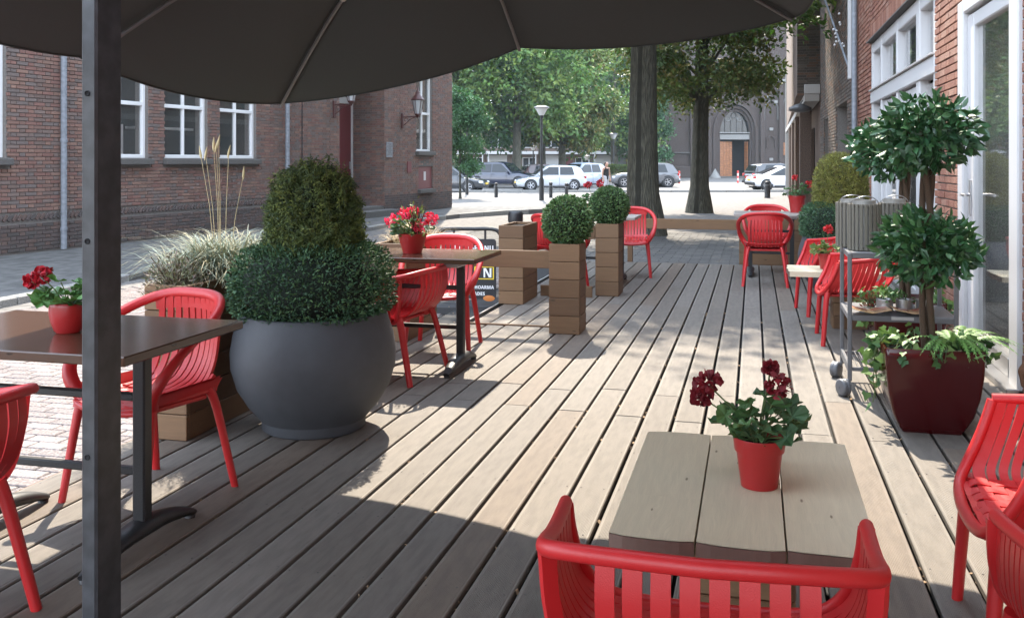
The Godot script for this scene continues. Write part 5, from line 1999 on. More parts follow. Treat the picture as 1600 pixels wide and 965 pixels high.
func row_right() -> void:
	# dark brick house next door
	var t := Transform3D(Basis(Vector3(0, 0, 1), Vector3.UP, Vector3(-1, 0, 0)), Vector3(1.56, 0, 0))
	var o := thing("dark_brick_house", "dark grey brick house beyond the café with narrow window slits", "building", t)
	var door := Rect2(-19.4, -0.1, 2.2, 2.5)
	var slit := Rect2(-22.7, 0.3, 1.1, 2.0)
	var I := Transform3D()
	core(o, I, -24.1, -15.34, -0.25, 8.6, [door, slit], 0.3, M.mortar)
	bricks(o, Transform3D(Basis(), Vector3(0, 0, 0.006)), -24.1, -15.36, -0.1, 8.5, [door, slit], "grey", 280, func(x, y): return x > -17.1 and y > 1.0 and y < 3.4, 71)
	room(o, I, -24.1, -15.34, -0.2, 8.6, 0.3, 6.0, M.room)
	var dr := part(o, "door", boxm(Vector3(-18.5, 1.1, -0.2), Vector3(0.9, 2.4, 0.05), 0.006), M.grey_paint)
	part(dr, "door_frame", boxm(Vector3(-17.95, 1.15, -0.12), Vector3(0.06, 2.5, 0.12), 0.006), M.offwhite)
	part(dr, "side_panel", boxm(Vector3(-17.55, 1.15, -0.2), Vector3(0.74, 2.5, 0.04), 0.004), M.stone)
	part(dr, "handle", boxm(Vector3(-18.15, 1.0, -0.16), Vector3(0.1, 0.02, 0.04), 0.006), M.steel)
	part(o, "window_pane", boxm(Vector3(-22.15, 1.3, -0.15), Vector3(1.06, 1.96, 0.01)), M.glass)
	part(o, "roof", boxm(Vector3(-19.7, 8.75, -3.0), Vector3(8.9, 0.3, 6.6), 0.02), M.roof)
	part(o, "gutter", boxm(Vector3(-19.7, 8.55, 0.12), Vector3(8.9, 0.12, 0.2), 0.02), M.stone)
	# white sign board edge with its wire frame of lamps
	var s := thing("sign_board", "white upright sign board with wire stays projecting from the dark brick house", "sign", Transform3D(Basis(), D(1.46, 15.9, 2.65)))
	part(s, "board", boxm(Vector3(0.0, 1.6, 0.0), Vector3(0.05, 3.2, 0.16), 0.008), M.white)
	part(s, "bracket_box", boxm(Vector3(-0.08, 1.6, 0), Vector3(0.16, 0.2, 0.12), 0.008), M.offwhite)
	var wf := MB.new()
	wf.tube([Vector3(0, 0.15, 0), Vector3(-0.25, 1.6, -1.9), Vector3(-0.3, 2.3, -2.7)], 0.018, 6)
	wf.tube([Vector3(0, 1.9, 0), Vector3(-0.25, 1.95, -1.6)], 0.012, 6)
	part(s, "stay", wf, M.zinc)
	rng.seed = 8
	for k in 34:
		var p := Vector3(rng.randf_range(-0.22, -0.02), rng.randf_range(0.5, 2.6), 0)
		p.z = -p.y * 0.55 * rng.randf_range(0.2, 1.0)
		part(s, "bulb_holder", boxm(p, Vector3(0.03, 0.03, 0.07), 0.008), M.white)
	# house with the porch roof beyond
	var h := thing("porch_house", "brown brick house with a white edged porch roof beyond the dark house", "building", at(D(1.0, 24.2)))
	var side := Transform3D(Basis(), Vector3(0, 0, 0))
	core(h, Transform3D(), 0.02, 5.5, 2.95, 8.0, [], 0.2, M.mortar)
	bricks(h, Transform3D(Basis(), Vector3(0, 0, 0.006)), 0.02, 0.8, 2.95, 8.0, [], "grey", 0, func(_x, _y): return false, 81)
	var fr := MB.new()
	fr.prism(Transform3D(Basis(Vector3.RIGHT, -PI / 2), Vector3(0, 3.0, 0)), PackedVector2Array([Vector2(0.02, 0.21), Vector2(5.5, 0.21), Vector2(5.5, 26.0), Vector2(0.6, 26.0)]), 5.0)
	part(h, "upper_storey", fr, M.house)
	var gf := MB.new()
	gf.prism(Transform3D(Basis(Vector3.RIGHT, -PI / 2), Vector3(0, -0.3, 0)), PackedVector2Array([Vector2(0.62, 0.3), Vector2(5.5, 0.3), Vector2(5.5, 26.0), Vector2(0.98, 26.0)]), 3.3)
	part(h, "ground_storey", gf, M.house)
	var cn := MB.new()
	cn.prism(Transform3D(Basis(Vector3.RIGHT, -PI / 2), Vector3(0, 2.8, 0)), PackedVector2Array([Vector2(0.18, -0.25), Vector2(0.52, -0.25), Vector2(0.52, 0.0), Vector2(0.9, 25.8), Vector2(0.55, 25.8)]), 0.17)
	part(h, "porch_roof", cn, M.offwhite)
	part(h, "fascia", boxm(Vector3(0.35, 3.08, 0.3), Vector3(0.36, 0.22, 0.14), 0.008), M.white)
	for k in 5:
		var z := -3.0 - k * 5.2
		part(h, "pier", boxm(Vector3(0.36 + k * 0.085, 1.25, z), Vector3(0.3, 3.1, 0.4), 0.01), M.house if k < 4 else M.stone_pale)
		part(h, "window_pane", boxm(Vector3(0.66 + k * 0.085, 1.3, z - 2.3), Vector3(0.02, 2.0, 2.6)), M.car_glass)
	part(h, "corner_pilaster", boxm(Vector3(0.72, 3.0, -25.9), Vector3(0.36, 6.6, 0.3), 0.02), M.stone_pale)
	var lamp := thing("porch_lamp", "grey dome lamp hanging at the edge of the porch roof", "lamp", at(D(1.12, 24.9, 2.62)))
	var lb := MB.new()
	lb.lathe(Transform3D(), [Vector2(0.06, -0.05), Vector2(0.28, 0.0), Vector2(0.27, 0.08), Vector2(0.1, 0.16), Vector2(0.02, 0.18)], 18)
	part(lamp, "shade", lb, M.grey_paint)
	var la := MB.new()
	la.tube([Vector3(0, 0.17, 0), Vector3(0.05, 0.24, 0), Vector3(0.25, 0.26, 0)], 0.02, 6)
	part(lamp, "arm", la, M.grey_paint)

# ------------------------------------------------------------------ church
func arch_pts(w: float, h0: float, rise: float, n: int) -> PackedVector2Array:   # pointed arch outline from foot to foot
	var out := PackedVector2Array()
	out.append(Vector2(w, 0))
	for k in n + 1:
		var f := float(k) / n
		out.append(Vector2(w * cos(f * PI / 2 * 0.98), h0 + rise * sin(f * PI / 2)))
	for k in range(n - 1, -1, -1):
		var f := float(k) / n
		out.append(Vector2(-w * cos(f * PI / 2 * 0.98), h0 + rise * sin(f * PI / 2)))
	out.append(Vector2(-w, 0))
	return out

func arch_ring(o: Node3D, called: String, c: Vector3, w: float, h0: float, rise: float, band: float, z0: float, z1: float, m: Material) -> void:
	var a := arch_pts(w, h0, rise, 9)
	var b := arch_pts(w - band, h0, rise - band, 9)
	var mb := MB.new()
	for i in a.size() - 1:
		mb.quad(c + Vector3(b[i].x, b[i].y, z1), c + Vector3(a[i].x, a[i].y, z1), c + Vector3(a[i + 1].x, a[i + 1].y, z1), c + Vector3(b[i + 1].x, b[i + 1].y, z1))
		mb.quad(c + Vector3(b[i + 1].x, b[i + 1].y, z0), c + Vector3(b[i + 1].x, b[i + 1].y, z1) , c + Vector3(b[i].x, b[i].y, z1), c + Vector3(b[i].x, b[i].y, z0))
		mb.quad(c + Vector3(a[i].x, a[i].y, z0), c + Vector3(a[i].x, a[i].y, z1), c + Vector3(a[i + 1].x, a[i + 1].y, z1), c + Vector3(a[i + 1].x, a[i + 1].y, z0))
	part(o, called, mb, m)

func church() -> void:
	var g := gy(100.0)
	var o := thing("church", "dark brick church front with pointed portal and open wooden door in the distance", "church", at(V(23.3, 100.0, g), YAW))
	# wall boxes round the portal opening
	var mb := MB.new()
	for e in [[-4.95, 5.3, 0.0, 24.0], [9.2, 13.8, 0.0, 24.0]]:
		mb.box(Transform3D(Basis(), Vector3(e[0], (e[2] + e[3]) / 2, -1.5)), Vector3(e[1], e[3] - e[2], 3.0))
	mb.box(Transform3D(Basis(), Vector3(0.0, 15.9, -1.5)), Vector3(4.6, 16.2, 3.0))
	part(o, "wall", mb, M.church)
	part(o, "nave", boxm(Vector3(3, 9, -14.5), Vector3(20, 18, 23.0)), M.church)
	part(o, "nave_roof", boxm(Vector3(3, 18.6, -14.5), Vector3(20.6, 1.2, 23.6)), M.roof)
	arch_ring(o, "archivolt", Vector3.ZERO, 2.35, 4.6, 3.3, 0.3, -0.6, 0.14, M.church)
	arch_ring(o, "archivolt", Vector3.ZERO, 2.05, 4.6, 2.9, 0.28, -0.7, -0.12, M.church)
	arch_ring(o, "archivolt", Vector3.ZERO, 1.78, 4.6, 2.55, 0.24, -0.8, -0.32, M.church)
	# spandrel fill behind the rings
	var sp := MB.new()
	var a := arch_pts(2.3, 4.6, 3.25, 9)
	for i in a.size() - 1:
		if a[i].y > 4.5 and a[i + 1].y > 4.5:
			sp.quad(Vector3(a[i].x, a[i].y, -0.02), Vector3(a[i].x, 8.0, -0.02), Vector3(a[i + 1].x, 8.0, -0.02), Vector3(a[i + 1].x, a[i + 1].y, -0.02))
	part(o, "spandrel", sp, M.church)
	part(o, "lintel", boxm(Vector3(0, 4.25, -0.6), Vector3(3.2, 0.55, 0.5), 0.03), M.stone_pale)
	part(o, "lintel", boxm(Vector3(0, 4.68, -0.55), Vector3(3.2, 0.12, 0.6), 0.02), M.stone_pale)
	var ty := MB.new()
	ty.prism(Transform3D(Basis(), Vector3(0, 4.7, -0.95)), arch_pts(1.55, 0.1, 2.2, 9), 0.1)
	part(o, "tympanum_glass", ty, M.car_glass)
	for k in 4:
		part(o, "tracery_bar", boxm(Vector3(-0.93 + k * 0.62, 5.4, -0.8), Vector3(0.09, 1.4, 0.12), 0.02), M.stone)
	for k in 3:
		var tr := MB.new()
		var ring := []
		for j in 15:
			var an := TAU * j / 14
			ring.append(Vector3(-0.62 + k * 0.62 + cos(an) * 0.27, (6.2 if k != 1 else 6.5) + sin(an) * 0.27, -0.8))
		tr.tube(ring, 0.06, 6)
		part(o, "tracery_ring", tr, M.stone_pale if k != 1 else M.stone)
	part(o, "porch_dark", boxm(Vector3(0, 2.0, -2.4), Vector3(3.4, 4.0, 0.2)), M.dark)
	for s in [-1, 1]:
		part(o, "porch_side", boxm(Vector3(s * 1.8, 2.0, -1.5), Vector3(0.4, 4.0, 2.0)), M.church)
	for e in [[-0.85, 1.45, 0.28], [1.3, 0.5, -1.1]]:
		var df := part(o, "door_leaf", cube(Vector3(e[1], 3.75, 0.1), 0.02), M.church_door, Transform3D(Basis(Vector3.UP, e[2]), Vector3(e[0], 1.9, -0.75)))
		for k in 4:
			part(df, "door_plank", boxm(Vector3(-e[1] / 2 + e[1] * (k + 0.5) / 4, 0, 0.06), Vector3(e[1] / 4 - 0.04, 3.6, 0.03), 0.01), M.church_door)
	part(o, "step", boxm(Vector3(0, 0.08, 0.3), Vector3(5.0, 0.16, 1.2), 0.02), M.stone)
	# shallow buttresses, string courses, niches
	for x in [-7.4, -4.55, -2.75, 2.75, 4.7, 6.0, 7.6]:
		part(o, "pilaster", boxm(Vector3(x, 5.0 if absf(x) < 7 else 7.0, 0.12), Vector3(0.42, 10.0 if absf(x) < 7 else 14.0, 0.4), 0.04), M.church)
	part(o, "corner_buttress", boxm(Vector3(-7.65, 5.5, 0.35), Vector3(0.6, 11.0, 1.4), 0.05), M.church)
	part(o, "plinth", boxm(Vector3(-5.1, 0.6, 0.1), Vector3(4.4, 1.2, 0.35), 0.05), M.church)
	part(o, "plinth", boxm(Vector3(7.0, 0.6, 0.1), Vector3(8.0, 1.2, 0.35), 0.05), M.church)
	part(o, "string_course", boxm(Vector3(2.0, 10.1, 0.2), Vector3(20.0, 0.22, 0.5), 0.05), M.stone_pale)
	part(o, "string_course", boxm(Vector3(-5.0, 2.6, 0.12), Vector3(4.5, 0.12, 0.3), 0.03), M.stone)
	for e in [[3.7, 3.1, 0.5, 1.3], [3.7, 6.0, 0.75, 2.1], [5.35, 6.0, 0.55, 2.3], [-3.65, 6.0, 0.75, 2.1], [-3.65, 3.1, 0.5, 1.3]]:
		arch_ring(o, "niche", Vector3(e[0], e[1], 0.0), e[2], e[3] * 0.5, e[3] * 0.5, 0.13, -0.02, 0.16, M.stone if e[1] > 5 else M.church)
	for e in [[3.45, 8.4], [4.2, 7.9], [3.7, 5.05], [3.7, 1.9]]:
		part(o, "pale_stone", boxm(Vector3(e[0], e[1], 0.1), Vector3(0.4, 0.3, 0.16), 0.08), M.stone_pale)
	part(o, "notice_board", boxm(Vector3(5.2, 3.0, 0.1), Vector3(0.5, 1.3, 0.1), 0.02), M.church_door)
	for x in [-2.3, 2.0]:
		var cn := MB.new()
		cn.lathe(Transform3D(Basis(), Vector3(x, 0, 0.9)), [Vector2(0.6, 0.0), Vector2(0.55, 0.1), Vector2(0.02, 0.95)], 4)
		part(o, "guard_stone", cn, M.stone_pale)

# ------------------------------------------------------------------ row of houses behind the car park
func row_houses() -> void:
	var looks := ["with pale garage front at the left end of the row", "with white entrance canopy second along the row", "behind the street lamp in the middle of the row", "behind the silver cars fourth along the row", "at the right end of the row beside the hedge"]
	for k in 5:
		var x := -13.0 + k * 6.5
		var o := thing("terraced_house", "brown brick terraced house " + looks[k], "house", at(V(x, 118.0, gy(118.0)), YAW), "terraced houses behind the car park")
		part(o, "wall", boxm(Vector3(0, 2.9, -4.0), Vector3(6.46, 5.8, 8.0)), M.house)
		var rf := MB.new()
		rf.prism(Transform3D(Basis(Vector3.UP, PI / 2), Vector3(-3.24, 0, 0)), PackedVector2Array([Vector2(-0.4, 5.75), Vector2(8.4, 5.75), Vector2(4.0, 8.6)]), 6.48)
		var r := part(o, "roof", rf, M.roof)
		part(r, "chimney", boxm(Vector3(1.8, 8.4, -4.0), Vector3(0.7, 1.4, 0.7)), M.house)
		part(o, "fascia", boxm(Vector3(0, 2.75, 0.5), Vector3(6.4, 0.35, 1.1), 0.02), M.white)
		part(o, "garage_front", boxm(Vector3(-1.8, 1.25, 0.06), Vector3(2.4, 2.4, 0.1), 0.02), M.offwhite if k % 2 == 0 else M.white)
		part(o, "door", boxm(Vector3(0.5, 1.15, 0.06), Vector3(1.0, 2.2, 0.08), 0.02), M.door_red if k % 2 else M.grey_paint)
		for e in [[-1.7, 4.1, 2.2, 1.5], [1.6, 4.1, 2.0, 1.5], [2.1, 1.4, 1.6, 1.6]]:
			var wn := part(o, "window", boxm(Vector3(e[0], e[1], 0.03), Vector3(e[2], e[3], 0.1), 0.02), M.white)
			for s in [-1, 1]:
				part(wn, "pane", boxm(Vector3(e[0] + s * e[2] / 4, e[1], 0.09), Vector3(e[2] / 2 - 0.14, e[3] - 0.2, 0.02)), M.car_glass)
		for s in [-2.9, 2.9]:
			part(o, "canopy_post", boxm(Vector3(s, 1.3, 0.95), Vector3(0.12, 2.6, 0.12)), M.white)

# ------------------------------------------------------------------ cars (nose towards local +x)
func car(label: String, p: Vector3, turn: float, L0: float, W: float, H0: float, paint: Material, style: String, group := "cars in the car park") -> void:
	var o := thing("parked_car", label, "car", at(p, turn), group)
	var h := L0 / 2
	var belt := H0 * 0.6
	var clear := 0.19 if style != "suv" else 0.24
	# lower body: stations along the length (x, bottom, top, half width)
	var nose := H0 * (0.47 if style != "suv" else 0.53)
	var tail := belt * (0.98 if style != "coupe" else 0.96)
	var st := [[-h, 0.42, tail * 0.72, 0.8], [-h + 0.06, 0.3, tail * 0.93, 0.9], [-h + 0.25, clear + 0.02, tail, 0.97], [-h + 0.9, clear, belt * 1.0, 1.0], [0.0, clear, belt * 0.985, 1.0], [h - 1.35, clear, belt * 0.965, 1.0], [h - 0.85, clear, nose * 1.12, 0.98], [h - 0.35, clear + 0.01, nose * 1.0, 0.94], [h - 0.1, 0.24, nose * 0.86, 0.84], [h, 0.34, nose * 0.66, 0.7]]
	var pts := PackedVector3Array()
	var n := 14
	for s in st:
		var hw: float = W / 2 * s[3]
		var lo: float = s[1]
		var hi: float = s[2]
		for e in [[-0.86, 0.0], [-0.97, 0.08], [-1.0, 0.3], [-1.0, 0.55], [-0.975, 0.8], [-0.94, 0.93], [-0.86, 1.0], [0.86, 1.0], [0.94, 0.93], [0.975, 0.8], [1.0, 0.55], [1.0, 0.3], [0.97, 0.08], [0.86, 0.0]]:
			pts.append(Vector3(s[0], lerpf(lo, hi, e[1]), -hw * e[0]))
	var mb := MB.new()
	var rev := PackedVector3Array()
	for i in st.size():
		for j in n:
			rev.append(pts[i * n + n - 1 - j])
	mb.grid(st.size(), n, rev, true)
	for e in [0, st.size() - 1]:
		var c := Vector3.ZERO
		for j in n:
			c += pts[e * n + j] / n
		for j in n:
			var q0 := pts[e * n + j]
			var q1 := pts[e * n + (j + 1) % n]
			if e == 0:
				mb.tri(c, q1, q0)
			else:
				mb.tri(c, q0, q1)
	part(o, "body", mb, paint)
	# cabin: profile from windscreen foot over the roof to the tail
	var prof := []
	if style == "coupe":
		prof = [[h - 1.45, belt * 0.96], [h - 2.05, H0 * 0.93], [h - 2.5, H0], [-0.35, H0 * 0.985], [-h + 0.55, belt * 1.06], [-h + 0.42, belt * 0.98]]
	elif style == "wagon":
		prof = [[h - 1.35, belt * 0.96], [h - 2.0, H0 * 0.94], [h - 2.45, H0], [-h + 0.75, H0 * 0.97], [-h + 0.4, H0 * 0.9], [-h + 0.12, belt]]
	elif style == "suv":
		prof = [[h - 1.3, belt * 0.97], [h - 1.95, H0 * 0.95], [h - 2.4, H0], [-h + 0.7, H0 * 0.97], [-h + 0.42, H0 * 0.9], [-h + 0.1, belt]]
	else:
		prof = [[h - 1.05, belt * 0.96], [h - 1.75, H0 * 0.94], [h - 2.2, H0], [-h + 0.6, H0 * 0.965], [-h + 0.36, H0 * 0.9], [-h + 0.08, belt]]
	var wb := W / 2 * 0.94
	var wr := W / 2 * 0.72
	var hw_at := func(y: float) -> float: return lerpf(wb, wr, clampf((y - belt) / (H0 - belt), 0, 1))
	var cb := MB.new()
	var cp := PackedVector3Array()
	for q in prof:
		var w: float = hw_at.call(q[1])
		for e in [1.0, 0.92, 0.5, 0.0, -0.5, -0.92, -1.0]:
			cp.append(Vector3(q[0], q[1] + 0.03 * (1.0 - e * e) - (0.012 if absf(e) == 1.0 else 0.0), w * e))
	var rv := PackedVector3Array()
	for i in prof.size():
		for j in 7:
			rv.append(cp[i * 7 + j])
	cb.grid(prof.size(), 7, rv)
	for s in [-1.0, 1.0]:
		for i in prof.size() - 1:
			var q0: Array = prof[i]
			var q1: Array = prof[i + 1]
			var a0 := Vector3(q0[0], belt * 0.93, s * wb)
			var a1 := Vector3(q1[0], belt * 0.93, s * wb)
			var b0 := Vector3(q0[0], q0[1] - 0.012, s * hw_at.call(q0[1]))
			var b1 := Vector3(q1[0], q1[1] - 0.012, s * hw_at.call(q1[1]))
			if s > 0:
				cb.quad(a1, a0, b0, b1)
			else:
				cb.quad(a0, a1, b1, b0)
	part(o, "cabin", cb, paint)
	# windows proud of the cabin
	var lerp2 := func(i: int, f: float) -> Vector2: return Vector2(lerpf(prof[i][0], prof[i + 1][0], f), lerpf(prof[i][1], prof[i + 1][1], f))
	var y0 := belt * 1.03
	var y1 := H0 * 0.925
	var xa: float = lerp2.call(0, 0.25).x
	var xb: float = prof[2][0] + 0.28
	var xr: float = prof[3][0] + (0.25 if style != "coupe" else 0.1)
	var xe: float = prof[4][0] + (0.28 if style != "coupe" else 0.3)
	var xm := (xb + xr) / 2 + 0.1
	for s in [-1.0, 1.0]:
		var z0: float = s * (hw_at.call(y0) + 0.006)
		var z1: float = s * (hw_at.call(y1) + 0.006)
		for e in [[xa, xb, xm + 0.04, xm + 0.02], [xm - 0.04, xm - 0.06, xe + 0.1, xr]]:
			var wq := MB.new()
			if s > 0:
				wq.quad(Vector3(e[2], y0, z0), Vector3(e[0], y0, z0), Vector3(e[1], y1, z1), Vector3(e[3], y1, z1))
			else:
				wq.quad(Vector3(e[0], y0, z0), Vector3(e[2], y0, z0), Vector3(e[3], y1, z1), Vector3(e[1], y1, z1))
			part(o, "side_window", wq, M.car_glass)
		# lamps, mirror, handles, sills
		part(o, "headlight", boxm(Vector3(h - 0.16, nose * 0.78, s * W * 0.36), Vector3(0.22, 0.14, 0.28), 0.05), mat("headlight", L(0.6, 0.62, 0.65), 0.15) if not M.has("headlight") else M.headlight)
		part(o, "tail_light", boxm(Vector3(-h + 0.09, belt * 0.88, s * W * 0.4), Vector3(0.16, 0.2 if style != "coupe" else 0.14, 0.2), 0.04), M.tail if M.has("tail") else mat("tail", L(0.4, 0.02, 0.02), 0.2))
		part(o, "mirror", boxm(Vector3(xa - 0.1, belt * 1.04, s * (W / 2 + 0.06)), Vector3(0.12, 0.13, 0.18), 0.04), paint)
		part(o, "sill_trim", boxm(Vector3(0, clear + 0.04, s * (W / 2 - 0.012)), Vector3(L0 * 0.42, 0.09, 0.04), 0.012), M.rubber)
		for x in [xm + 0.12, xe + 0.32]:
			part(o, "door_handle", boxm(Vector3(x, belt * 0.9, s * (W / 2 * 0.985)), Vector3(0.18, 0.025, 0.03), 0.008), paint)
		part(o, "door_seam", boxm(Vector3(xm, (belt + clear) / 2 + 0.04, s * (W / 2 + 0.001)), Vector3(0.012, belt - clear - 0.16, 0.006)), M.rubber)
		part(o, "door_seam", boxm(Vector3(xa - 0.2, (belt + clear) / 2 + 0.04, s * (W / 2 + 0.001)), Vector3(0.012, belt - clear - 0.2, 0.006)), M.rubber)
	var ws := MB.new()
	var f0: Vector2 = lerp2.call(0, 0.1)
	var f1: Vector2 = lerp2.call(0, 0.98)
	var v0 := Vector2(0.012, 0.02)
	ws.quad(Vector3(f0.x, f0.y, hw_at.call(f0.y) * 0.9) + Vector3(0.02, 0.035, 0), Vector3(f0.x, f0.y, -hw_at.call(f0.y) * 0.9) + Vector3(0.02, 0.035, 0), Vector3(f1.x, f1.y, -hw_at.call(f1.y) * 0.88) + Vector3(0.02, 0.035, 0), Vector3(f1.x, f1.y, hw_at.call(f1.y) * 0.88) + Vector3(0.02, 0.035, 0))
	part(o, "windscreen", ws, M.car_glass)
	var rw := MB.new()
	var r0: Vector2 = lerp2.call(4, 0.7) if style != "coupe" else lerp2.call(3, 0.95)
	var r1: Vector2 = lerp2.call(4, 0.0) if style != "coupe" else lerp2.call(3, 0.15)
	rw.quad(Vector3(r0.x - 0.025, r0.y + 0.025, -hw_at.call(r0.y) * 0.86), Vector3(r0.x - 0.025, r0.y + 0.025, hw_at.call(r0.y) * 0.86), Vector3(r1.x - 0.025, r1.y + 0.03, hw_at.call(r1.y) * 0.84), Vector3(r1.x - 0.025, r1.y + 0.03, -hw_at.call(r1.y) * 0.84))
	part(o, "rear_window", rw, M.car_glass)
	part(o, "rear_bumper", boxm(Vector3(-h + 0.1, 0.4, 0), Vector3(0.26, 0.2, W * 0.9), 0.08), M.rubber)
	part(o, "grille", boxm(Vector3(h - 0.06, nose * 0.5, 0), Vector3(0.14, 0.18, W * 0.5), 0.04), M.rubber)
	for s in [-1, 1]:
		part(o, "number_plate", boxm(Vector3(s * (h + 0.012), 0.47 if s > 0 else 0.62, 0), Vector3(0.03, 0.11, 0.5), 0.008), M.plate if M.has("plate") else mat("plate", L(0.7, 0.45, 0.04), 0.4))
	var wr2 := 0.31 if style != "suv" else 0.36
	for fx in [h - 0.82, -h + 0.78]:
		for s in [-1.0, 1.0]:
			var wt := Transform3D(Basis(Vector3.RIGHT, s * PI / 2), Vector3(fx, wr2, s * (W / 2 - 0.1)))
			var ar := MB.new()
			ar.lathe(wt, [Vector2(wr2 + 0.06, -0.06), Vector2(wr2 + 0.06, 0.098), Vector2(0.01, 0.099)], 26)
			part(o, "wheel_arch", ar, M.dark)
			var ty := MB.new()
			ty.lathe(wt, [Vector2(wr2 * 0.62, -0.08), Vector2(wr2 * 0.95, -0.08), Vector2(wr2, -0.04), Vector2(wr2, 0.08), Vector2(wr2 * 0.95, 0.112), Vector2(wr2 * 0.66, 0.115), Vector2(wr2 * 0.64, 0.1)], 26)
			var wh := part(o, "wheel", ty, M.rubber)
			var rim := MB.new()
			rim.lathe(wt, [Vector2(wr2 * 0.66, 0.106), Vector2(wr2 * 0.6, 0.108), Vector2(wr2 * 0.58, 0.1)], 22)
			rim.lathe(wt, [Vector2(wr2 * 0.16, 0.1), Vector2(wr2 * 0.15, 0.112), Vector2(0.005, 0.114)], 12)
			for k in 5:
				var b := wt * Transform3D(Basis(Vector3.UP, TAU * k / 5), Vector3.ZERO)
				rim.box(b * Transform3D(Basis(), Vector3(wr2 * 0.36, 0.104, 0)), Vector3(wr2 * 0.5, 0.014, wr2 * 0.16), 0.004)
			part(wh, "rim", rim, M.steel if style != "hatch" else M.rimpaint)

# ------------------------------------------------------------------ bodies as one smooth skin (surface nets over tapered capsules)
func skin(bones: Array, cell: float, k: float) -> ArrayMesh:
	var field := {}
	var lo := Vector3.INF
	var hi := -Vector3.INF
	for b in bones:
		for e in 2:
			var r: float = b[2 + e] + 3.0 * cell + k
			lo = lo.min(b[e] - Vector3.ONE * r)
			hi = hi.max(b[e] + Vector3.ONE * r)
	var nx := int((hi.x - lo.x) / cell) + 2
	var ny := int((hi.y - lo.y) / cell) + 2
	var nz := int((hi.z - lo.z) / cell) + 2
	var g := PackedFloat32Array()
	g.resize(nx * ny * nz)
	g.fill(1.0)
	for b in bones:
		var a: Vector3 = b[0]
		var c: Vector3 = b[1]
		var ra: float = b[2]
		var rb: float = b[3]
		var pad := maxf(ra, rb) + k + 2.5 * cell
		var l := ((a.min(c) - Vector3.ONE * pad - lo) / cell).floor()
		var u := ((a.max(c) + Vector3.ONE * pad - lo) / cell).ceil()
		var ac := c - a
		var l2 := maxf(ac.length_squared(), 1e-9)
		for z in range(maxi(0, int(l.z)), mini(nz, int(u.z) + 1)):
			for y in range(maxi(0, int(l.y)), mini(ny, int(u.y) + 1)):
				for x in range(maxi(0, int(l.x)), mini(nx, int(u.x) + 1)):
					var p := lo + Vector3(x, y, z) * cell
					var t := clampf((p - a).dot(ac) / l2, 0, 1)
					var d := (p - a - ac * t).length() - lerpf(ra, rb, t)
					var i := x + nx * (y + ny * z)
					var o := g[i]
					var hh := clampf(0.5 + 0.5 * (o - d) / k, 0, 1)
					g[i] = lerpf(o, d, hh) - k * hh * (1.0 - hh) if o < 0.99 else d
	var vid := {}
	var vs := PackedVector3Array()
	var off := [0, 1, nx, nx + 1, nx * ny, nx * ny + 1, nx * ny + nx, nx * ny + nx + 1]
	for z in nz - 1:
		for y in ny - 1:
			for x in nx - 1:
				var i := x + nx * (y + ny * z)
				var m := 0
				for q in 8:
					if g[i + off[q]] < 0:
						m |= 1 << q
				if m == 0 or m == 255:
					continue
				var s := Vector3.ZERO
				var cnt := 0
				for e in [[0, 1], [2, 3], [4, 5], [6, 7], [0, 2], [1, 3], [4, 6], [5, 7], [0, 4], [1, 5], [2, 6], [3, 7]]:
					var f0 := g[i + off[e[0]]]
					var f1 := g[i + off[e[1]]]
					if (f0 < 0) != (f1 < 0):
						var t := f0 / (f0 - f1)
						var p0 := Vector3(e[0] & 1, (e[0] >> 1) & 1, (e[0] >> 2) & 1)
						var p1 := Vector3(e[1] & 1, (e[1] >> 1) & 1, (e[1] >> 2) & 1)
						s += p0.lerp(p1, t)
						cnt += 1
				vid[i] = vs.size()
				vs.append(lo + (Vector3(x, y, z) + s / cnt) * cell)
	var ix := PackedInt32Array()
	var nr := PackedVector3Array()
	nr.resize(vs.size())
	var st := [1, nx, nx * ny]
	for i in vid:
		for ax in 3:
			var j: int = i + st[ax]
			if (g[i] < 0) == (g[j] < 0):
				continue
			var b: int = st[(ax + 1) % 3]
			var c: int = st[(ax + 2) % 3]
			if not (vid.has(i - b) and vid.has(i - c) and vid.has(i - b - c)):
				continue
			var q := [vid[i], vid[i - b], vid[i - b - c], vid[i - c]]
			if g[i] >= 0:
				q.reverse()
			var n := (vs[q[2]] - vs[q[0]]).cross(vs[q[3]] - vs[q[1]])
			for e in q:
				nr[e] += n
			ix.append_array([q[0], q[2], q[1], q[0], q[3], q[2]])
	for i in nr.size():
		nr[i] = nr[i].normalized()
	var a := []
	a.resize(Mesh.ARRAY_MAX)
	a[Mesh.ARRAY_VERTEX] = vs
	a[Mesh.ARRAY_NORMAL] = nr
	a[Mesh.ARRAY_INDEX] = ix
	var m := ArrayMesh.new()
	m.add_surface_from_arrays(Mesh.PRIMITIVE_TRIANGLES, a)
	return m

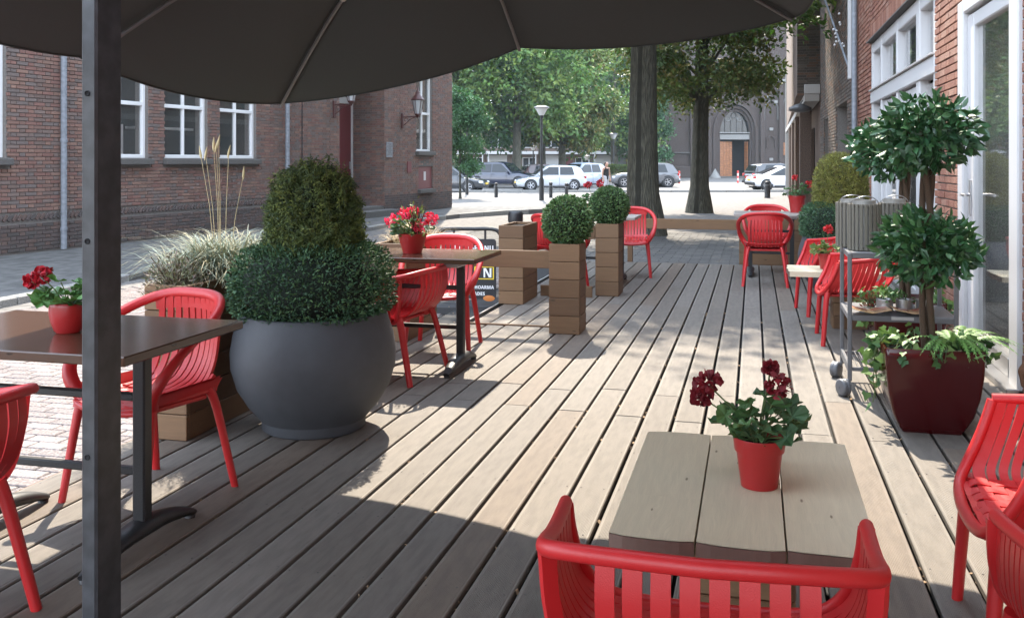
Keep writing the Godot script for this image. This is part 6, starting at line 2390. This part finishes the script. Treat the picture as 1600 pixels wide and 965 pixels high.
func person() -> void:
	# facing local +x (to the right of the picture)
	var o := thing("person", "person in black tank top and pale shorts walking past the parked cars", "person", at(V(4.7, 48.0, gy(48.0)), YAW - 0.9))
	var v := func(x: float, y: float, z: float) -> Vector3: return Vector3(x, y, z)
	var sh := 1.36
	var bones := [
		[v.call(0, 0.92, 0), v.call(0, 1.1, 0), 0.125, 0.115], [v.call(0, 1.1, 0), v.call(0.0, 1.3, 0), 0.12, 0.13], [v.call(0, 1.34, -0.12), v.call(0, 1.34, 0.12), 0.075, 0.075],
		[v.call(0.0, 1.36, 0), v.call(0.03, 1.48, 0), 0.055, 0.05], [v.call(0.035, 1.53, 0), v.call(0.045, 1.585, 0), 0.085, 0.092], [v.call(0.11, 1.5, 0), v.call(0.08, 1.5, 0), 0.035, 0.05], [v.call(0.142, 1.545, 0), v.call(0.12, 1.57, 0), 0.014, 0.012],
	]
	for s in [-1.0, 1.0]:
		bones.append([v.call(0.01, 1.35, s * 0.19), v.call(-0.02 * s, 1.09, s * 0.225), 0.05, 0.042])
		bones.append([v.call(-0.02 * s, 1.09, s * 0.225), v.call(0.05 - 0.02 * s, 0.85, s * 0.23), 0.042, 0.03])
		bones.append([v.call(0.05 - 0.02 * s, 0.85, s * 0.23), v.call(0.075 - 0.02 * s, 0.76, s * 0.225), 0.034, 0.03])
		for k in 4:
			bones.append([v.call(0.06 - 0.02 * s + 0.018 * (k - 1.5), 0.77, s * 0.225), v.call(0.085 - 0.02 * s + 0.018 * (k - 1.5), 0.69 + 0.008 * absf(k - 1.5), s * 0.215), 0.009, 0.008])
		bones.append([v.call(0.09 - 0.02 * s, 0.82, s * 0.215), v.call(0.12 - 0.02 * s, 0.76, s * 0.2), 0.011, 0.009])
		bones.append([v.call(0, 0.9, s * 0.085), v.call(0.06 * s, 0.5, s * 0.095), 0.095, 0.062])
		bones.append([v.call(0.06 * s, 0.5, s * 0.095), v.call(0.1 * s - 0.03, 0.09, s * 0.095), 0.06, 0.04])
		bones.append([v.call(0.1 * s - 0.03, 0.05, s * 0.095), v.call(0.1 * s + 0.13, 0.035, s * 0.1), 0.042, 0.034])
	part(o, "body", skin(bones, 0.014, 0.022), mat("skin", L(0.42, 0.24, 0.17), 0.6))
	part(o, "tank_top", skin([[v.call(0, 0.9, 0), v.call(0, 1.1, 0), 0.142, 0.132], [v.call(0, 1.1, 0), v.call(0, 1.27, 0), 0.135, 0.142], [v.call(0, 1.33, -0.085), v.call(0, 1.33, 0.085), 0.088, 0.088]], 0.016, 0.03), mat("black_cotton", L(0.012, 0.012, 0.013), 0.95))
	part(o, "shorts", skin([[v.call(0, 0.9, -0.05), v.call(0, 0.9, 0.05), 0.13, 0.13], [v.call(0, 0.88, 0.09), v.call(0.045, 0.55, 0.1), 0.115, 0.105], [v.call(0, 0.88, -0.09), v.call(-0.045, 0.55, -0.1), 0.115, 0.105]], 0.016, 0.02), mat("pale_cotton", L(0.4, 0.4, 0.42), 0.95))
	part(o, "hair", skin([[v.call(0.02, 1.59, 0), v.call(-0.005, 1.56, 0), 0.102, 0.095], [v.call(-0.03, 1.53, 0), v.call(-0.03, 1.5, 0), 0.075, 0.06]], 0.012, 0.02), mat("dark_hair", L(0.02, 0.014, 0.01), 0.8))
	for s in [-1.0, 1.0]:
		part(o, "shoe", skin([[v.call(0.1 * s - 0.04, 0.05, s * 0.095), v.call(0.1 * s + 0.15, 0.04, s * 0.1), 0.052, 0.044]], 0.012, 0.02), M.rubber)

func dog() -> void:
	# sits by the glass door, facing the camera side; only the head and ear reach into view
	var o := thing("dog", "brown long eared dog sitting by the glass door at the right edge", "dog", at(D(1.3, 4.86), -0.5).scaled_local(Vector3.ONE * 0.72))
	var v := func(x: float, y: float, z: float) -> Vector3: return Vector3(x, y, z)
	var bones := [
		[v.call(0, 0.16, -0.3), v.call(0, 0.3, -0.12), 0.14, 0.13], [v.call(0, 0.3, -0.12), v.call(0, 0.42, 0.02), 0.13, 0.115], [v.call(0, 0.42, 0.03), v.call(0, 0.54, 0.08), 0.085, 0.07],
		[v.call(0, 0.6, 0.08), v.call(0, 0.585, 0.15), 0.08, 0.062], [v.call(0, 0.565, 0.17), v.call(0, 0.55, 0.25), 0.048, 0.036], [v.call(0, 0.08, -0.42), v.call(0.05, 0.05, -0.62), 0.03, 0.015],
	]
	for s in [-1.0, 1.0]:
		bones.append([v.call(s * 0.085, 0.36, 0.04), v.call(s * 0.085, 0.18, 0.06), 0.05, 0.036])
		bones.append([v.call(s * 0.085, 0.18, 0.06), v.call(s * 0.085, 0.04, 0.05), 0.034, 0.03])
		bones.append([v.call(s * 0.085, 0.03, 0.05), v.call(s * 0.085, 0.028, 0.12), 0.032, 0.028])
		bones.append([v.call(s * 0.12, 0.16, -0.26), v.call(s * 0.15, 0.15, -0.06), 0.1, 0.06])
		bones.append([v.call(s * 0.15, 0.15, -0.06), v.call(s * 0.15, 0.05, -0.2), 0.045, 0.034])
		bones.append([v.call(s * 0.15, 0.035, -0.2), v.call(s * 0.15, 0.03, -0.02), 0.034, 0.03])
	var fur := mat("fur", L(0.17, 0.07, 0.03), 0.85, M.grit, 6.0, M.rel, 0.5)
	part(o, "body", skin(bones, 0.014, 0.03), fur)
	for s in [-1.0, 1.0]:
		part(o, "ear", skin([[v.call(s * 0.075, 0.635, 0.07), v.call(s * 0.105, 0.55, 0.085), 0.03, 0.034], [v.call(s * 0.105, 0.55, 0.085), v.call(s * 0.1, 0.47, 0.095), 0.034, 0.024]], 0.01, 0.015), fur)
		part(o, "eye", skin([[v.call(s * 0.038, 0.61, 0.175), v.call(s * 0.038, 0.61, 0.177), 0.012, 0.012]], 0.005, 0.004), M.rubber)
	part(o, "nose", skin([[v.call(0, 0.565, 0.28), v.call(0, 0.56, 0.282), 0.018, 0.016]], 0.007, 0.005), M.rubber)

# ------------------------------------------------------------------ scene
func _ready() -> void:
	rng.seed = 1
	var cam := Camera3D.new()
	cam.name = "camera"
	add_child(cam)
	cam.position = Vector3(0, 1.36, 0)
	cam.rotation.y = YAW
	cam.near = 0.05
	cam.far = 1500.0
	cam.projection = Camera3D.PROJECTION_FRUSTUM          # level lens, shifted down
	cam.size = 0.05 * 965.0 / 1500.0
	cam.frustum_offset = Vector2(0, -0.05 * 230.5 / 1500.0)
	cam.current = true
	var env := Environment.new()
	env.background_mode = Environment.BG_SKY
	var sky := Sky.new()
	var sm := ProceduralSkyMaterial.new()
	sm.sky_top_color = Color(0.74, 0.8, 0.88)
	sm.sky_horizon_color = Color(0.95, 0.96, 0.97)
	sm.sky_curve = 0.12
	sm.ground_bottom_color = Color(0.42, 0.41, 0.39)
	sm.ground_horizon_color = Color(0.72, 0.76, 0.78)
	sm.sun_angle_max = 1.0
	sm.sky_energy_multiplier = 1.5
	sky.sky_material = sm
	env.sky = sky
	env.background_energy_multiplier = 1.0
	env.tonemap_mode = Environment.TONE_MAPPER_LINEAR
	env.tonemap_exposure = 2.85
	env.sdfgi_enabled = true
	env.ssao_enabled = true
	env.ssil_enabled = true
	env.fog_enabled = true
	env.fog_density = 0.00035
	env.fog_light_color = Color(0.82, 0.88, 0.92)
	var we := WorldEnvironment.new()
	we.environment = env
	add_child(we)
	var sun := DirectionalLight3D.new()
	sun.name = "sun"
	sun.light_color = Color(1.0, 0.95, 0.87)
	sun.light_energy = 1.5
	sun.light_angular_distance = 0.53
	sun.shadow_enabled = true
	add_child(sun)
	sun.look_at_from_position(Vector3.ZERO, -V(-0.02, 1.0, 1.11), Vector3.UP)

	materials()
	mat("rimpaint", L(0.5, 0.5, 0.52), 0.35)
	ground()
	deck()
	school()
	cafe()
	row_right()
	church()
	row_houses()
	trees()
	var shade := umbrella()
	copy(shade, Transform3D(Basis(), D(-1.0, -1.2)), "next charcoal parasol along the terrace, behind the viewer")
	terrace()
	street_things()
	print("done ", Time.get_ticks_msec())

func trees() -> void:
	var lime := [Color(0.07, 0.15, 0.028), Color(0.1, 0.19, 0.036), Color(0.05, 0.115, 0.025), Color(0.16, 0.22, 0.045)]
	var worn := [Color(0.09, 0.15, 0.03), Color(0.15, 0.2, 0.04), Color(0.22, 0.18, 0.05), Color(0.06, 0.11, 0.025)]
	var cool := [Color(0.045, 0.125, 0.045), Color(0.065, 0.16, 0.055), Color(0.035, 0.1, 0.04)]
	tree("street_tree", "thick trunked leafy tree just beyond the end of the deck", D(-2.2, 19.76, gy(19.5)), 11.5, 4.0, 4.8, 0.34, 8500, 0.105, lime, 301, "trees along the street", M.leaf_tree, 40)
	tree("street_tree", "second leafy street tree with browning lower leaves, in front of the church", D(-1.65, 30.5, gy(29.5)), 11.0, 2.5, 3.6, 0.3, 5200, 0.11, worn, 302, "trees along the street", M.leaf_tree, 38)
	var spots := [[-9.0, 66.0, 14.0, 5.0, 3.0, 0], [-4.5, 72.0, 17.0, 6.0, 4.0, 1], [0.3, 70.0, 16.5, 5.5, 4.4, 0], [2.7, 86.0, 15.0, 4.6, 3.5, 1], [4.2, 80.0, 13.5, 3.8, 3.2, 2], [9.8, 92.0, 13.0, 4.6, 3.0, 0], [12.2, 96.0, 14.0, 3.4, 2.4, 1], [-14.0, 80.0, 17.0, 6.0, 3.5, 2], [-9.5, 92.0, 18.0, 6.0, 4.0, 0], [18.5, 112.0, 15.0, 5.5, 2.0, 2]]
	var names := ["wide green tree right beside the school corner in the car park", "tall broad green tree behind the dark blue car", "tall tree with a pale forked trunk behind the parked cars", "dark green tree behind the street lamp", "deep green tree with dark trunk above the silver cars", "thin crowned tree with sky showing through, left of the thick trunk", "green tree right behind the thick trunk beside the church", "far tree hidden mostly behind the school", "farthest tall tree behind the row of houses", "bushy tree tucked behind the church corner"]
	for i in spots.size():
		var s: Array = spots[i]
		var n := 2600 if i != 5 else 650
		tree("park_tree", names[i], V(s[0], s[1], gy(s[1])), s[2], s[3], s[4], 0.34, n, 0.27, [lime, cool, worn][s[5]], 320 + i, "trees round the car park", M.leaf_tree, 26)
	tree("young_tree", "slender young street tree next to the school corner", V(-2.35, 43.5, gy(43.5)), 4.9, 1.15, 1.7, 0.05, 2600, 0.085, cool, 351, "trees along the street", M.leaf_tree, 20)
	# hedge bits behind the cars
	var hc := [Color(0.05, 0.1, 0.025), Color(0.08, 0.13, 0.03), Color(0.14, 0.16, 0.04)]
	for e in [[-0.6, 78.0, 2.6, "clipped hedge behind the dark blue car"], [8.6, 80.0, 4.0, "clipped hedge behind the walking person"]]:
		var o := thing("hedge", e[3], "hedge", at(V(e[0], e[1], gy(e[1])), YAW), "hedges behind the cars")
		part(o, "inner_twigs", boxm(Vector3(0, 0.65, 0), Vector3(e[2] - 0.2, 1.1, 0.7), 0.15), M.twig)
		rng.seed = int(e[1] * 3)
		var where := []
		var tint := []
		for k in int(e[2] * 260):
			var p := Vector3(rng.randf_range(-e[2] / 2, e[2] / 2), rng.randf_range(0.1, 1.35), rng.randf_range(-0.45, 0.45))
			if rng.randf() < 0.5:
				p.z = 0.42
			else:
				p.y = 1.28
			where.append(Transform3D(Basis(Vector3(rng.randfn(), rng.randfn(), rng.randfn()).normalized(), rng.randf() * TAU), p))
			tint.append(pick(hc))
		scatter(o, "foliage", cluster_mesh(9, 0.12, 0.12, 0.07, 5), M.leaf_tree, where, tint)

func terrace() -> void:
	# tables
	bistro_table("dark wooden table behind the steel mast at the left edge", D(-2.42, 2.96), Vector2(1.04, 0.72), M.tabletop)
	bistro_table("dark wooden table with pink geranium beside the big grey pot", D(-2.17, 6.04), Vector2(0.98, 0.66), M.tabletop)
	bistro_table("grey topped table at the far right end of the deck", D(0.2, 11.85), Vector2(0.86, 0.66), M.greytop)
	bistro_table("grey topped table behind the two box balls", D(-1.72, 10.75), Vector2(0.94, 0.64), M.greytop)
	low_table("low pale plank table with geranium in the foreground", D(-0.03, 2.735), 0.0, Vector2(0.62, 0.9))
	low_table("low pale plank table between the lounge chairs by the wall", D(0.76, 8.34), PI / 2, Vector2(0.52, 0.96))
	# chairs
	lounge_chair("red lounge chair in the near foreground seen from behind, facing the low table", at(D(-0.085, 1.955), PI + 0.02))
	lounge_chair("red lounge chair cut by the right edge, facing left to the low table", at(D(0.8, 2.95), -PI / 2 - 0.05))
	lounge_chair("red lounge chair cut by the bottom right corner, seen from behind", at(D(0.8, 2.1), PI + 0.03))
	lounge_chair("red lounge chair behind the trolley, nearest the wall table", at(D(0.69, 7.68), -PI / 2 + 0.02))
	lounge_chair("red lounge chair in front of the golden conifer pot", at(D(0.62, 9.06), -PI / 2 + 0.15))
	lounge_chair("red chair cut by the left edge in front of the dark table", at(D(-2.4, 2.2), -PI / 2))
	lounge_chair("red chair tucked under the table just right of the big grey pot", at(D(-2.26, 5.75), -PI / 2 - 0.12))
	round_chair("red round backed chair behind the steel mast and dark table", at(D(-2.4, 3.42), -0.25))
	round_chair("red round backed chair behind the table with pink geranium", at(D(-2.2, 6.66), 0.1))
	round_chair("red round backed chair at the far right table, seen from behind", at(D(0.12, 10.98), PI))
	round_chair("red round backed chair on the far side of the far right table", at(D(0.16, 12.45), 0.05))
	round_chair("red round backed chair right of the box balls at the far table", at(D(-1.42, 11.42), 0.1))
	round_chair("red round backed chair left of the box balls behind the fence", at(D(-2.02, 10.1), PI - 0.35))
	# posts, planters and rails
	box_ball_post("nearer square timber post planter in the middle of the terrace edge", "clipped round box ball on the nearer timber post", D(-1.445, 7.56), Vector3(0.245, 0.71, 0.3), 0.2, 401)
	box_ball_post("farther square timber post planter in the middle of the terrace edge", "clipped round box ball on the farther timber post", D(-1.435, 9.78), Vector3(0.235, 0.73, 0.34), 0.2, 402)
	timber_box("timber_planter", "tall timber planter box at the fence corner with nothing growing in it", "planter", D(-2.24, 9.15), Vector3(0.24, 0.75, 0.62), 6, "timber planter boxes")
	timber_box("timber_planter", "long timber planter box with blue grass behind the left table", "planter", D(-2.785, 5.1), Vector3(0.235, 0.755, 1.95), 6, "timber planter boxes")
	timber_box("timber_planter", "timber planter box with dry straw grass beside the middle table", "planter", D(-2.66, 7.15), Vector3(0.26, 0.74, 0.72), 6, "timber planter boxes")
	timber_box("timber_planter", "low timber planter box beyond the far right table", "planter", D(0.36, 13.4, STREET), Vector3(1.1, 0.78, 0.36), 5, "timber planter boxes")
	rail("flat timber rail from the straw grass planter to the nearer post", D(-2.05, 7.56, 0.57), Vector3(0.96, 0.14, 0.03), M.plank2)
	rail("grooved timber rail from the corner planter to the farther post", D(-1.83, 9.66, 0.64), Vector3(0.54, 0.14, 0.028), M.plank1, true)
	rail("low timber kick board between corner planter and farther post", D(-1.83, 9.5, 0.056), Vector3(0.53, 0.11, 0.026), M.plank1)
	rail("long timber rail across the far end of the terrace", D(-0.75, 13.35, 0.5), Vector3(1.9, 0.14, 0.04), M.plank2)
	for x in [-1.66, 0.16]:
		var pst := MeshInstance3D.new()
		pst.name = numbered("fence_post")
		pst.mesh = cube(Vector3(0.07, 0.76, 0.07), 0.006).mesh()
		pst.material_override = M.plank1
		pst.position = D(x, 13.3, 0.2)
		add_child(pst)
		tag(pst, "short timber post holding the %s end of the far rail" % ("left" if x < 0 else "right"), "post", "posts of the far rail")
	conifer_pot("big round grey pot beside the left table", D(-2.19, 4.53), 0)
	conifer_pot("big round grey pot by the far wall behind the lounge chair", D(0.86, 10.35), 1)
	bay_tree("bay tree with two leafy balls in the front red planter", "glossy red tapered planter in front of the trolley", D(0.865, 5.3), [[Vector3(0.0, 0.55, 0.0), 0.24], [Vector3(0.0, 1.13, 0.0), 0.25]], 501, 150)
	bay_tree("bay tree with two leafy balls behind the trolley", "glossy red tapered planter behind the trolley", D(1.0, 7.0), [[Vector3(0.0, 0.5, 0.0), 0.2], [Vector3(-0.1, 1.08, 0.0), 0.27]], 502, 100)
	underplant("ivy spilling over the front red planter", D(0.865, 5.3, 0.4), 511)
	underplant("ivy in the red planter behind the trolley", D(1.0, 7.0, 0.4), 512, false)
	trolley()
	flowers()
	pavement_sign()

func flowers() -> void:
	var green := [Color(0.04, 0.1, 0.03), Color(0.06, 0.13, 0.04), Color(0.03, 0.08, 0.03)]
	var grey := [Color(0.07, 0.13, 0.075), Color(0.1, 0.17, 0.09), Color(0.055, 0.11, 0.06)]
	var crim := Color(0.15, 0.004, 0.01)
	var pink := Color(0.75, 0.03, 0.09)
	var cyl := [Vector2(0.049, 0.0), Vector2(0.062, 0.096), Vector2(0.067, 0.098), Vector2(0.0715, 0.135)]
	var bowl := [Vector2(0.04, 0.0), Vector2(0.048, 0.01), Vector2(0.059, 0.04), Vector2(0.064, 0.07), Vector2(0.064, 0.095), Vector2(0.062, 0.107)]
	var cone := [Vector2(0.062, 0.0), Vector2(0.07, 0.03), Vector2(0.088, 0.09), Vector2(0.098, 0.13)]
	geranium("red plastic pot on the low foreground table", "geranium with two crimson heads on the low foreground table", D(0.015, 2.72, 0.471), cyl, [[Vector3(-0.135, 0.165, 0.02), 0.027], [Vector3(-0.155, 0.125, 0.0), 0.022], [Vector3(0.05, 0.165, 0.02), 0.028], [Vector3(0.03, 0.205, -0.02), 0.008]], 0.095, 0.14, 601, green, crim, 32)
	geranium("round red pot on the dark table behind the mast", "geranium with one crimson head on the dark left table", D(-2.37, 2.93, 0.752), bowl, [[Vector3(-0.07, 0.12, 0.05), 0.026], [Vector3(-0.1, 0.1, 0.06), 0.018]], 0.08, 0.11, 602, [Color(0.06, 0.16, 0.035), Color(0.08, 0.19, 0.045), Color(0.045, 0.12, 0.03)], Color(0.38, 0.008, 0.02), 30)
	geranium("round red pot on the table beside the big grey pot", "geranium with bright pink heads on the middle table", D(-2.2, 6.02, 0.752), cone, [[Vector3(-0.14, 0.1, 0.0), 0.042], [Vector3(-0.04, 0.15, 0.02), 0.042], [Vector3(0.0, 0.16, -0.02), 0.036], [Vector3(0.06, 0.07, 0.05), 0.045], [Vector3(0.13, 0.12, -0.01), 0.042]], 0.12, 0.13, 603, grey, pink, 30)
	geranium("red pot on the grey far right table", "geranium on the grey far right table", D(0.5, 11.9, 0.752), [Vector2(0.075, 0.0), Vector2(0.095, 0.16), Vector2(0.1, 0.17), Vector2(0.102, 0.2)], [[Vector3(0.14, 0.16, 0), 0.045], [Vector3(-0.02, 0.24, 0), 0.03]], 0.13, 0.17, 604, green, Color(0.5, 0.015, 0.02), 26)
	geranium("red pot on the grey table behind the box balls", "geranium showing above the nearer box ball", D(-1.75, 10.8, 0.752), cone, [[Vector3(-0.08, 0.23, 0), 0.04], [Vector3(0.06, 0.25, 0), 0.04], [Vector3(0.08, 0.1, 0.05), 0.04]], 0.13, 0.16, 605, green, Color(0.4, 0.01, 0.02), 24)
	geranium("small red pot on the low table by the wall", "young variegated plant on the low table by the wall", D(0.58, 8.34, 0.471), [Vector2(0.045, 0.0), Vector2(0.06, 0.1), Vector2(0.064, 0.105), Vector2(0.066, 0.13)], [[Vector3(0.02, 0.22, 0), 0.03]], 0.1, 0.1, 606, [Color(0.16, 0.2, 0.06), Color(0.08, 0.14, 0.04)], Color(0.5, 0.015, 0.02), 22)
	shrub("yellow green sprig standing among the pink geranium heads", D(-2.17, 5.98, 0.87), Vector3(0.11, 0.26, 0.11), 130, [Color(0.2, 0.25, 0.05), Color(0.14, 0.2, 0.05)], 611, "flowering_sprig", "plant", leaf_mesh(0.032, 0.016, 0.2, 0.2, 2))
	shrub("dry purple green heather at the near end of the long planter", D(-2.8, 4.25, 0.7), Vector3(0.16, 0.2, 0.18), 1700, [Color(0.13, 0.14, 0.06), Color(0.1, 0.1, 0.06), Color(0.17, 0.12, 0.1)], 612)
	shrub("white flowered bush beside the far right table", D(0.75, 13.35, 0.52), Vector3(0.2, 0.24, 0.16), 260, [Color(0.06, 0.13, 0.05), Color(0.1, 0.16, 0.07), Color(0.3, 0.3, 0.28)], 613, "flowering_bush", "plant", leaf_mesh(0.045, 0.022, 0.2, 0.2, 2))
	shrub("dark spiky plant in the low planter beyond the far right table", D(0.15, 13.4, 0.52), Vector3(0.2, 0.22, 0.1), 160, [Color(0.07, 0.06, 0.04), Color(0.05, 0.05, 0.03)], 614, "spiky_plant", "plant", leaf_mesh(0.07, 0.012, 0.2, 0.05, 2))
	shrub("leafy herb with red buds on the trolley shelf", D(0.7, 6.2, 0.478), Vector3(0.1, 0.08, 0.07), 150, [Color(0.05, 0.12, 0.04), Color(0.1, 0.18, 0.07), Color(0.3, 0.02, 0.02)], 615, "herb", "plant", leaf_mesh(0.03, 0.014, 0.2, 0.2, 2))
	grass_tuft("blue green fescue grass with tall seed heads in the long planter", D(-2.78, 4.64, 0.71), 2200, 0.42, 0.34, [Color(0.16, 0.23, 0.19), Color(0.24, 0.23, 0.13), Color(0.34, 0.29, 0.16), Color(0.11, 0.19, 0.16)], 621, "grasses in the timber planters", 7)
	grass_tuft("second fescue tuft farther along the long planter", D(-2.78, 5.55, 0.71), 500, 0.3, 0.28, [Color(0.17, 0.22, 0.18), Color(0.24, 0.22, 0.12), Color(0.3, 0.25, 0.15)], 622, "grasses in the timber planters", 0)
	grass_tuft("dry straw coloured grass beside the pavement sign", D(-2.62, 7.2, 0.69), 800, 0.3, 0.26, [Color(0.42, 0.3, 0.15), Color(0.34, 0.22, 0.1), Color(0.5, 0.38, 0.2)], 623, "grasses in the timber planters", 0)
	grass_tuft("reddish grass behind the nearer box ball", D(-2.0, 10.9, 0.752), 260, 0.26, 0.15, [Color(0.3, 0.2, 0.16), Color(0.38, 0.28, 0.2)], 624, "grasses in the timber planters", 0)

func street_things() -> void:
	street_lamp("tall black street lamp with bowl head in front of the silver cars", V(1.28, 41.6, gy(41.6)), 4.1, 1.0)
	street_lamp("grey street lamp left of the thick trunk", V(9.3, 88.0, gy(88.0)), 4.3, 1.3)
	street_lamp("small far street lamp beside the black lamp post", V(2.3, 104.0, gy(104.0)), 3.4, 1.2)
	street_lamp("small far street lamp above the silver estate car", V(8.4, 108.0, gy(108.0)), 2.4, 1.3)
	street_lamp("dark pole behind the young tree at the school corner", V(-2.3, 49.0, gy(49.0)), 4.2, 0.8)
	bollard("dark bollard in front of the dark blue car", V(-0.75, 45.5, gy(45.5)), 0.68, 0.09)
	bollard("dark bollard beside the black lamp post", V(1.82, 45.0, gy(45.0)), 0.72, 0.085)
	bollard("grey bollard near the rear of the silver hatchback", V(2.5, 44.0, gy(44.0)), 0.7, 0.085)
	bollard("dark bollard by the white car on the right", V(11.85, 44.5, gy(44.5)), 0.78, 0.13)
	bollard("black squat bollard behind the corner planter", D(-2.65, 10.68, STREET), 0.97, 0.085)
	mat("sign_red", L(0.55, 0.03, 0.02), 0.5)
	bollard("red and white striped bollard left of the church door", V(12.9, 74.0, gy(74.0)), 0.95, 0.075, true)
	bollard("red and white striped bollard right of the church door", V(17.9, 76.0, gy(76.0)), 0.95, 0.075, true)
	var dk := paint("dark_grey_paint", L(0.035, 0.038, 0.045))
	var bl := paint("navy_paint", L(0.012, 0.016, 0.04))
	var si := paint("silver_paint", L(0.5, 0.52, 0.55))
	var sb := paint("silver_blue_paint", L(0.3, 0.34, 0.42))
	var gr := paint("grey_paint_car", L(0.1, 0.1, 0.105))
	var wh := paint("white_paint", L(0.68, 0.69, 0.74))
	var ma := paint("maroon_paint", L(0.06, 0.03, 0.035))
	car("dark grey hatchback half hidden by the school corner", V(-3.3, 54.0, gy(54.0)), YAW - 0.25, 3.9, 1.7, 1.5, dk, "hatch")
	car("dark blue sport utility car with its nose to the right", V(-0.5, 61.5, gy(61.5)), YAW - 0.45, 4.5, 1.85, 1.66, bl, "suv")
	car("silver hatchback seen from its rear left side beside the lamp post", V(2.25, 57.0, gy(57.0)), YAW + PI + 0.12, 4.15, 1.75, 1.48, si, "hatch")
	car("silver blue family car parked behind the silver hatchback", V(4.35, 62.5, gy(62.5)), YAW + PI + 0.75, 4.1, 1.72, 1.62, sb, "hatch")
	car("maroon car showing only its roof behind the silver cars", V(2.7, 72.0, gy(72.0)), YAW + 0.3, 4.3, 1.75, 1.5, ma, "wagon")
	car("grey sport utility car passing behind the thick trunk", V(8.7, 63.5, gy(63.5)), YAW + PI + 0.05, 4.5, 1.84, 1.62, gr, "suv")
	car("white coupe at the right with its tail to the street", V(16.3, 57.5, gy(57.5)), YAW + 0.1, 4.3, 1.75, 1.42, wh, "coupe")
	car("dark estate car behind the white coupe", V(17.6, 63.0, gy(63.0)), YAW + 0.2, 4.6, 1.8, 1.58, dk, "wagon")
	person()
	dog()

func paint(called: String, c: Color) -> StandardMaterial3D:
	var m := mat(called, c, 0.3)
	m.clearcoat_enabled = true
	m.clearcoat = 1.0
	m.clearcoat_roughness = 0.06
	return m
